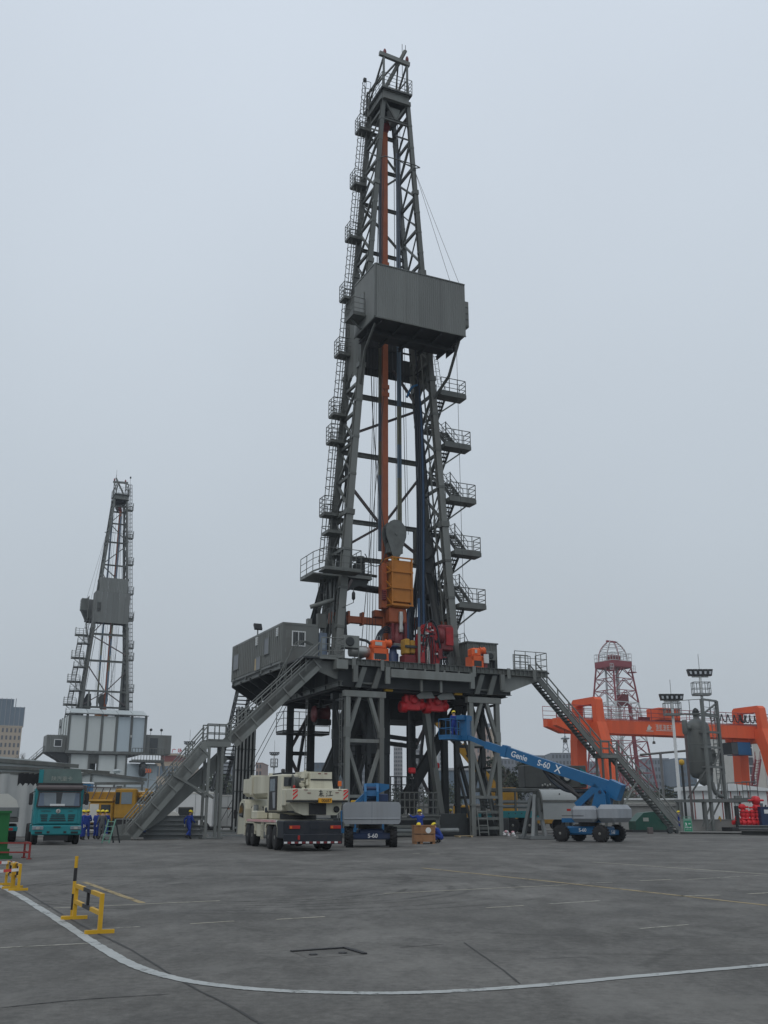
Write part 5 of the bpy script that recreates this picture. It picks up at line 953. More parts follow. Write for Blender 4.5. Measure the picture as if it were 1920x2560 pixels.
def person(label, loc, rz, pose, suit='coverall', glove='glove', group='workers in hard hats', scale=1.0):
    q = POSES[pose]; V_ = []; Ed = []; Rd = []; Tg = []; roots = []
    def vtx(p, r, t, link=None, root=False):
        V_.append(Vector(p)); Rd.append(r if isinstance(r, tuple) else (r, r)); Tg.append(t)
        if link is not None: Ed.append((link, len(V_) - 1))
        if root: roots.append(len(V_) - 1)
        return len(V_) - 1
    pel, ch, nk, hd = [Vector(q[k]) for k in ('pel', 'ch', 'nk', 'hd')]
    i0 = vtx(pel, (.18, .14), 'suit', root=True); i1 = vtx(pel.lerp(ch, .5), (.175, .135), 'suit', i0); i2 = vtx(ch, (.195, .14), 'suit', i1)
    i3 = vtx(ch.lerp(nk, .75), (.15, .105), 'suit', i2); i4 = vtx(nk, .055, 'skin', i3); up = (hd - nk).normalized()
    i5 = vtx(hd - up * .05, (.068, .085), 'skin', i4); i6 = vtx(hd + up * .03, (.078, .095), 'skin', i5); vtx(hd + up * .10, (.055, .065), 'skin', i6)
    tor = (nk - pel).normalized()
    for s_, k in ((-1, 0), (1, 1)):
        hip = pel + Vector((s_ * .10, 0, -.07)); a = vtx(hip, .115, 'suit', i0); kn = Vector(q['kn'][k]); an = Vector(q['an'][k])
        b = vtx(hip.lerp(kn, .5), .102, 'suit', a); c = vtx(kn, .085, 'suit', b); d = vtx(kn.lerp(an, .4), .082, 'suit', c); e = vtx(an, .062, 'boot', d)
        f = vtx(an + Vector((s_ * .01, .10, -.035)), (.045, .042), 'boot', e); vtx(an + Vector((s_ * .02, .19, -.045)), (.04, .03), 'boot', f)
        sh = nk + Vector((s_ * .175, 0, 0)) - tor * .07; a = vtx(sh, .082, 'suit', i3); el = Vector(q['el'][k]); wr = Vector(q['wr'][k])
        b = vtx(sh.lerp(el, .5), .072, 'suit', a); c = vtx(el, .064, 'suit', b); d = vtx(el.lerp(wr, .4), .058, 'suit', c); e = vtx(wr, .034, 'suit', d)
        dr_ = (wr - el).normalized(); pm = wr + dr_ * .07; f = vtx(pm, (.038, .022), 'glove', e)
        sd_ = dr_.cross(Vector((0, 0, 1)) if abs(dr_.z) < .8 else Vector((0, 1, 0))).normalized(); cl = sd_.cross(dr_).normalized()
        for g in range(4):                                  # four fingers, slightly curled
            o = sd_ * ((g - 1.5) * .019); ln = (.070, .082, .078, .060)[g]
            x0 = vtx(pm + o + dr_ * .005, .0095, 'glove', root=True); x1 = vtx(pm + o + dr_ * (.03 + ln * .45), .009, 'glove', x0); vtx(pm + o + dr_ * (.03 + ln * .85) - cl * .022, .008, 'glove', x1)
        x0 = vtx(pm - dr_ * .03 - sd_ * s_ * .02, .011, 'glove', root=True); x1 = vtx(pm + dr_ * .005 - sd_ * s_ * .052, .010, 'glove', x0); vtx(pm + dr_ * .035 - sd_ * s_ * .062 - cl * .015, .009, 'glove', x1)
    me = bpy.data.meshes.new('sk'); me.from_pydata(V_, Ed, []); ob = bpy.data.objects.new('sk', me); col.objects.link(ob)
    ob.modifiers.new('s', 'SKIN').use_smooth_shade = True; ob.modifiers.new('b', 'SUBSURF').levels = 1
    for i, sv in enumerate(me.skin_vertices[0].data): sv.radius = Rd[i]; sv.use_root = i in roots
    dg = bpy.context.evaluated_depsgraph_get(); body = bpy.data.meshes.new_from_object(ob.evaluated_get(dg)); bpy.data.objects.remove(ob)
    body.materials.clear(); order = ['suit', 'skin', 'glove', 'boot']
    for x in (suit, 'skin', glove, 'boot'): body.materials.append(M[x])
    for p in body.polygons:
        c = p.center; k = min(range(len(V_)), key=lambda i: (V_[i] - c).length_squared); p.material_index = order.index(Tg[k])
    body.name = 'person'
    o = bpy.data.objects.new('person', body); col.objects.link(o); tag(o, label, 'person', group); o.location = loc; o.rotation_euler = (0, 0, rz); o.scale = (scale,) * 3
    fw = Vector((0, 1, 0)); fw = (fw - up * fw.dot(up)).normalized(); rt = up.cross(fw)
    def hp(x, y, z): return hd - rt * x + fw * y + up * z
    mb = MB()
    for j in range(6):
        pass
    rings = [(.125, .145, .03), (.128, .148, .055), (.122, .140, .095), (.100, .115, .135), (.06, .07, .160), (.01, .012, .168)]; vs = []; n = 14
    for a, b, z in rings:
        for i in range(n): t = 2 * math.pi * i / n; vs.append(hp(a * math.cos(t), b * math.sin(t) - .005, z))
    mb.add(vs, [(r * n + i, r * n + (i + 1) % n, (r + 1) * n + (i + 1) % n, (r + 1) * n + i) for r in range(5) for i in range(n)], True); mb.add(vs, [tuple(range(n)), tuple(5 * n + i for i in range(n))])
    br = [hp(.11 * math.cos(t), .145 + .065 * math.sin(t), .035) for t in [math.pi * i / 8 for i in range(9)]]; br2 = [p - up * .012 for p in br]
    mb.add(br + br2, [tuple(range(9)), tuple(range(17, 8, -1))] + [(i, i + 1, i + 10, i + 9) for i in range(8)]); mb.beam(hp(0, -.12, .12), hp(0, .12, .125), .03, .03, up); mb.build('hard_hat', 'helmet', o)
    fc = MB(); fc.use('skin'); fc.tube(hp(0, .085, .01), hp(0, .118, -.022), .012, 6, .018)
    for s_ in (-1, 1): fc.tube(hp(s_ * .078, .0, .0), hp(s_ * .098, -.01, .0), .026, 6, .02)
    fc.use('boot')
    for s_ in (-1, 1): fc.sphere(hp(s_ * .032, .088, .012), .011, 6, 4)
    fc.tube(hp(-.025, .092, -.055), hp(.025, .092, -.055), .006, 5); fc.sphere(hp(0, -.03, .03), .085, 8, 5); fc.build('face_and_hair', None, o)
    return o
GW = 'workers in hard hats'
person('worker in blue coverall talking close beside the turquoise truck door', gp(203, 2100), R(-60), 'stand')
person('worker in blue coverall with back turned next to the turquoise truck', gp(214, 2099), R(20), 'talk')
person('worker in blue coverall leaning in to the group by the yellow truck crane', gp(238, 2098), R(-30), 'talk')
person('worker in grey jacket among blue coveralls near the staircase foot', gp(252, 2099), R(35), 'stand', 'coverall_grey')
person('worker in blue coverall half hidden behind the grey jacket worker', gp(263, 2094), R(60), 'stand')
person('worker in blue coverall walking alone under the left staircase', gp(470, 2098), R(-35), 'walk')
person('worker in blue coverall reaching up to the fence behind wooden crate', Vector((2.05, 59.3, 0)), R(8), 'reach')
person('worker in blue coverall crouching at the right end of wooden crate', gp(1101, 2108), R(65), 'crouch')
person('worker crouching behind the wooden crate with only helmet showing', Vector((1.98, 57.7, 0)), R(170), 'crouch')
person('worker standing among the rig base skids between dark columns', Vector((5.1, 78.9, 0)), R(120), 'stand', scale=1.06)
person('worker in dark coverall standing behind the right staircase foot', Vector((26.6, 93.5, 0)), R(80), 'stand')
person('worker standing behind the green container at the yard edge', Vector((-16.6, 42.6, 0)), R(20), 'stand')

# ================================================================== TRUCK CRANE (cream)
def rot2(p, a): return Vector((p[0] * math.cos(a) - p[1] * math.sin(a), p[0] * math.sin(a) + p[1] * math.cos(a), 0))
ck = thing('truck_crane', 'cream truck crane on navy chassis seen from behind, boom lowered forward', 'truck crane', (-3.1, 45.35, 0), R(17.4))
P_box(ck, 'tail_frame', (-1.3, 0.0, 0.52), (1.3, 1.5, 1.28), 'navy', 0.05); P_box(ck, 'chassis', (-0.55, 1.4, 0.6), (0.55, 10.2, 1.15), 'navy')
P_box(ck, 'deck', (-1.3, 1.5, 1.16), (1.3, 9.2, 1.30), 'cream'); 
mb = MB(); k = 0
y = 1.5
while y < 9.0: mb.use('red_valve' if k % 2 else 'white'); mb.box((-1.33, y, 1.19), (-1.302, y + 0.14, 1.29)); y += 0.145; k += 1
mb.build('reflective_strip', None, ck)['kind'] = 'stuff'
P_box(ck, 'rear_bumper', (-1.3, -0.08, 0.3), (1.32, 0.05, 0.72), 'navy', 0.03)
mb = MB(); k = 0
for i in range(16): mb.use('white' if i % 2 == 0 else 'dark_red'); mb.box((-1.28 + i * 0.16, -0.1, 0.33), (-1.28 + i * 0.16 + 0.14, -0.082, 0.41))
mb.build('rear_strip', None, ck)['kind'] = 'stuff'
for x in (-1.05, 0.78): lt = P_box(ck, 'tail_light', (x, -0.03, 0.93), (x + 0.48, 0.005, 1.07), 'lens_red', 0.01); P_box(lt, 'indicator', (x + 0.02, -0.04, 0.95), (x + 0.12, -0.031, 1.05), 'lens_orange')
P_box(ck, 'tail_plate', (-0.12, -0.02, 0.92), (0.28, -0.003, 1.08), 'navy'); P_box(ck, 'hook_lamp', (-0.68, -0.12, 0.47), (-0.58, -0.07, 0.66), 'lens_red', 0.02)
for yy in (2.0, 3.45, 7.65, 9.05):
    for s_ in (-1, 1): wheel(ck, (s_ * 1.12, yy, 0.54), 0.54, 0.34, 'X', out=s_)
    P_tube(ck, 'axle', (-1.0, yy, 0.54), (1.0, yy, 0.54), 0.1, 'navy', 8)
for y0, y1 in ((1.3, 4.15), (6.95, 9.8)):
    for s_ in (-1, 1):
        pr = [(y0, 0.6), (y0, 1.0), (y0 + 0.25, 1.2), (y1 - 0.25, 1.2), (y1, 1.0), (y1, 0.6), (y1 - 0.08, 0.6), (y1 - 0.1, 0.95), (y1 - 0.3, 1.1), (y0 + 0.3, 1.1), (y0 + 0.1, 0.95), (y0 + 0.08, 0.6)]
        MB().prism(pr, s_ * 1.3, s_ * 0.92, 'X').build('fender', 'cream', ck)
P_box(ck, 'fuel_tank', (-1.25, 4.5, 0.45), (-0.7, 5.6, 1.1), 'steel', 0.08); P_box(ck, 'tool_box', (-1.25, 5.75, 0.5), (-0.7, 6.7, 1.1), 'cream', 0.03); P_box(ck, 'outrigger_beam', (-1.28, 4.2, 0.75), (1.28, 4.45, 1.1), 'cream'); P_box(ck, 'outrigger_beam', (-1.28, 6.72, 0.75), (1.28, 6.92, 1.1), 'cream')
ladder(ck, (-1.3, 4.9, 0.4), (-1.3, 4.9, 1.2), 0.4, (0, 1, 0), 'cream', 0.25)
# carrier cab: low, rounded, at the front
cabp = [(9.85, 0.55), (9.85, 1.95), (10.2, 2.25), (10.9, 2.3), (11.6, 2.1), (12.0, 1.5), (12.05, 0.5)]
cc = MB().prism(cabp, -1.3, 0.2, 'X').build('carrier_cab', 'cream', ck)
MB().prism([(10.3, 1.35), (10.25, 1.9), (10.5, 2.1), (11.0, 2.1), (11.5, 1.9), (11.72, 1.45)], -1.325, -1.302, 'X').build('side_window', 'glass', cc); MB().prism([(9.83, 1.3), (9.845, 1.3), (9.845, 1.9), (9.83, 1.9)], -1.1, 0.0, 'X').build('rear_window', 'glass', cc)
MB().prism([(9.75, 0.5), (10.0, 0.5), (10.0, 1.7), (9.9, 2.1), (9.75, 1.8)], -1.31, -1.0, 'X').build('cab_pillar', 'cream', cc); P_box(cc, 'mirror', (-1.62, 11.5, 1.3), (-1.5, 11.58, 1.75), 'paint_black', 0.02)
P_tube(ck, 'exhaust', (-0.9, 8.9, 1.3), (-0.9, 8.9, 2.0), 0.13, 'steel', 10); MB().lathe([(0.28, 0), (0.3, 0.1), (0.3, 0.5), (0.2, 0.6)], (-0.75, 9.4, 1.35), 'Z', 12).build('air_filter', 'cream', ck)
# revolving upper works
P_tube(ck, 'slew_ring', (0, 3.0, 1.3), (0, 3.0, 1.62), 0.85, 'paint_black', 20)
up_ = P_box(ck, 'turntable', (-1.0, 0.7, 1.6), (1.0, 5.0, 1.85), 'navy', 0.04)
MB().prism([(-1.25, 2.0), (-0.95, 1.62), (-0.6, 1.5), (0.95, 1.5), (1.18, 1.7), (1.22, 2.06), (-1.25, 2.06)], 0.55, 3.6, 'Y').build('lower_skirt', 'cream', ck); P_box(ck, 'skirt_gap', (-0.35, 0.5, 1.52), (0.45, 0.6, 2.0), 'paint_black'); MB().lathe([(0.14, 0), (0.14, -0.05), (0.1, -0.06)], (0.95, 0.54, 1.75), 'Y', 14).build('exhaust_port', 'paint_black', ck)
cw = P_box(ck, 'counterweight', (-1.28, 0.1, 2.12), (1.34, 1.0, 2.62), 'cream', 0.03); P_box(cw, 'rubber_lip', (-1.27, 0.13, 2.05), (1.33, 1.0, 2.12), 'paint_black')
strokes(cw, [[(0, .20), (.05, .22), (.12, .24)], [(.02, .12), (.18, .15)], [(.07, .26), (.08, .02), (.13, .05)], [(.05, .10), (.0, .03)], [(.10, .12), (.19, .03), (.22, .05)], [(.10, .19), (.15, .21)], [(.34, .22), (.37, .19)], [(.32, .14), (.35, .11)], [(.31, .02), (.37, .08)], [(.43, .20), (.55, .21)], [(.49, .21), (.48, .06)], [(.40, .05), (.60, .07)]], 'text_dark', 0.028, 'lettering', (-0.06, 0.092, 2.27), (1.1, 0, 0), (0, 0, 1.1))
np_ = P_box(cw, 'number_plate', (-0.08, 0.06, 2.02), (0.55, 0.095, 2.22), 'plate_yellow'); text_mesh(np_, '00687', 0.19, 'text_dark', (0.28, 0.055, 2.115), (R(90), 0, 0), sx=0.95)
for s_, x0 in ((-1, -1.28), (1, 1.1)):
    mb = MB()
    for j in range(3): z = 2.14 + j * 0.17; mb.use('red_valve'); mb.prism([(x0 + 0.01, z), (x0 + 0.23, z + 0.18 if z + 0.18 < 2.6 else 2.6), (x0 + 0.23, min(z + 0.26, 2.61)), (x0 + 0.01, z + 0.08)], 0.083, 0.098, 'Y')
    mb.build('hazard_stripe', None, cw)['kind'] = 'stuff'
for x, z in ((-0.75, 2.55), (-0.6, 2.42), (0.72, 2.44), (0.85, 2.56)): P_box(cw, 'reflector', (x, 0.085, z), (x + 0.16, 0.098, z + 0.03), 'dark_red')
wb = MB().prism([(-0.3, 2.62), (-0.3, 3.32), (0.72, 3.36), (0.72, 3.05), (0.78, 2.62)], 0.55, 1.7, 'Y').build('winch_cover', 'cream', ck); P_box(wb, 'cover_lip', (-0.3, 0.52, 2.99), (0.74, 0.56, 3.05), 'paint_black'); 
for x in (0.05, 0.35): P_box(wb, 'reflector', (x, 0.54, 3.26), (x + 0.14, 0.552, 3.30), 'dark_red')
mb = MB(); random.seed(3)
for i in range(26): x = random.uniform(-0.62, -0.25); z = random.uniform(2.6, 3.2); r = random.uniform(0.04, 0.09); mb.lathe([(r, 0), (r, random.uniform(0.1, 0.35))], (x, random.uniform(0.7, 1.5), z), random.choice('XYZ'), 8)
mb.build('winch_machinery', 'cream', ck)['kind'] = 'stuff'
MB().lathe([(0.3, -0.3), (0.42, -0.28), (0.3, -0.25), (0.3, 0.25), (0.42, 0.28), (0.3, 0.3)], (-0.55, 1.5, 2.85), 'X', 16).build('winch_drum', 'steel_dark', ck)
MB().lathe([(0.05, 0), (0.06, 0.04), (0.06, 0.12), (0.03, 0.15)], (-0.98, 0.8, 2.63), 'Z', 10).build('beacon', 'lens_red', ck); P_tube(ck, 'mirror_arm', (1.2, 0.8, 2.6), (1.2, 0.8, 2.95), 0.03, 'cream', 5); P_box(ck, 'mirror_plate', (1.1, 0.75, 2.75), (1.28, 0.8, 2.98), 'lens_orange', 0.02)
# operator cab
oc = P_box(ck, 'operator_cab', (-1.3, 1.6, 1.66), (-0.5, 3.7, 3.28), 'cream', 0.05)
P_box(oc, 'rear_window', (-1.2, 1.57, 2.75), (-0.6, 1.595, 3.15), 'glass'); 
sd2 = P_box(oc, 'sliding_door', (-1.345, 2.2, 1.72), (-1.302, 3.3, 3.22), 'paint_black'); P_box(sd2, 'door_glass', (-1.36, 2.4, 2.55), (-1.347, 3.15, 3.1), 'glass_pale'); MB().prism([(2.35, 1.8), (2.6, 1.8), (2.75, 2.5), (2.35, 2.5)], -1.36, -1.347, 'X').build('door_panel', 'lift_grey', sd2)
P_box(ck, 'cab_roof_hatch', (-1.2, 1.8, 3.28), (-0.6, 3.3, 3.36), 'navy'); MB().lathe([(0.09, 0), (0.1, 0.12), (0.06, 0.16)], (-1.15, 1.9, 3.36), 'Z', 10).build('beacon', 'paint_black', ck)
P_box(ck, 'machine_house', (-0.5, 1.75, 1.9), (1.1, 3.6, 2.6), 'cream', 0.05); P_box(ck, 'house_cabinet', (-1.28, 1.1, 1.9), (-0.4, 1.62, 2.62), 'cream', 0.03)
# boom, lying forward
MB().prism([(-0.35, 2.55), (-0.1, 2.35), (0.45, 2.35), (0.7, 2.55), (0.7, 3.4), (-0.35, 3.4)], 1.5, 9.9, 'Y').build('boom', 'cream', ck)
b2 = MB().prism([(-0.3, 2.6), (-0.08, 2.42), (0.43, 2.42), (0.65, 2.6), (0.65, 3.33), (-0.3, 3.33)], 9.9, 11.2, 'Y').build('boom_section', 'cream', ck); MB().prism([(-0.42, 2.5), (-0.15, 2.28), (0.5, 2.28), (0.78, 2.5), (0.78, 3.48), (-0.42, 3.48)], 9.2, 9.5, 'Y').build('boom_collar', 'cream', ck); MB().prism([(-0.42, 2.5), (-0.15, 2.28), (0.5, 2.28), (0.78, 2.5), (0.78, 3.48), (-0.42, 3.48)], 6.2, 6.4, 'Y').build('boom_collar', 'cream', ck)
P_tube(ck, 'lift_cylinder', (0.47, 3.4, 1.9), (0.47, 7.0, 2.4), 0.16, 'steel', 10); P_box(ck, 'boom_rest', (0.1, 8.6, 1.3), (0.85, 8.9, 2.35), 'cream'); P_box(ck, 'engine_cover', (-0.6, 6.4, 1.3), (1.1, 8.4, 1.95), 'cream', 0.05); P_box(ck, 'spare_box', (-1.2, 7.0, 1.31), (-0.65, 8.6, 1.7), 'cream', 0.04)

# the upper works stand slewed a little to the left of the carrier
PV = Matrix.Translation((0, 3.0, 0)); SL = PV @ Matrix.Rotation(R(6.5), 4, 'Z') @ PV.inverted()
for o in ck.children:
    if o.name.split('.')[0] in ('turntable', 'lower_skirt', 'skirt_gap', 'exhaust_port', 'counterweight', 'winch_cover', 'winch_machinery', 'winch_drum', 'beacon', 'mirror_arm', 'mirror_plate', 'operator_cab', 'cab_roof_hatch', 'machine_house', 'house_cabinet', 'boom', 'boom_section', 'boom_collar', 'lift_cylinder'): o.matrix_basis = SL
# ================================================================== BOOM LIFTS
def rbox(mb, lo, hi, b): mb.cbox(lo, hi, b); return mb
def boom_lift(label, loc, rz_chassis, rz_turret, mode, mark):
    t = thing('boom_lift', label, 'boom lift', loc, rz_chassis, 'blue and grey boom lifts')
    P_box(t, 'chassis', (-0.62, -1.35, 0.38), (0.62, 1.35, 0.85), 'dark_blue' if mode == 0 else 'blue', 0.08); 
    for y in (-1.25, 1.25):
        P_box(t, 'axle_beam', (-0.95, y - 0.2, 0.36), (0.95, y + 0.2, 0.66), 'dark_blue' if mode == 0 else 'blue', 0.05)
        for s_ in (-1, 1): wheel(t, (s_ * 1.06, y, 0.465), 0.465, 0.34, 'X', rimm='rim', lugs=18, out=s_)
    text_mesh(t, 'S-60', 0.27, 'text_white', (0.05, -1.48, 0.53), (R(90), 0, 0), 'chassis_lettering', bold=0.003)
    text_mesh(t, 'S-60', 0.27, 'text_white', (-0.642, 0.1, 0.64), (R(90), 0, R(-90)), 'chassis_lettering', bold=0.003)
    P_tube(t, 'slew_ring', (0, 0, 0.85), (0, 0, 1.08), 0.6, 'paint_black', 18)
    a = rz_turret - rz_chassis
    def T(o): o.rotation_euler = (0, 0, a); return o
    if mode == 0:
        tb_ = T(MB().prism([(-1.38, 1.18), (-1.3, 1.08), (1.3, 1.08), (1.38, 1.18), (1.4, 1.95), (1.3, 2.1), (0.35, 2.12), (-0.2, 2.12), (-1.25, 2.08), (-1.4, 1.9)], -1.75, -0.55, 'Y').build('counterweight', 'lift_grey', t))
        P_box(tb_, 'counterweight_step', (-1.37, -1.78, 1.3), (1.37, -1.72, 1.36), 'lift_grey', 0.02); P_box(tb_, 'counterweight_seam', (-0.01, -1.757, 1.1), (0.0, -1.752, 2.1), 'paint_black')
    else:
        tb_ = T(rbox(MB(), (-1.15, -2.3, 1.08), (1.15, -1.02, 2.05), 0.24).build('counterweight', 'lift_grey', t))
    for s_ in (-1, 1):
        yo = 0 if mode == 0 else -0.68
        cv = T(rbox(MB(), (s_ * 0.5 if s_ > 0 else -1.18, -0.33 + yo, 1.08), (1.18 if s_ > 0 else -0.5, 1.25 + yo, 1.98), 0.2).build('engine_cover', 'lift_grey', t)); P_box(cv, 'cover_seam', (s_ * 1.19 - 0.005, -0.3, 1.42), (s_ * 1.19 + 0.005, 1.1, 1.45), 'paint_black'); P_box(cv, 'warning_label', (s_ * 1.185 - 0.01, 0.5, 1.7), (s_ * 1.185 + 0.01, 0.75, 1.82), 'lens_red' if s_ < 0 else 'text_white')
    P_b = T(P_box(t, 'turret_deck', (-0.48, -1.2, 1.06), (0.48, 1.5, 1.3), 'blue')); 
    mb = MB()
    for s_ in (-1, 1): mb.prism([(-1.3, 1.3), (-0.2, 1.3), (-0.75, 2.95), (-1.05, 2.98), (-1.3, 2.6)], s_ * 0.36, s_ * 0.24, 'X')
    ht = T(mb.build('boom_riser', 'blue', t)); P_tube(ht, 'riser_pin', (-0.4, -1.0, 2.75), (0.4, -1.0, 2.75), 0.1, 'dark_blue', 10)
    return t
L1 = boom_lift('boom lift with low boom parked behind cream truck crane, rear counterweight showing', (-0.70, 51.9, 0), R(4), R(4), 0, 'S-60')
hb = MB().prism([(-1.1, 2.4), (-0.4, 2.2), (3.2, 1.9), (3.2, 2.25), (0.6, 2.6), (-0.3, 2.95), (-1.0, 3.0)], -0.26, 0.26, 'X').build('boom', 'blue', L1); P_box(hb, 'boom_extension', (-0.2, 3.2, 1.92), (0.2, 7.5, 2.22), 'blue')
MB().prism([(-0.8, 2.1), (-0.55, 2.1), (0.9, 2.75), (0.9, 2.95), (0.2, 3.02)], -0.9, 0.75, 'Y').build('riser_cowl', 'blue', L1); P_box(L1, 'hose_guide', (0.25, -1.0, 2.1), (0.85, -0.7, 2.5), 'dark_blue', 0.05); P_box(L1, 'yellow_box', (-0.95, 0.2, 2.0), (-0.6, 0.6, 2.2), 'yellow', 0.03)
bk = P_box(L1, 'basket_floor', (-1.2, 7.5, 0.5), (1.2, 8.4, 0.6), 'blue'); railing(bk, [(-1.2, 7.5, 0.6), (1.2, 7.5, 0.6), (1.2, 8.4, 0.6), (-1.2, 8.4, 0.6)], 1.1, 2, 0.8, 0.03, 'blue', closed=True); P_beam(L1, 'jib_arm', (0, 7.4, 2.05), (0, 7.7, 0.7), 0.2, 0.2, 'blue')
# second lift: boom raised towards the rig
bx0 = Vector((11.93, 60.55, 0)); BD = R(46.5)     # boom heading: left and away
tipw = dp(1215, 1862, 65.5); pvw = dp(1530, 1968, 60.2)
hd_ = Vector((tipw.x - pvw.x, tipw.y - pvw.y, 0)); rzT = math.atan2(hd_.y, hd_.x) - math.pi / 2
L2 = boom_lift('boom lift with long raised blue boom and basket in front of the right tower', bx0, R(52), rzT, 1, 'S-60')
def W2L(p): q = rot2((p.x - bx0.x, p.y - bx0.y), -R(52)); return Vector((q.x, q.y, p.z))
A = W2L(pvw); B = W2L(tipw); d = (B - A).normalized(); back = A - d * 0.5
bm1 = P_beam(L2, 'main_boom', back, A + d * 7.6, 0.42, 0.62, 'blue'); bm2 = P_beam(L2, 'boom_extension', A + d * 7.5, B, 0.32, 0.44, 'blue'); P_beam(L2, 'boom_collar', A + d * 7.35, A + d * 7.7, 0.5, 0.72, 'blue')
P_beam(L2, 'boom_heel', back - d * 0.1 + Vector((0, 0, -0.15)), back + d * 0.7 + Vector((0, 0, -0.05)), 0.6, 0.95, 'blue')
P_beam(L2, 'boom_strut', A + Vector((0, 0, -0.25)) + d * 0.2, Vector((A.x, A.y, 1.95)) + Vector((d.x, d.y, 0)) * 0.4, 0.4, 0.45, 'blue'); P_beam(L2, 'boom_strut', A + d * 0.9 + Vector((0, 0, -0.2)), Vector((A.x, A.y, 2.0)) + Vector((d.x, d.y, 0)) * 2.4, 0.42, 0.4, 'blue')
P_tube(L2, 'lift_cylinder', A + d * 4.6 + Vector((0, 0, -0.35)), Vector((A.x, A.y, 2.1)) + Vector((d.x, d.y, 0)) * 1.6, 0.14, 'paint_black', 10); P_path(L2, 'hose_track', curve([A + d * 4.7 + Vector((0, 0, -0.35)), A + d * 4.0 + Vector((0, 0, -0.9)), A + d * 3.0 + Vector((0, 0, -1.1)), A + d * 1.6 + Vector((0, 0, -0.7))], 5), 0.1, 'hose', 6)
nrm = Vector((d.y, -d.x, 0)).normalized()
camL = W2L(Vector((0, 0, 1.6)))
if (camL - A).dot(nrm) < 0: nrm = -nrm
xa = -d; xa = xa if (W2L(pvw) - W2L(tipw)).dot(xa) > 0 else -xa; ya = Vector(nrm).cross(xa).normalized(); ya = ya if ya.z > 0 else -ya
def on_boom(txt, dist, size, sx=1.0):
    m3 = Matrix((xa, ya, xa.cross(ya))).transposed(); p = A + d * dist + nrm * 0.216
    o = text_mesh(bm1, txt, size, 'text_white', p, m3.to_euler(), 'boom_lettering', bold=0.006, sx=sx); return o
on_boom('Genie', 6.35, 0.5); on_boom('S-60', 4.55, 0.5); on_boom('X', 3.55, 0.62)
# basket
tl = B; up2 = W2L(dp(1140, 1850, 66)); bo = thing('dummy', 'x', 'x')
bpy.data.objects.remove(bo)
bc = W2L(dp(1138, 1848, 66.2)); bh = Vector((-d.x, -d.y, 0)).normalized(); bs = Vector((-bh.y, bh.x, 0))
def bq(a, b, z): return bc + bs * a + bh * b + Vector((0, 0, z))
mb = MB(); mb.beam(bq(-1.2, 0, 0), bq(1.2, 0, 0), 0.9, 0.14, (0, 0, 1)); bf = mb.build('basket_floor', 'blue', L2)
railing(bf, [bq(-1.2, -0.45, 0.07), bq(1.2, -0.45, 0.07), bq(1.2, 0.45, 0.07), bq(-1.2, 0.45, 0.07)], 1.15, 2, 0.8, 0.03, 'blue', closed=True)
mb = MB(); mb.beam(B, bq(0.3, 0.6, 0.2), 0.24, 0.3); mb.beam(bq(0.3, 0.6, -0.1), bq(0.3, 0.6, 1.5), 0.4, 0.5); mb.build('basket_mast', 'blue', L2)
mb = MB(); mb.beam(bq(-0.2, 0.5, 1.35), bq(0.9, 0.5, 1.35), 0.5, 0.3); mb.build('control_box', 'blue', L2)
bw = rot2((bc.x, bc.y), R(52)) + Vector((bx0.x, bx0.y, bc.z + 0.07))
pw = bw + Vector((-0.05, 0.1, 0))
person('worker in blue coverall standing inside the raised blue lift basket', pw, R(20), 'talk')

# ================================================================== CRATE, PALLET, RAGS
cg = (gp(1036, 2110) + gp(1088, 2110)) / 2
cr8 = thing('wooden_crate', 'brown plywood crate with round white label on dark asphalt', 'crate', cg, R(6))
for i, (z0_, z1_) in enumerate(((0.12, 0.5), (0.52, 0.92))): P_box(cr8, 'crate_board', (-0.57, -0.02, z0_), (0.57, 0.9, z1_), 'crate')
for x in (-0.57, -0.2, 0.47): P_box(cr8, 'crate_batten', (x, -0.045, 0.12), (x + 0.1, -0.021, 0.93), 'crate')
P_box(cr8, 'crate_lid', (-0.6, -0.05, 0.925), (0.6, 0.95, 0.96), 'crate'); P_box(cr8, 'crate_strap', (-0.58, -0.05, 0.5), (0.58, -0.022, 0.525), 'paint_black')
for x in (-0.57, -0.25, 0.42): P_box(cr8, 'crate_runner', (x, 0.0, 0.0), (x + 0.15, 0.85, 0.12), 'crate')
MB().lathe([(0.15, 0), (0.15, -0.006)], (0.2, -0.022, 0.70), 'Y', 18).build('round_label', 'white', cr8)
pb = thing('broken_pallet', 'pale broken wooden pallet lying by the right tower foot', 'pallet', gp(1160, 2093), R(20))
for k in range(5): P_box(pb, 'plank', (-0.55, -0.4 + k * 0.18, 0.08), (0.55, -0.28 + k * 0.18, 0.1), 'wood_pale')
for x in (-0.5, 0.4): P_beam(pb, 'runner', (x, -0.45, 0.04), (x + 0.1, 0.5, 0.05), 0.1, 0.07, 'wood_pale')
mb = MB(); random.seed(5)
for i in range(24): mb.use(random.choice(['rag_pink', 'rag_white', 'rag_white'])); c = (random.uniform(-0.35, 0.35), random.uniform(-0.3, 0.3), random.uniform(0.05, 0.42) * (1)); mb.sphere((c[0], c[1], c[2] * (1 - abs(c[0]))), random.uniform(0.07, 0.14), 6, 4, (1, 1, 0.7))
rg = mb.build('rag_heap', None); rg.location = gp(1272, 2091); tag(rg, 'heap of pink and white rags on ground beside the right tower', 'rags')

# ================================================================== LEFT SIDE OF THE YARD
def yard(p, Y): q = dp(p[0], p[1], Y); return q
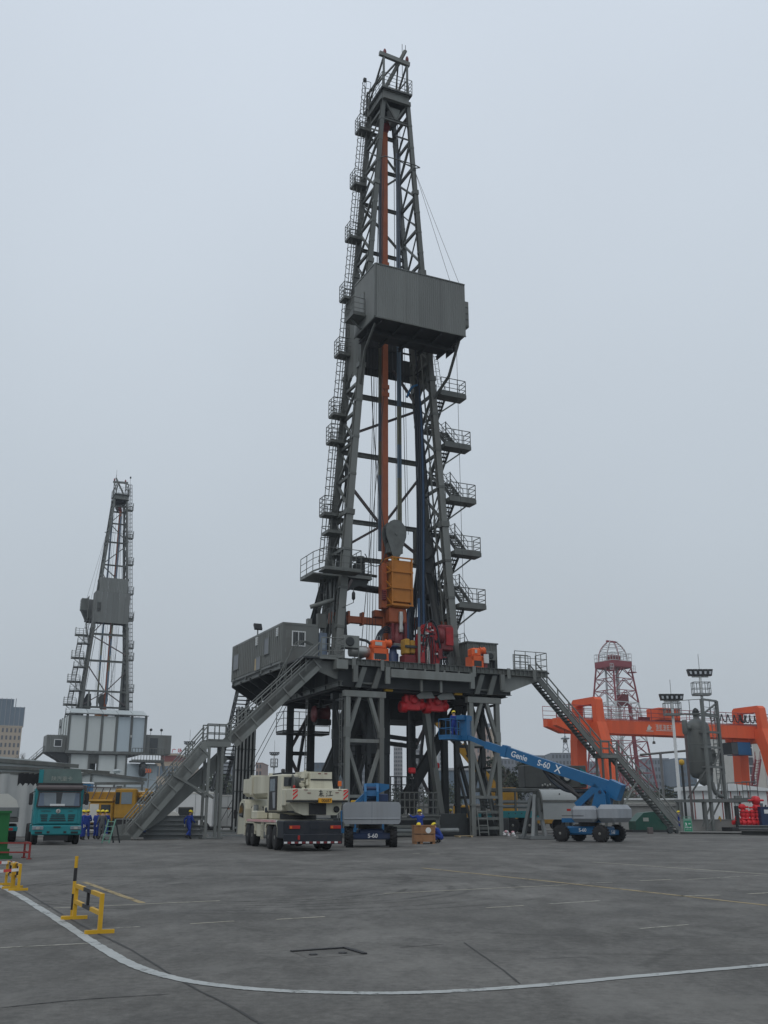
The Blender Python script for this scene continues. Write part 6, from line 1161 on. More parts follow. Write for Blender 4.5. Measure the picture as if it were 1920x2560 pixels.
# ---- turquoise truck facing the camera
tk = thing('tractor_truck', 'turquoise tractor truck with cloth-covered roof deflector, facing out of yard', 'truck', dp(138, 2112, 54.7) * 1, R(21))
tk.location.z = 0
P_box(tk, 'cab', (-1.23, 0.05, 0.95), (1.23, 2.1, 2.92), 'turquoise', 0.1)
P_box(tk, 'bumper', (-1.25, -0.12, 0.48), (1.25, 0.3, 0.98), 'turquoise', 0.06)
MB().prism([(-1.14, 1.92), (1.14, 1.92), (1.06, 2.68), (-1.06, 2.68)], -0.02, 0.04, 'Y').build('windscreen', 'glass', tk)
for x in (-0.55, 0.5): MB().prism([(x - 0.42, 1.96), (x + 0.42, 1.96), (x + 0.36, 2.62), (x - 0.36, 2.62)], -0.026, -0.021, 'Y').build('screen_view', 'glass_pale', tk)
for x0, x1 in ((-1.05, -0.75), (0.75, 1.05)): MB().prism([(x0, 1.95), (x1, 1.95), ((x0 + x1) / 2 + 0.1, 2.6), ((x0 + x1) / 2 - 0.1, 2.6)], -0.034, -0.027, 'Y').build('seat_back', 'blue_grey', tk)
P_box(tk, 'screen_paper', (-0.45, -0.05, 1.95), (0.3, -0.036, 2.05), 'white'); P_box(tk, 'wiper_rail', (-1.1, -0.06, 1.88), (1.1, -0.022, 1.93), 'paint_black')
gr_ = P_box(tk, 'grille_panel', (-1.0, 0.02, 1.05), (1.0, 0.06, 1.8), 'turquoise', 0.02)
for k in range(4):
    z = 1.18 + k * 0.095; w_ = 0.30 + 0.05 * k
    for a, b in ((-0.82 - 0.02 * k, -0.52), (-0.42 + 0.03 * k, 0.42 - 0.03 * k), (0.52, 0.82 + 0.02 * k)): P_box(gr_, 'grille_slot', (a, 0.0, z), (b, 0.022, z + 0.05), 'paint_black')
mb = MB(); mb.lathe([(0.1, 0), (0.12, -0.02), (0.12, -0.03), (0.085, -0.035)], (0, 0.03, 1.68), 'Y', 18); mb.build('emblem', 'silver', gr_); strokes(gr_, [[(0.03, .07), (-.04, .01), (.03, -.01), (-.03, -.07)]], 'text_dark', 0.022, 'emblem_mark', (0, -0.012, 1.68))
text_mesh(tk, 'SHACMAN', 0.10, 'rig_dark', (-0.62, 0.015, 1.68), (R(90), 0, 0)); text_mesh(tk, 'F3000', 0.09, 'rig_dark', (0.62, 0.015, 1.68), (R(90), 0, 0))
for s_ in (-1, 1):
    hl_ = P_box(tk, 'headlight', (s_ * 0.95 - 0.28, -0.16, 0.74), (s_ * 0.95 + 0.28, -0.1, 0.94), 'glass_pale', 0.03); P_box(hl_, 'bulb', (s_ * 0.95 - 0.1, -0.175, 0.78), (s_ * 0.95 + 0.1, -0.161, 0.9), 'silver', 0.02); P_box(tk, 'fog_light', (s_ * 0.9 - 0.18, -0.14, 0.56), (s_ * 0.9 + 0.18, -0.11, 0.66), 'glass', 0.01); P_box(tk, 'tow_slot', (s_ * 0.42 - 0.07, -0.135, 0.58), (s_ * 0.42 + 0.07, -0.115, 0.68), 'paint_black')
    for yy in (0.9, 4.6, 6.0): wheel(tk, (s_ * 1.05, yy, 0.52), 0.52, 0.32 if yy < 1 else 0.5, 'X', out=s_)
    P_box(tk, 'side_mirror', (s_ * 1.42 - 0.1, 0.05, 2.0), (s_ * 1.42 + 0.1, 0.2, 2.6), 'paint_black', 0.04); P_tube(tk, 'mirror_arm', (s_ * 1.2, 0.2, 2.7), (s_ * 1.42, 0.12, 2.6), 0.025, 'paint_black', 5)
P_box(tk, 'number_plate', (-0.18, -0.14, 0.84), (0.18, -0.125, 0.92), 'paint_black'); P_box(tk, 'lower_grille', (-0.6, 0.0, 0.2), (0.6, 0.6, 0.5), 'paint_black')
P_box(tk, 'sun_visor', (-1.2, -0.28, 2.72), (1.2, 0.3, 3.0), 'rig_rust', 0.1); P_box(tk, 'roof_gap', (-1.15, 0.1, 2.98), (1.15, 2.0, 3.12), 'paint_black')
dfl = MB().prism([(-1.12, 3.1), (1.12, 3.1), (1.08, 3.4), (0.98, 3.85), (-0.92, 3.85), (-1.08, 3.4)], 0.15, 1.9, 'Y').build('roof_deflector', 'truck_tarp', tk); text_mesh(dfl, '陕汽重卡', 0.26, 'text_pale', (0.05, 0.142, 3.33), (R(90), 0, 0), sx=1.05); P_box(dfl, 'deflector_side', (-1.13, 0.12, 3.1), (-0.9, 0.149, 3.8), 'turquoise')
mb = MB(); random.seed(11)
for k in range(4): x = -2.15 + k * 0.26; mb.prism([(x, 3.62 - 0.02 * k), (x + 0.27, 3.66), (x + 0.27, 3.0 + random.uniform(-0.1, 0.1)), (x + 0.13, 3.12), (x, 2.95 + random.uniform(-0.1, 0.1))], 0.9, 0.93 + 0.01 * k, 'Y')
mb.build('torn_cover', 'black_cloth', tk); P_box(tk, 'chassis', (-0.45, 2.1, 0.55), (0.45, 7.0, 0.95), 'paint_black'); P_box(tk, 'side_skirt', (-1.22, 2.1, 0.6), (-0.9, 3.6, 1.0), 'turquoise', 0.03)
for s_ in (-1, 1): P_box(tk, 'door_handle', (s_ * 1.235 - 0.015, 1.6, 1.7), (s_ * 1.235 + 0.015, 1.8, 1.75), 'paint_black')
# ---- grey tipper behind on its left
tp = thing('tipper_trailer', 'grey flatbed trailer with pale tarpaulin heap behind the turquoise truck', 'trailer', (-21.9, 58.6, 0), R(22))
P_box(tp, 'bed', (-1.25, 0, 1.1), (1.2, 7.5, 1.35), 'steel_dark', 0.03); P_box(tp, 'side_board', (-1.27, 0.02, 1.36), (-1.2, 7.4, 1.9), 'steel'); P_box(tp, 'side_board', (1.14, 0.02, 1.36), (1.21, 7.4, 1.9), 'steel'); P_box(tp, 'tail_board', (-1.19, -0.03, 1.36), (1.13, 0.04, 1.9), 'steel', 0.02)
MB().prism([(-1.15, 1.9), (-0.9, 2.25), (-0.4, 2.6), (0.5, 2.65), (1.0, 2.3), (1.15, 1.9)], 0.1, 7.2, 'Y').build('tarp_heap', 'off_white', tp)
for s_ in (-1, 1):
    for yy in (1.2, 2.5): wheel(tp, (s_ * 1.0, yy, 0.5), 0.5, 0.4, 'X', out=s_)
P_box(tp, 'tail_beam', (-1.25, -0.1, 0.6), (1.2, 0.1, 0.85), 'turquoise', 0.03); P_box(tp, 'underframe', (-0.6, 0.1, 0.7), (0.6, 7, 1.1), 'paint_black')
for x in (-0.9, 0.7): P_box(tp, 'tail_light', (x, -0.13, 0.65), (x + 0.25, -0.1, 0.78), 'lens_red')
# ---- yellow truck crane, side on behind the stairs
yc = thing('yellow_truck_crane', 'old yellow truck crane standing behind left staircase and worker group', 'truck crane', dp(243, 2088, 73), R(8)); yc.location.z = 0
P_box(yc, 'chassis', (-0.6, 0.2, 0.75), (4.9, 2.2, 1.15), 'paint_black', 0.03)
P_box(yc, 'carrier_cab', (-0.75, 0.1, 0.85), (0.95, 2.35, 2.35), 'crane_yellow', 0.12); P_box(yc, 'cab_window', (0.1, 0.07, 1.6), (0.75, 0.105, 2.15), 'glass'); P_box(yc, 'cab_window', (-0.65, 0.075, 1.6), (-0.1, 0.105, 2.15), 'glass_pale'); P_box(yc, 'cab_visor', (-0.8, 0.0, 2.33), (0.9, 2.4, 2.5), 'crane_yellow', 0.07); P_box(yc, 'cab_door', (-0.68, 0.06, 0.95), (-0.05, 0.1, 2.2), 'off_white', 0.02)
P_box(yc, 'upper_body', (1.5, 0.1, 1.55), (4.7, 2.3, 2.15), 'crane_yellow', 0.05); oc2 = P_box(yc, 'operator_cab', (1.0, 0.05, 1.2), (2.5, 1.2, 3.25), 'crane_yellow', 0.08); P_box(oc2, 'window', (1.45, 0.02, 2.2), (2.2, 0.049, 3.0), 'glass_pale'); P_box(oc2, 'window', (1.05, 0.02, 2.2), (1.35, 0.049, 3.0), 'glass')
mb = MB(); random.seed(9)
for i in range(34): x = random.uniform(2.55, 3.5); mb.use(random.choice(['crane_yellow', 'crane_yellow', 'steel_dark', 'rig_rust'])); mb.lathe([(0.1, 0), (0.12, random.uniform(0.2, 0.5))], (x, random.uniform(0.2, 1.2), random.uniform(2.1, 2.9)), random.choice('XYZ'), 8)
mb.build('winch_gear', None, yc)['kind'] = 'stuff'
P_box(yc, 'boom', (-1.6, 1.0, 2.45), (3.4, 1.7, 3.05), 'crane_yellow', 0.06); P_box(yc, 'boom_head', (-1.9, 0.8, 2.2), (-1.2, 1.9, 3.5), 'rig_rust', 0.05)
for k in range(5): P_beam(yc, 'jib_lattice', (-1.2 + k * 0.5, 0.85, 2.5), (-0.9 + k * 0.5, 0.85, 3.35), 0.06, 0.06, 'rig_rust')
P_beam(yc, 'jib_lattice', (-1.3, 0.85, 3.38), (1.3, 0.85, 3.3), 0.07, 0.07, 'rig_rust'); P_box(yc, 'counterweight', (3.6, 0.1, 2.15), (4.75, 2.2, 2.95), 'rig_dark', 0.08)
for xx in (0.2, 2.9, 4.2):
    for s_ in (-1, 1): wheel(yc, (xx, 1.2 + s_ * 1.0, 0.5), 0.5, 0.3, 'Y', out=s_)
# ---- white vehicles and boxes standing further back
def box_truck(label, px, Y, w_, h_, dpt, rz=0.0, z0=0.5, windows=0):
    t = thing('box_truck', label, 'truck', (dp(px, 2060, Y).x, Y, 0), rz)
    P_box(t, 'cargo_box', (0, 0, z0), (w_, dpt, h_), 'white', 0.08); P_box(t, 'roof_rail', (-0.02, -0.03, h_ - 0.12), (w_ + 0.02, dpt, h_ - 0.02), 'off_white'); P_box(t, 'chassis', (0.1, 0.1, 0.35), (w_ - 0.1, dpt - 0.1, z0), 'paint_black')
    n = max(2, int(w_ / 1.2))
    for k in range(1, n): P_box(t, 'panel_seam', (k * w_ / n - 0.015, -0.012, z0 + 0.1), (k * w_ / n + 0.015, -0.002, h_ - 0.15), 'steel')
    for k in range(windows): P_box(t, 'window', (0.3 + k * w_ / windows, -0.03, h_ - 1.1), (0.3 + k * w_ / windows + w_ / windows * 0.75, 0.0, h_ - 0.4), 'bld_win')
    for xx in (w_ * 0.15, w_ * 0.85):
        for yy in (0.1, dpt - 0.1): wheel(t, (xx, yy, 0.45), 0.45, 0.28, 'Y', out=-1 if yy < 1 else 1)
    return t
box_truck('white box truck parked behind turquoise truck cab', 189, 82, 2.4, 3.15, 5.5)
box_truck('long white box truck parked behind the yellow truck crane', 255, 88, 9.0, 3.4, 2.5, R(4))
box_truck('white box truck with plain side seen under the escape slide', 395, 84, 4.4, 3.2, 2.4)
bt = box_truck('long white bus parked beyond the walking worker', 452, 90, 6.6, 3.1, 2.5, R(6), 0.4); P_box(bt, 'dark_door', (4.9, -0.04, 0.5), (5.7, 0.0, 2.4), 'bld_win'); MB().prism([(3.9, 1.9), (4.15, 1.9), (4.02, 2.12)], -0.03, -0.012, 'Y').build('warning_mark', 'lens_orange', bt)
bb_ = thing('blue_tank_box', 'blue plastic tank standing on the white truck roof', 'tank', (dp(196, 1979, 84).x, 84, 3.15)); P_box(bb_, 'tank_body', (0, 0, 0), (0.95, 0.9, 0.75), 'sky_blue_bin', 0.05); P_box(bb_, 'tank_cover', (-0.05, -0.05, 0.72), (1.0, 0.95, 0.85), 'white', 0.05)
# ---- sheds
sh = thing('canopy_shed', 'open shed with pale translucent fascia and grey tarpaulin wall at yard edge', 'shed', (-28, 72, 0), R(25))
def shl(p, Y): q = dp(p[0], p[1], Y) - Vector((-28, 72, 0)); r_ = rot2((q.x, q.y), -R(25)); return Vector((r_.x, r_.y, q.z))
mb = MB(); n = 60; vs = []
for i in range(n + 1):
    f = i / n; c = Vector((-7 + f * 12.5, 0.25 * math.sin(i * 0.9) * (0.4 + 0.6 * math.sin(i * 0.37) ** 2) - 0.2, 0))
    vs += [(c.x, c.y + 0.12 * math.sin(i * 1.7), 0.02), (c.x, c.y * 0.4, 4.25 - 0.05 * math.sin(f * 9) ** 2)]
mb.add(vs, [(2 * i, 2 * i + 2, 2 * i + 3, 2 * i + 1) for i in range(n)], True); mb.add([(x, y + 0.02, z) for x, y, z in vs], [(2 * i, 2 * i + 1, 2 * i + 3, 2 * i + 2) for i in range(n)], True); mb.build('tarpaulin_wall', 'tarp', sh)
MB().prism([(-7, 4.35), (5.6, 4.25), (5.6, 4.8), (-7, 5.5)], 0.1, 0.25, 'Y').build('fascia_panel', 'roof_pale', sh)
P_beam(sh, 'roof_beam', (-7, 0.0, 5.6), (6.3, 0.0, 4.85), 0.2, 0.26, 'rig'); P_beam(sh, 'roof_beam', (-7, 0.0, 4.3), (6.5, 0.0, 4.3), 0.2, 0.18, 'rig'); P_beam(sh, 'roof_beam', (-7, 0.1, 4.95), (6.4, -0.1, 4.5), 0.15, 0.22, 'rig'); P_beam(sh, 'roof_beam', (5.3, -0.05, 4.6), (8.6, 0.3, 4.45), 0.15, 0.2, 'rig')
MB().prism([(-7, 5.5), (6.2, 4.9), (6.2, 5.0), (-7, 6.1)], 0.3, 9.0, 'Y').build('roof_sheet', 'roof_pale', sh)
for x in (-6.5, -2, 2, 5.9): P_beam(sh, 'post', (x, 0.4, 0), (x, 0.4, 4.3), 0.16, 0.16, 'rig')
s_b = thing('gable_shed', 'low shed with shallow grey gable frame behind the yellow truck crane', 'shed', (dp(195, 2040, 96).x, 96, 0), R(2))
W_ = 5.9
P_box(s_b, 'wall', (0, 0.3, 0), (W_ - 0.2, 6, 3.9), 'off_white'); P_beam(s_b, 'gable_beam', (-0.4, 0, 4.95), (0.8, 0, 5.25), 0.2, 0.22, 'rig'); P_beam(s_b, 'gable_beam', (0.8, 0, 5.25), (W_ + 0.2, 0, 4.55), 0.2, 0.26, 'rig'); P_beam(s_b, 'tie_beam', (-0.3, 0, 4.2), (W_, 0, 4.25), 0.2, 0.24, 'rig'); P_beam(s_b, 'post', (0.9, 0, 4.2), (0.9, 0, 5.2), 0.14, 0.14, 'rig'); P_beam(s_b, 'post', (W_ - 0.2, 0, 0), (W_ - 0.2, 0, 4.5), 0.16, 0.16, 'rig'); MB().prism([(0, 4.3), (W_ - 0.1, 4.3), (W_ - 0.1, 4.5), (0.8, 5.15), (0, 4.9)], 0.12, 0.2, 'Y').build('gable_panel', 'roof_pale', s_b)
MB().prism([(-0.3, 5.0), (0.8, 5.36), (W_ + 0.2, 4.66), (W_ + 0.2, 4.6), (0.8, 5.28), (-0.3, 4.95)], 0.15, 6, 'Y').build('roof_sheet', 'roof_pale', s_b)
for x in (-0.2, 2.4): MB().lathe([(0.3, 0), (0.3, 0.15), (0.45, 0.16), (0.4, 0.3), (0.1, 0.35)], (x + 0.6, 1.2, 5.2), 'Z', 12).build('roof_vent', 'roof_pale', s_b)
# ---- green container, red rail, yellow barriers
gc = thing('green_container', 'plain green steel skip at the left yard edge', 'skip', (-13.66, 37.9, 0), R(20.5))
P_box(gc, 'skip_wall', (-4.5, 0, 0.12), (0, 2.2, 1.62), 'green', 0.02); P_box(gc, 'top_rim', (-4.55, -0.05, 1.58), (0.05, 2.25, 1.67), 'green'); 
for k, (a, z) in enumerate(((0.02, 0.62), (0.10, 0.36), (0.22, 0.12))): P_box(gc, 'corner_foot', (-0.6 if k else -0.5, -0.06 - 0.01 * k, 0.0 if k == 2 else z - 0.26), (a, 0.3, z), 'green')
P_box(gc, 'skid', (-4.4, 0.05, 0.0), (-0.2, 2.1, 0.12), 'green')
rr = thing('red_rail', 'low red two-bar steel rail beside the green skip', 'rail', (-12.75, 37.7, 0), R(0))
for x, y in ((0, 0), (-0.62, 1.25), (-3.0, 0.0)): P_beam(rr, 'post', (x, y, 0), (x, y, 0.58), 0.06, 0.06, 'rail_red'); P_box(rr, 'foot', (x - 0.07, y - 0.07, 0), (x + 0.07, y + 0.07, 0.04), 'rail_red')
for z in (0.24, 0.56): P_beam(rr, 'rail_bar', (0, 0, z), (-0.62, 1.25, z), 0.05, 0.05, 'rail_red'); P_beam(rr, 'rail_bar', (0, 0, z), (-3.0, 0, z), 0.05, 0.05, 'rail_red')
def barrier(label, a, b, h, split=True, group=None):
    a = Vector(a); b = Vector(b); t = thing('barrier', label, 'barrier', (a + b) / 2, math.atan2(b.y - a.y, b.x - a.x), group); L_ = (b - a).length; k = L_ / 2
    for x in (-k, k): P_box(t, 'post', (x - 0.028, -0.028, 0.0), (x + 0.028, 0.028, h), 'yellow'); P_box(t, 'foot', (x - 0.03, -0.2, 0.0), (x + 0.03, 0.2, 0.05), 'yellow')
    for z in (h - 0.055, h * 0.45):
        for x0, x1, m, s_ in ((-k + 0.03, -k * 0.3, 'yellow', 0), (-k * 0.3, k * 0.3, 'paint_black', 0), (k * 0.3, k - 0.03, 'yellow', 0)): P_box(t, 'rail', (x0 + 0.001, -0.024, z), (x1 - 0.001, 0.024, z + 0.055), m)
    P_box(t, 'middle_bar', (-0.03, -0.02, h * 0.45 + 0.056), (0.03, 0.02, h - 0.056), 'paint_black')
    return t
barrier('low yellow barrier with black middle bar beside striped pole', (-4.87, 16.77, 0), (-3.94, 14.83, 0), 0.52)
barrier('yellow barrier with tape tied on, its legs along the white line', (-8.25, 23.55, 0), (-7.86, 22.75, 0), 0.54)
barrier('worn yellow barrier standing behind the taped barrier', (-8.75, 24.45, 0), (-8.2, 23.3, 0), 0.53)
pl_ = thing('striped_pole', 'slim black and yellow striped pole standing behind low barrier', 'pole', (-4.97, 16.98, 0))
for z0_, z1_, m in ((0, 0.12, 'yellow'), (0.12, 0.36, 'paint_black'), (0.36, 0.55, 'yellow'), (0.55, 0.75, 'paint_black'), (0.75, 0.93, 'yellow')): P_box(pl_, 'pole_band', (-0.022, -0.022, z0_), (0.022, 0.022, z1_ - 0.001), m)
P_box(pl_, 'pole_foot', (-0.16, -0.03, 0), (0.05, 0.03, 0.03), 'yellow')
mb = MB(); random.seed(2); P_ = curve([(-14.0, 27.0, 0.62), (-11.2, 25.2, 0.40), (-8.7, 24.3, 0.50), (-7.9, 22.8, 0.47)], 10)
for i in range(len(P_) - 1): mb.use('rag_white' if i % 2 else 'tape_red'); mb.beam(P_[i], P_[i + 1], 0.004, 0.06)
P_ = curve([(-13.0, 24.6, 0.2), (-10, 23.6, 0.26), (-7.9, 22.85, 0.42)], 10)
for i in range(len(P_) - 1): mb.use('rag_white' if i % 2 else 'tape_red'); mb.beam(P_[i], P_[i + 1], 0.004, 0.06)
tag(mb.build('barrier_tape', None), 'red and white warning tape tied to yellow barrier at yard edge', 'tape')
gl = thing('step_ladder', 'small pale green step ladder leaning at the left staircase foot', 'ladder', dp(263, 2111, 57.5), R(20)); gl.location.z = 0
ladder(gl, (0, 0, 0), (0.3, 0.3, 1.25), 0.38, (1, -0.3, 0), 'ladder_green', 0.25, 'front_frame'); ladder(gl, (0.65, 0.5, 0), (0.32, 0.32, 1.25), 0.34, (1, -0.3, 0), 'rig_dark', 0.45, 'back_frame')
# stacked steel beams under the slide
for k in range(5):
    o = P_ibeam(None, 'steel_beam', (0, 0, 0), (3.7 - 0.3 * (k % 2), 0, 0), 0.4, 0.28, 'steel', 0.04); p = rw(-12.4 + 0.15 * (k % 3), 2.2 + 0.05 * k, 0.145 + k * 0.285); o.location = p; o.rotation_euler = (0, 0, R(10)); tag(o, 'grey steel beam in flat stack under the escape slide', 'beam', 'beams stacked under the escape slide')
cbx = thing('steel_cabinet', 'dark grey steel cabinet standing behind the walking worker', 'cabinet', (dp(460, 2082, 74).x, 74, 0), R(5)); P_box(cbx, 'cabinet_body', (-0.5, 0, 0.05), (0.5, 0.8, 2.0), 'steel_dark', 0.03); P_box(cbx, 'cabinet_door', (-0.46, -0.02, 0.12), (0.46, 0.0, 1.92), 'rig_dark'); P_box(cbx, 'handle', (0.3, -0.04, 1.0), (0.34, -0.02, 1.2), 'rig_light')
rl = thing('cable_reel', 'pale round cable reel behind the stacked steel beams', 'reel', (dp(430, 2045, 72).x, 72, 0)); MB().lathe([(0.5, -0.3), (0.52, -0.25), (0.2, -0.24), (0.2, 0.24), (0.52, 0.25), (0.5, 0.3)], (0, 0, 1.2), 'Y', 20).build('reel', 'off_white', rl); P_box(rl, 'reel_stand', (-0.5, -0.35, 0), (0.5, 0.35, 0.75), 'rig_dark', 0.05); P_box(rl, 'machine_body', (-2.6, -0.4, 0.3), (-0.55, 0.6, 1.0), 'dark_blue', 0.05); P_box(rl, 'skid', (-2.7, -0.45, 0.0), (0.6, 0.65, 0.3), 'rig_dark')
# loose frames on the ground by the pipe rack
lf = thing('steel_frame_pile', 'pile of low steel frames lying by the pipe rack', 'frames', rw(-4.5, 7.5, 0), YAW)
random.seed(4)
for k in range(9): x = random.uniform(-2.5, 2.5); y = random.uniform(-1.5, 2); P_beam(lf, 'frame_bar', (x - 1.2, y, 0.1 + 0.08 * k), (x + 1.2, y + random.uniform(-0.4, 0.4), 0.1 + 0.08 * k + random.uniform(-0.04, 0.04)), 0.12, 0.12, random.choice(['steel', 'rig', 'concrete']))

# ================================================================== SECOND RIG, FAR LEFT
YAW2 = YAW + math.pi
m2 = copy_tree(MAST_PROTO); m2['label'] = 'distant grey mast rising from the pale panelled rig enclosure'
mc = dp(247, 1892, 198); m2.location = (mc.x, mc.y, 12); m2.rotation_euler = (0, 0, YAW2)
for o in m2.children:
    if o.name.startswith(('back_panel', 'side_panel')):
        o.material_slots[0].link = 'OBJECT'; o.material_slots[0].material = M['clad']
OFF[m2.name] = OFF[mast.name]
for a_, b_ in ((4.0, 5.9), (5.92, 7.8), (7.82, 9.5)): corrugated(m2, 'upper_panel', (b_, 7.85), (a_, 7.85), 44.22, 47.1, 'clad', 0.3, 0.03)
for nm, src in (('travelling_block', tb), ('top_drive', td)):
    c = copy_tree(src); c['label'] = {'travelling_block': 'grey travelling block inside the distant mast', 'top_drive': 'amber top drive low inside the distant mast'}[nm]
    off = Vector(OFF[src.name]) - Vector((CU, 6, 12)); q = rot2((off.x, off.y), YAW2); c.location = (mc.x + q.x, mc.y + q.y, src.location.z); c.rotation_euler = (0, 0, YAW2)
e0 = dp(167, 1881, 186)
en = thing('rig_enclosure', 'pale panelled enclosure of distant rig with grey posts and doorway', 'enclosure', (e0.x, e0.y, 0), YAW)
LW = 14.0; zf, zt = 12.3, 18.9; ps = [0, 3.15, 5.9, 8.6, 11.35, LW]
for i in range(5): P_box(en, 'wall_panel', (ps[i] + 0.22, 0, zf + 0.25), (ps[i + 1] - 0.22, 0.15, zt), 'panel_white' if i < 3 else 'panel_blue', 0.03)
for x in ps: P_box(en, 'wall_post', (x - 0.21, -0.12, zf), (x + 0.21, 0.2, zt + 0.25), 'rig')
P_box(en, 'floor_band', (-0.3, -0.15, zf - 0.25), (LW + 0.3, 0.25, zf + 0.22), 'rig'); P_box(en, 'floor_slab', (0.2, 0.3, zf - 0.2), (LW - 0.2, 14, zf), 'rig_dark')
for k in range(4): P_box(en, 'side_panel', (-0.02, 0.4 + k * 3.3, zf + 0.25), (0.12, 3.5 + k * 3.3, zt), 'panel_white', 0.03); P_box(en, 'side_post', (-0.1, 3.5 + k * 3.3, zf), (0.18, 3.68 + k * 3.3, zt + 0.2), 'rig')
P_box(en, 'side_window', (-0.06, 10.0, zt - 2.6), (0.0, 11.0, zt - 0.5), 'bld_win')
mb = MB(); mb.prism([(-0.6, zt + 0.35), (-0.6, zt + 0.5), (3.2, zt + 1.7), (3.2, zt + 1.55)], 0, 0.1, 'X'); 
for k in range(5): x = ps[k]; rp = MB().prism([(-0.7, zt + 0.3), (-0.7, zt + 0.42), (2.6, zt + 1.45), (2.6, zt + 1.33)], x + 0.05, ps[k + 1] - 0.05, 'X').build('roof_sheet', 'roof_pale', en); 
P_beam(en, 'roof_rail', (-0.3, -0.3, zt + 0.28), (LW + 0.4, -0.3, zt + 0.28), 0.12, 0.14, 'rig')
for a, b, m in ((0.9, 4.0, 'panel_white'), (5.85, 8.9, 'panel_white'), (9.2, 10.8, 'panel_white'), (11.1, 16.6, 'panel_blue')):
    P_box(en, 'lower_panel', (a, 0.6 if a < 11 else -0.4, 0.3), (b, 0.8 if a < 11 else 3.0, 11.9 if a < 11 else 10.4), m, 0.03)
for x in (0.7, 4.15, 5.7, 9.05, 10.95): P_box(en, 'lower_post', (x - 0.15, 0.4, 0), (x + 0.15, 0.85, 11.95), 'rig')
P_box(en, 'doorway', (4.3, 1.6, 0.3), (5.55, 1.8, 11.4), 'rig_dark'); P_box(en, 'door_head', (4.3, 0.5, 10.3), (5.55, 0.75, 11.9), 'rig'); P_box(en, 'machinery', (4.5, 0.9, 6.4), (5.3, 1.5, 7.6), 'rag_white', 0.2)
P_box(en, 'vent_grille', (9.5, 0.5, 5.2), (10.5, 0.58, 6.4), 'rig'); P_box(en, 'vent_panel', (9.7, 0.46, 5.5), (10.3, 0.5, 6.1), 'panel_white')
for k in range(6): P_box(en, 'side_lower_panel', (0.75, 0.9 + k * 2.1, 0.3), (0.85, 2.7 + k * 2.1, 11.0), 'panel_white')
P_box(en, 'wall_lamp', (11.2, -0.3, zf + 2.8), (11.5, -0.1, zf + 3.3), 'silver', 0.05)
lc = thing('distant_cabin', 'grey cabin with small window on the left of distant rig enclosure', 'cabin', (e0.x, e0.y, 0), YAW); OFF[lc.name] = Vector((0, 0, 0))
P_box(lc, 'cabin_body', (-3.6, 1.0, 12.2), (-0.15, 6.0, 15.3), 'cabin', 0.05); corrugated(lc, 'end_wall', (-3.55, 0.98), (-0.2, 0.98), 12.3, 15.2, 'cabin', 0.4, 0.05); w3 = P_box(lc, 'window', (-2.15, 0.86, 13.3), (-1.0, 0.92, 14.4), 'glass'); P_box(w3, 'window_frame', (-2.3, 0.87, 13.2), (-2.14, 0.93, 14.5), 'white'); P_box(w3, 'window_frame', (-1.0, 0.87, 13.2), (-0.88, 0.93, 14.5), 'white'); P_box(w3, 'window_frame', (-2.3, 0.87, 14.4), (-0.88, 0.93, 14.52), 'white'); P_box(w3, 'window_frame', (-2.3, 0.87, 13.16), (-0.88, 0.93, 13.3), 'white')
MB().prism([(-3.6, 12.2), (-0.1, 12.2), (0.6, 11.4), (0.6, 9.2), (-1.2, 10.9)], 1.2, 5.5, 'Y').build('cabin_bracket', 'rig_dark', lc)
flight(lc, (-3.7, 3.2, 12.3), (-9.5, 3.2, 6.5), 1.0, 'rig')
rc = thing('distant_cabin', 'brown-grey cabin with open door on the right of distant rig enclosure', 'cabin', (e0.x, e0.y, 0), YAW)
P_box(rc, 'cabin_body', (14.4, 0.6, 12.2), (19.2, 4.0, 15.8), 'cabin', 0.05); P_box(rc, 'doorway', (15.1, 0.5, 12.3), (16.6, 0.58, 15.2), 'glass'); 
for x in (15.2, 17.2): P_tube(rc, 'lamp_arm', (x, 0.8, 15.8), (x, 0.8, 16.6), 0.05, 'rig', 6); MB().lathe([(0.1, 0), (0.28, 0.1), (0.25, 0.4), (0.1, 0.5)], (x, 0.7, 16.5), 'Z', 10).build('lamp', 'lamp_black', rc)
rp2 = P_box(rc, 'landing', (11.4, -2.2, 10.6), (17.4, 0.4, 10.9), 'rig'); railing(rp2, [(11.4, -2.2, 10.9), (17.4, -2.2, 10.9)], 2.2, 2, 0.55, 0.06, 'rig'); flight(rc, (17.2, -1.0, 10.8), (20.2, -1.6, 0.4), 1.6, 'rig', rise=0.5)
MB().lathe([(0.05, 0), (1.2, 0.2), (1.3, 1.0), (1.0, 1.3)], (13, -1.4, 9.3), 'X', 12).build('tank', 'rig_dark', rc)
cs = thing('chevron_sign', 'red chevron arrow sign beside distant rig stairs', 'sign', dp(372, 1927, 178)); 
for k in range(3): strokes(cs, [[(-0.55 + k * 0.36, 0.34), (-0.34 + k * 0.36, 0), (-0.55 + k * 0.36, -0.34)]], 'orange_red', 0.15, 'chevron', th=0.08)
P_beam(cs, 'sign_post', (0, 0.12, -cs.location.z), (0, 0.12, 0.8), 0.15, 0.15, 'rig'); P_box(cs, 'sign_back', (-0.65, 0.05, -0.4), (0.65, 0.08, 0.4), 'rig_light')

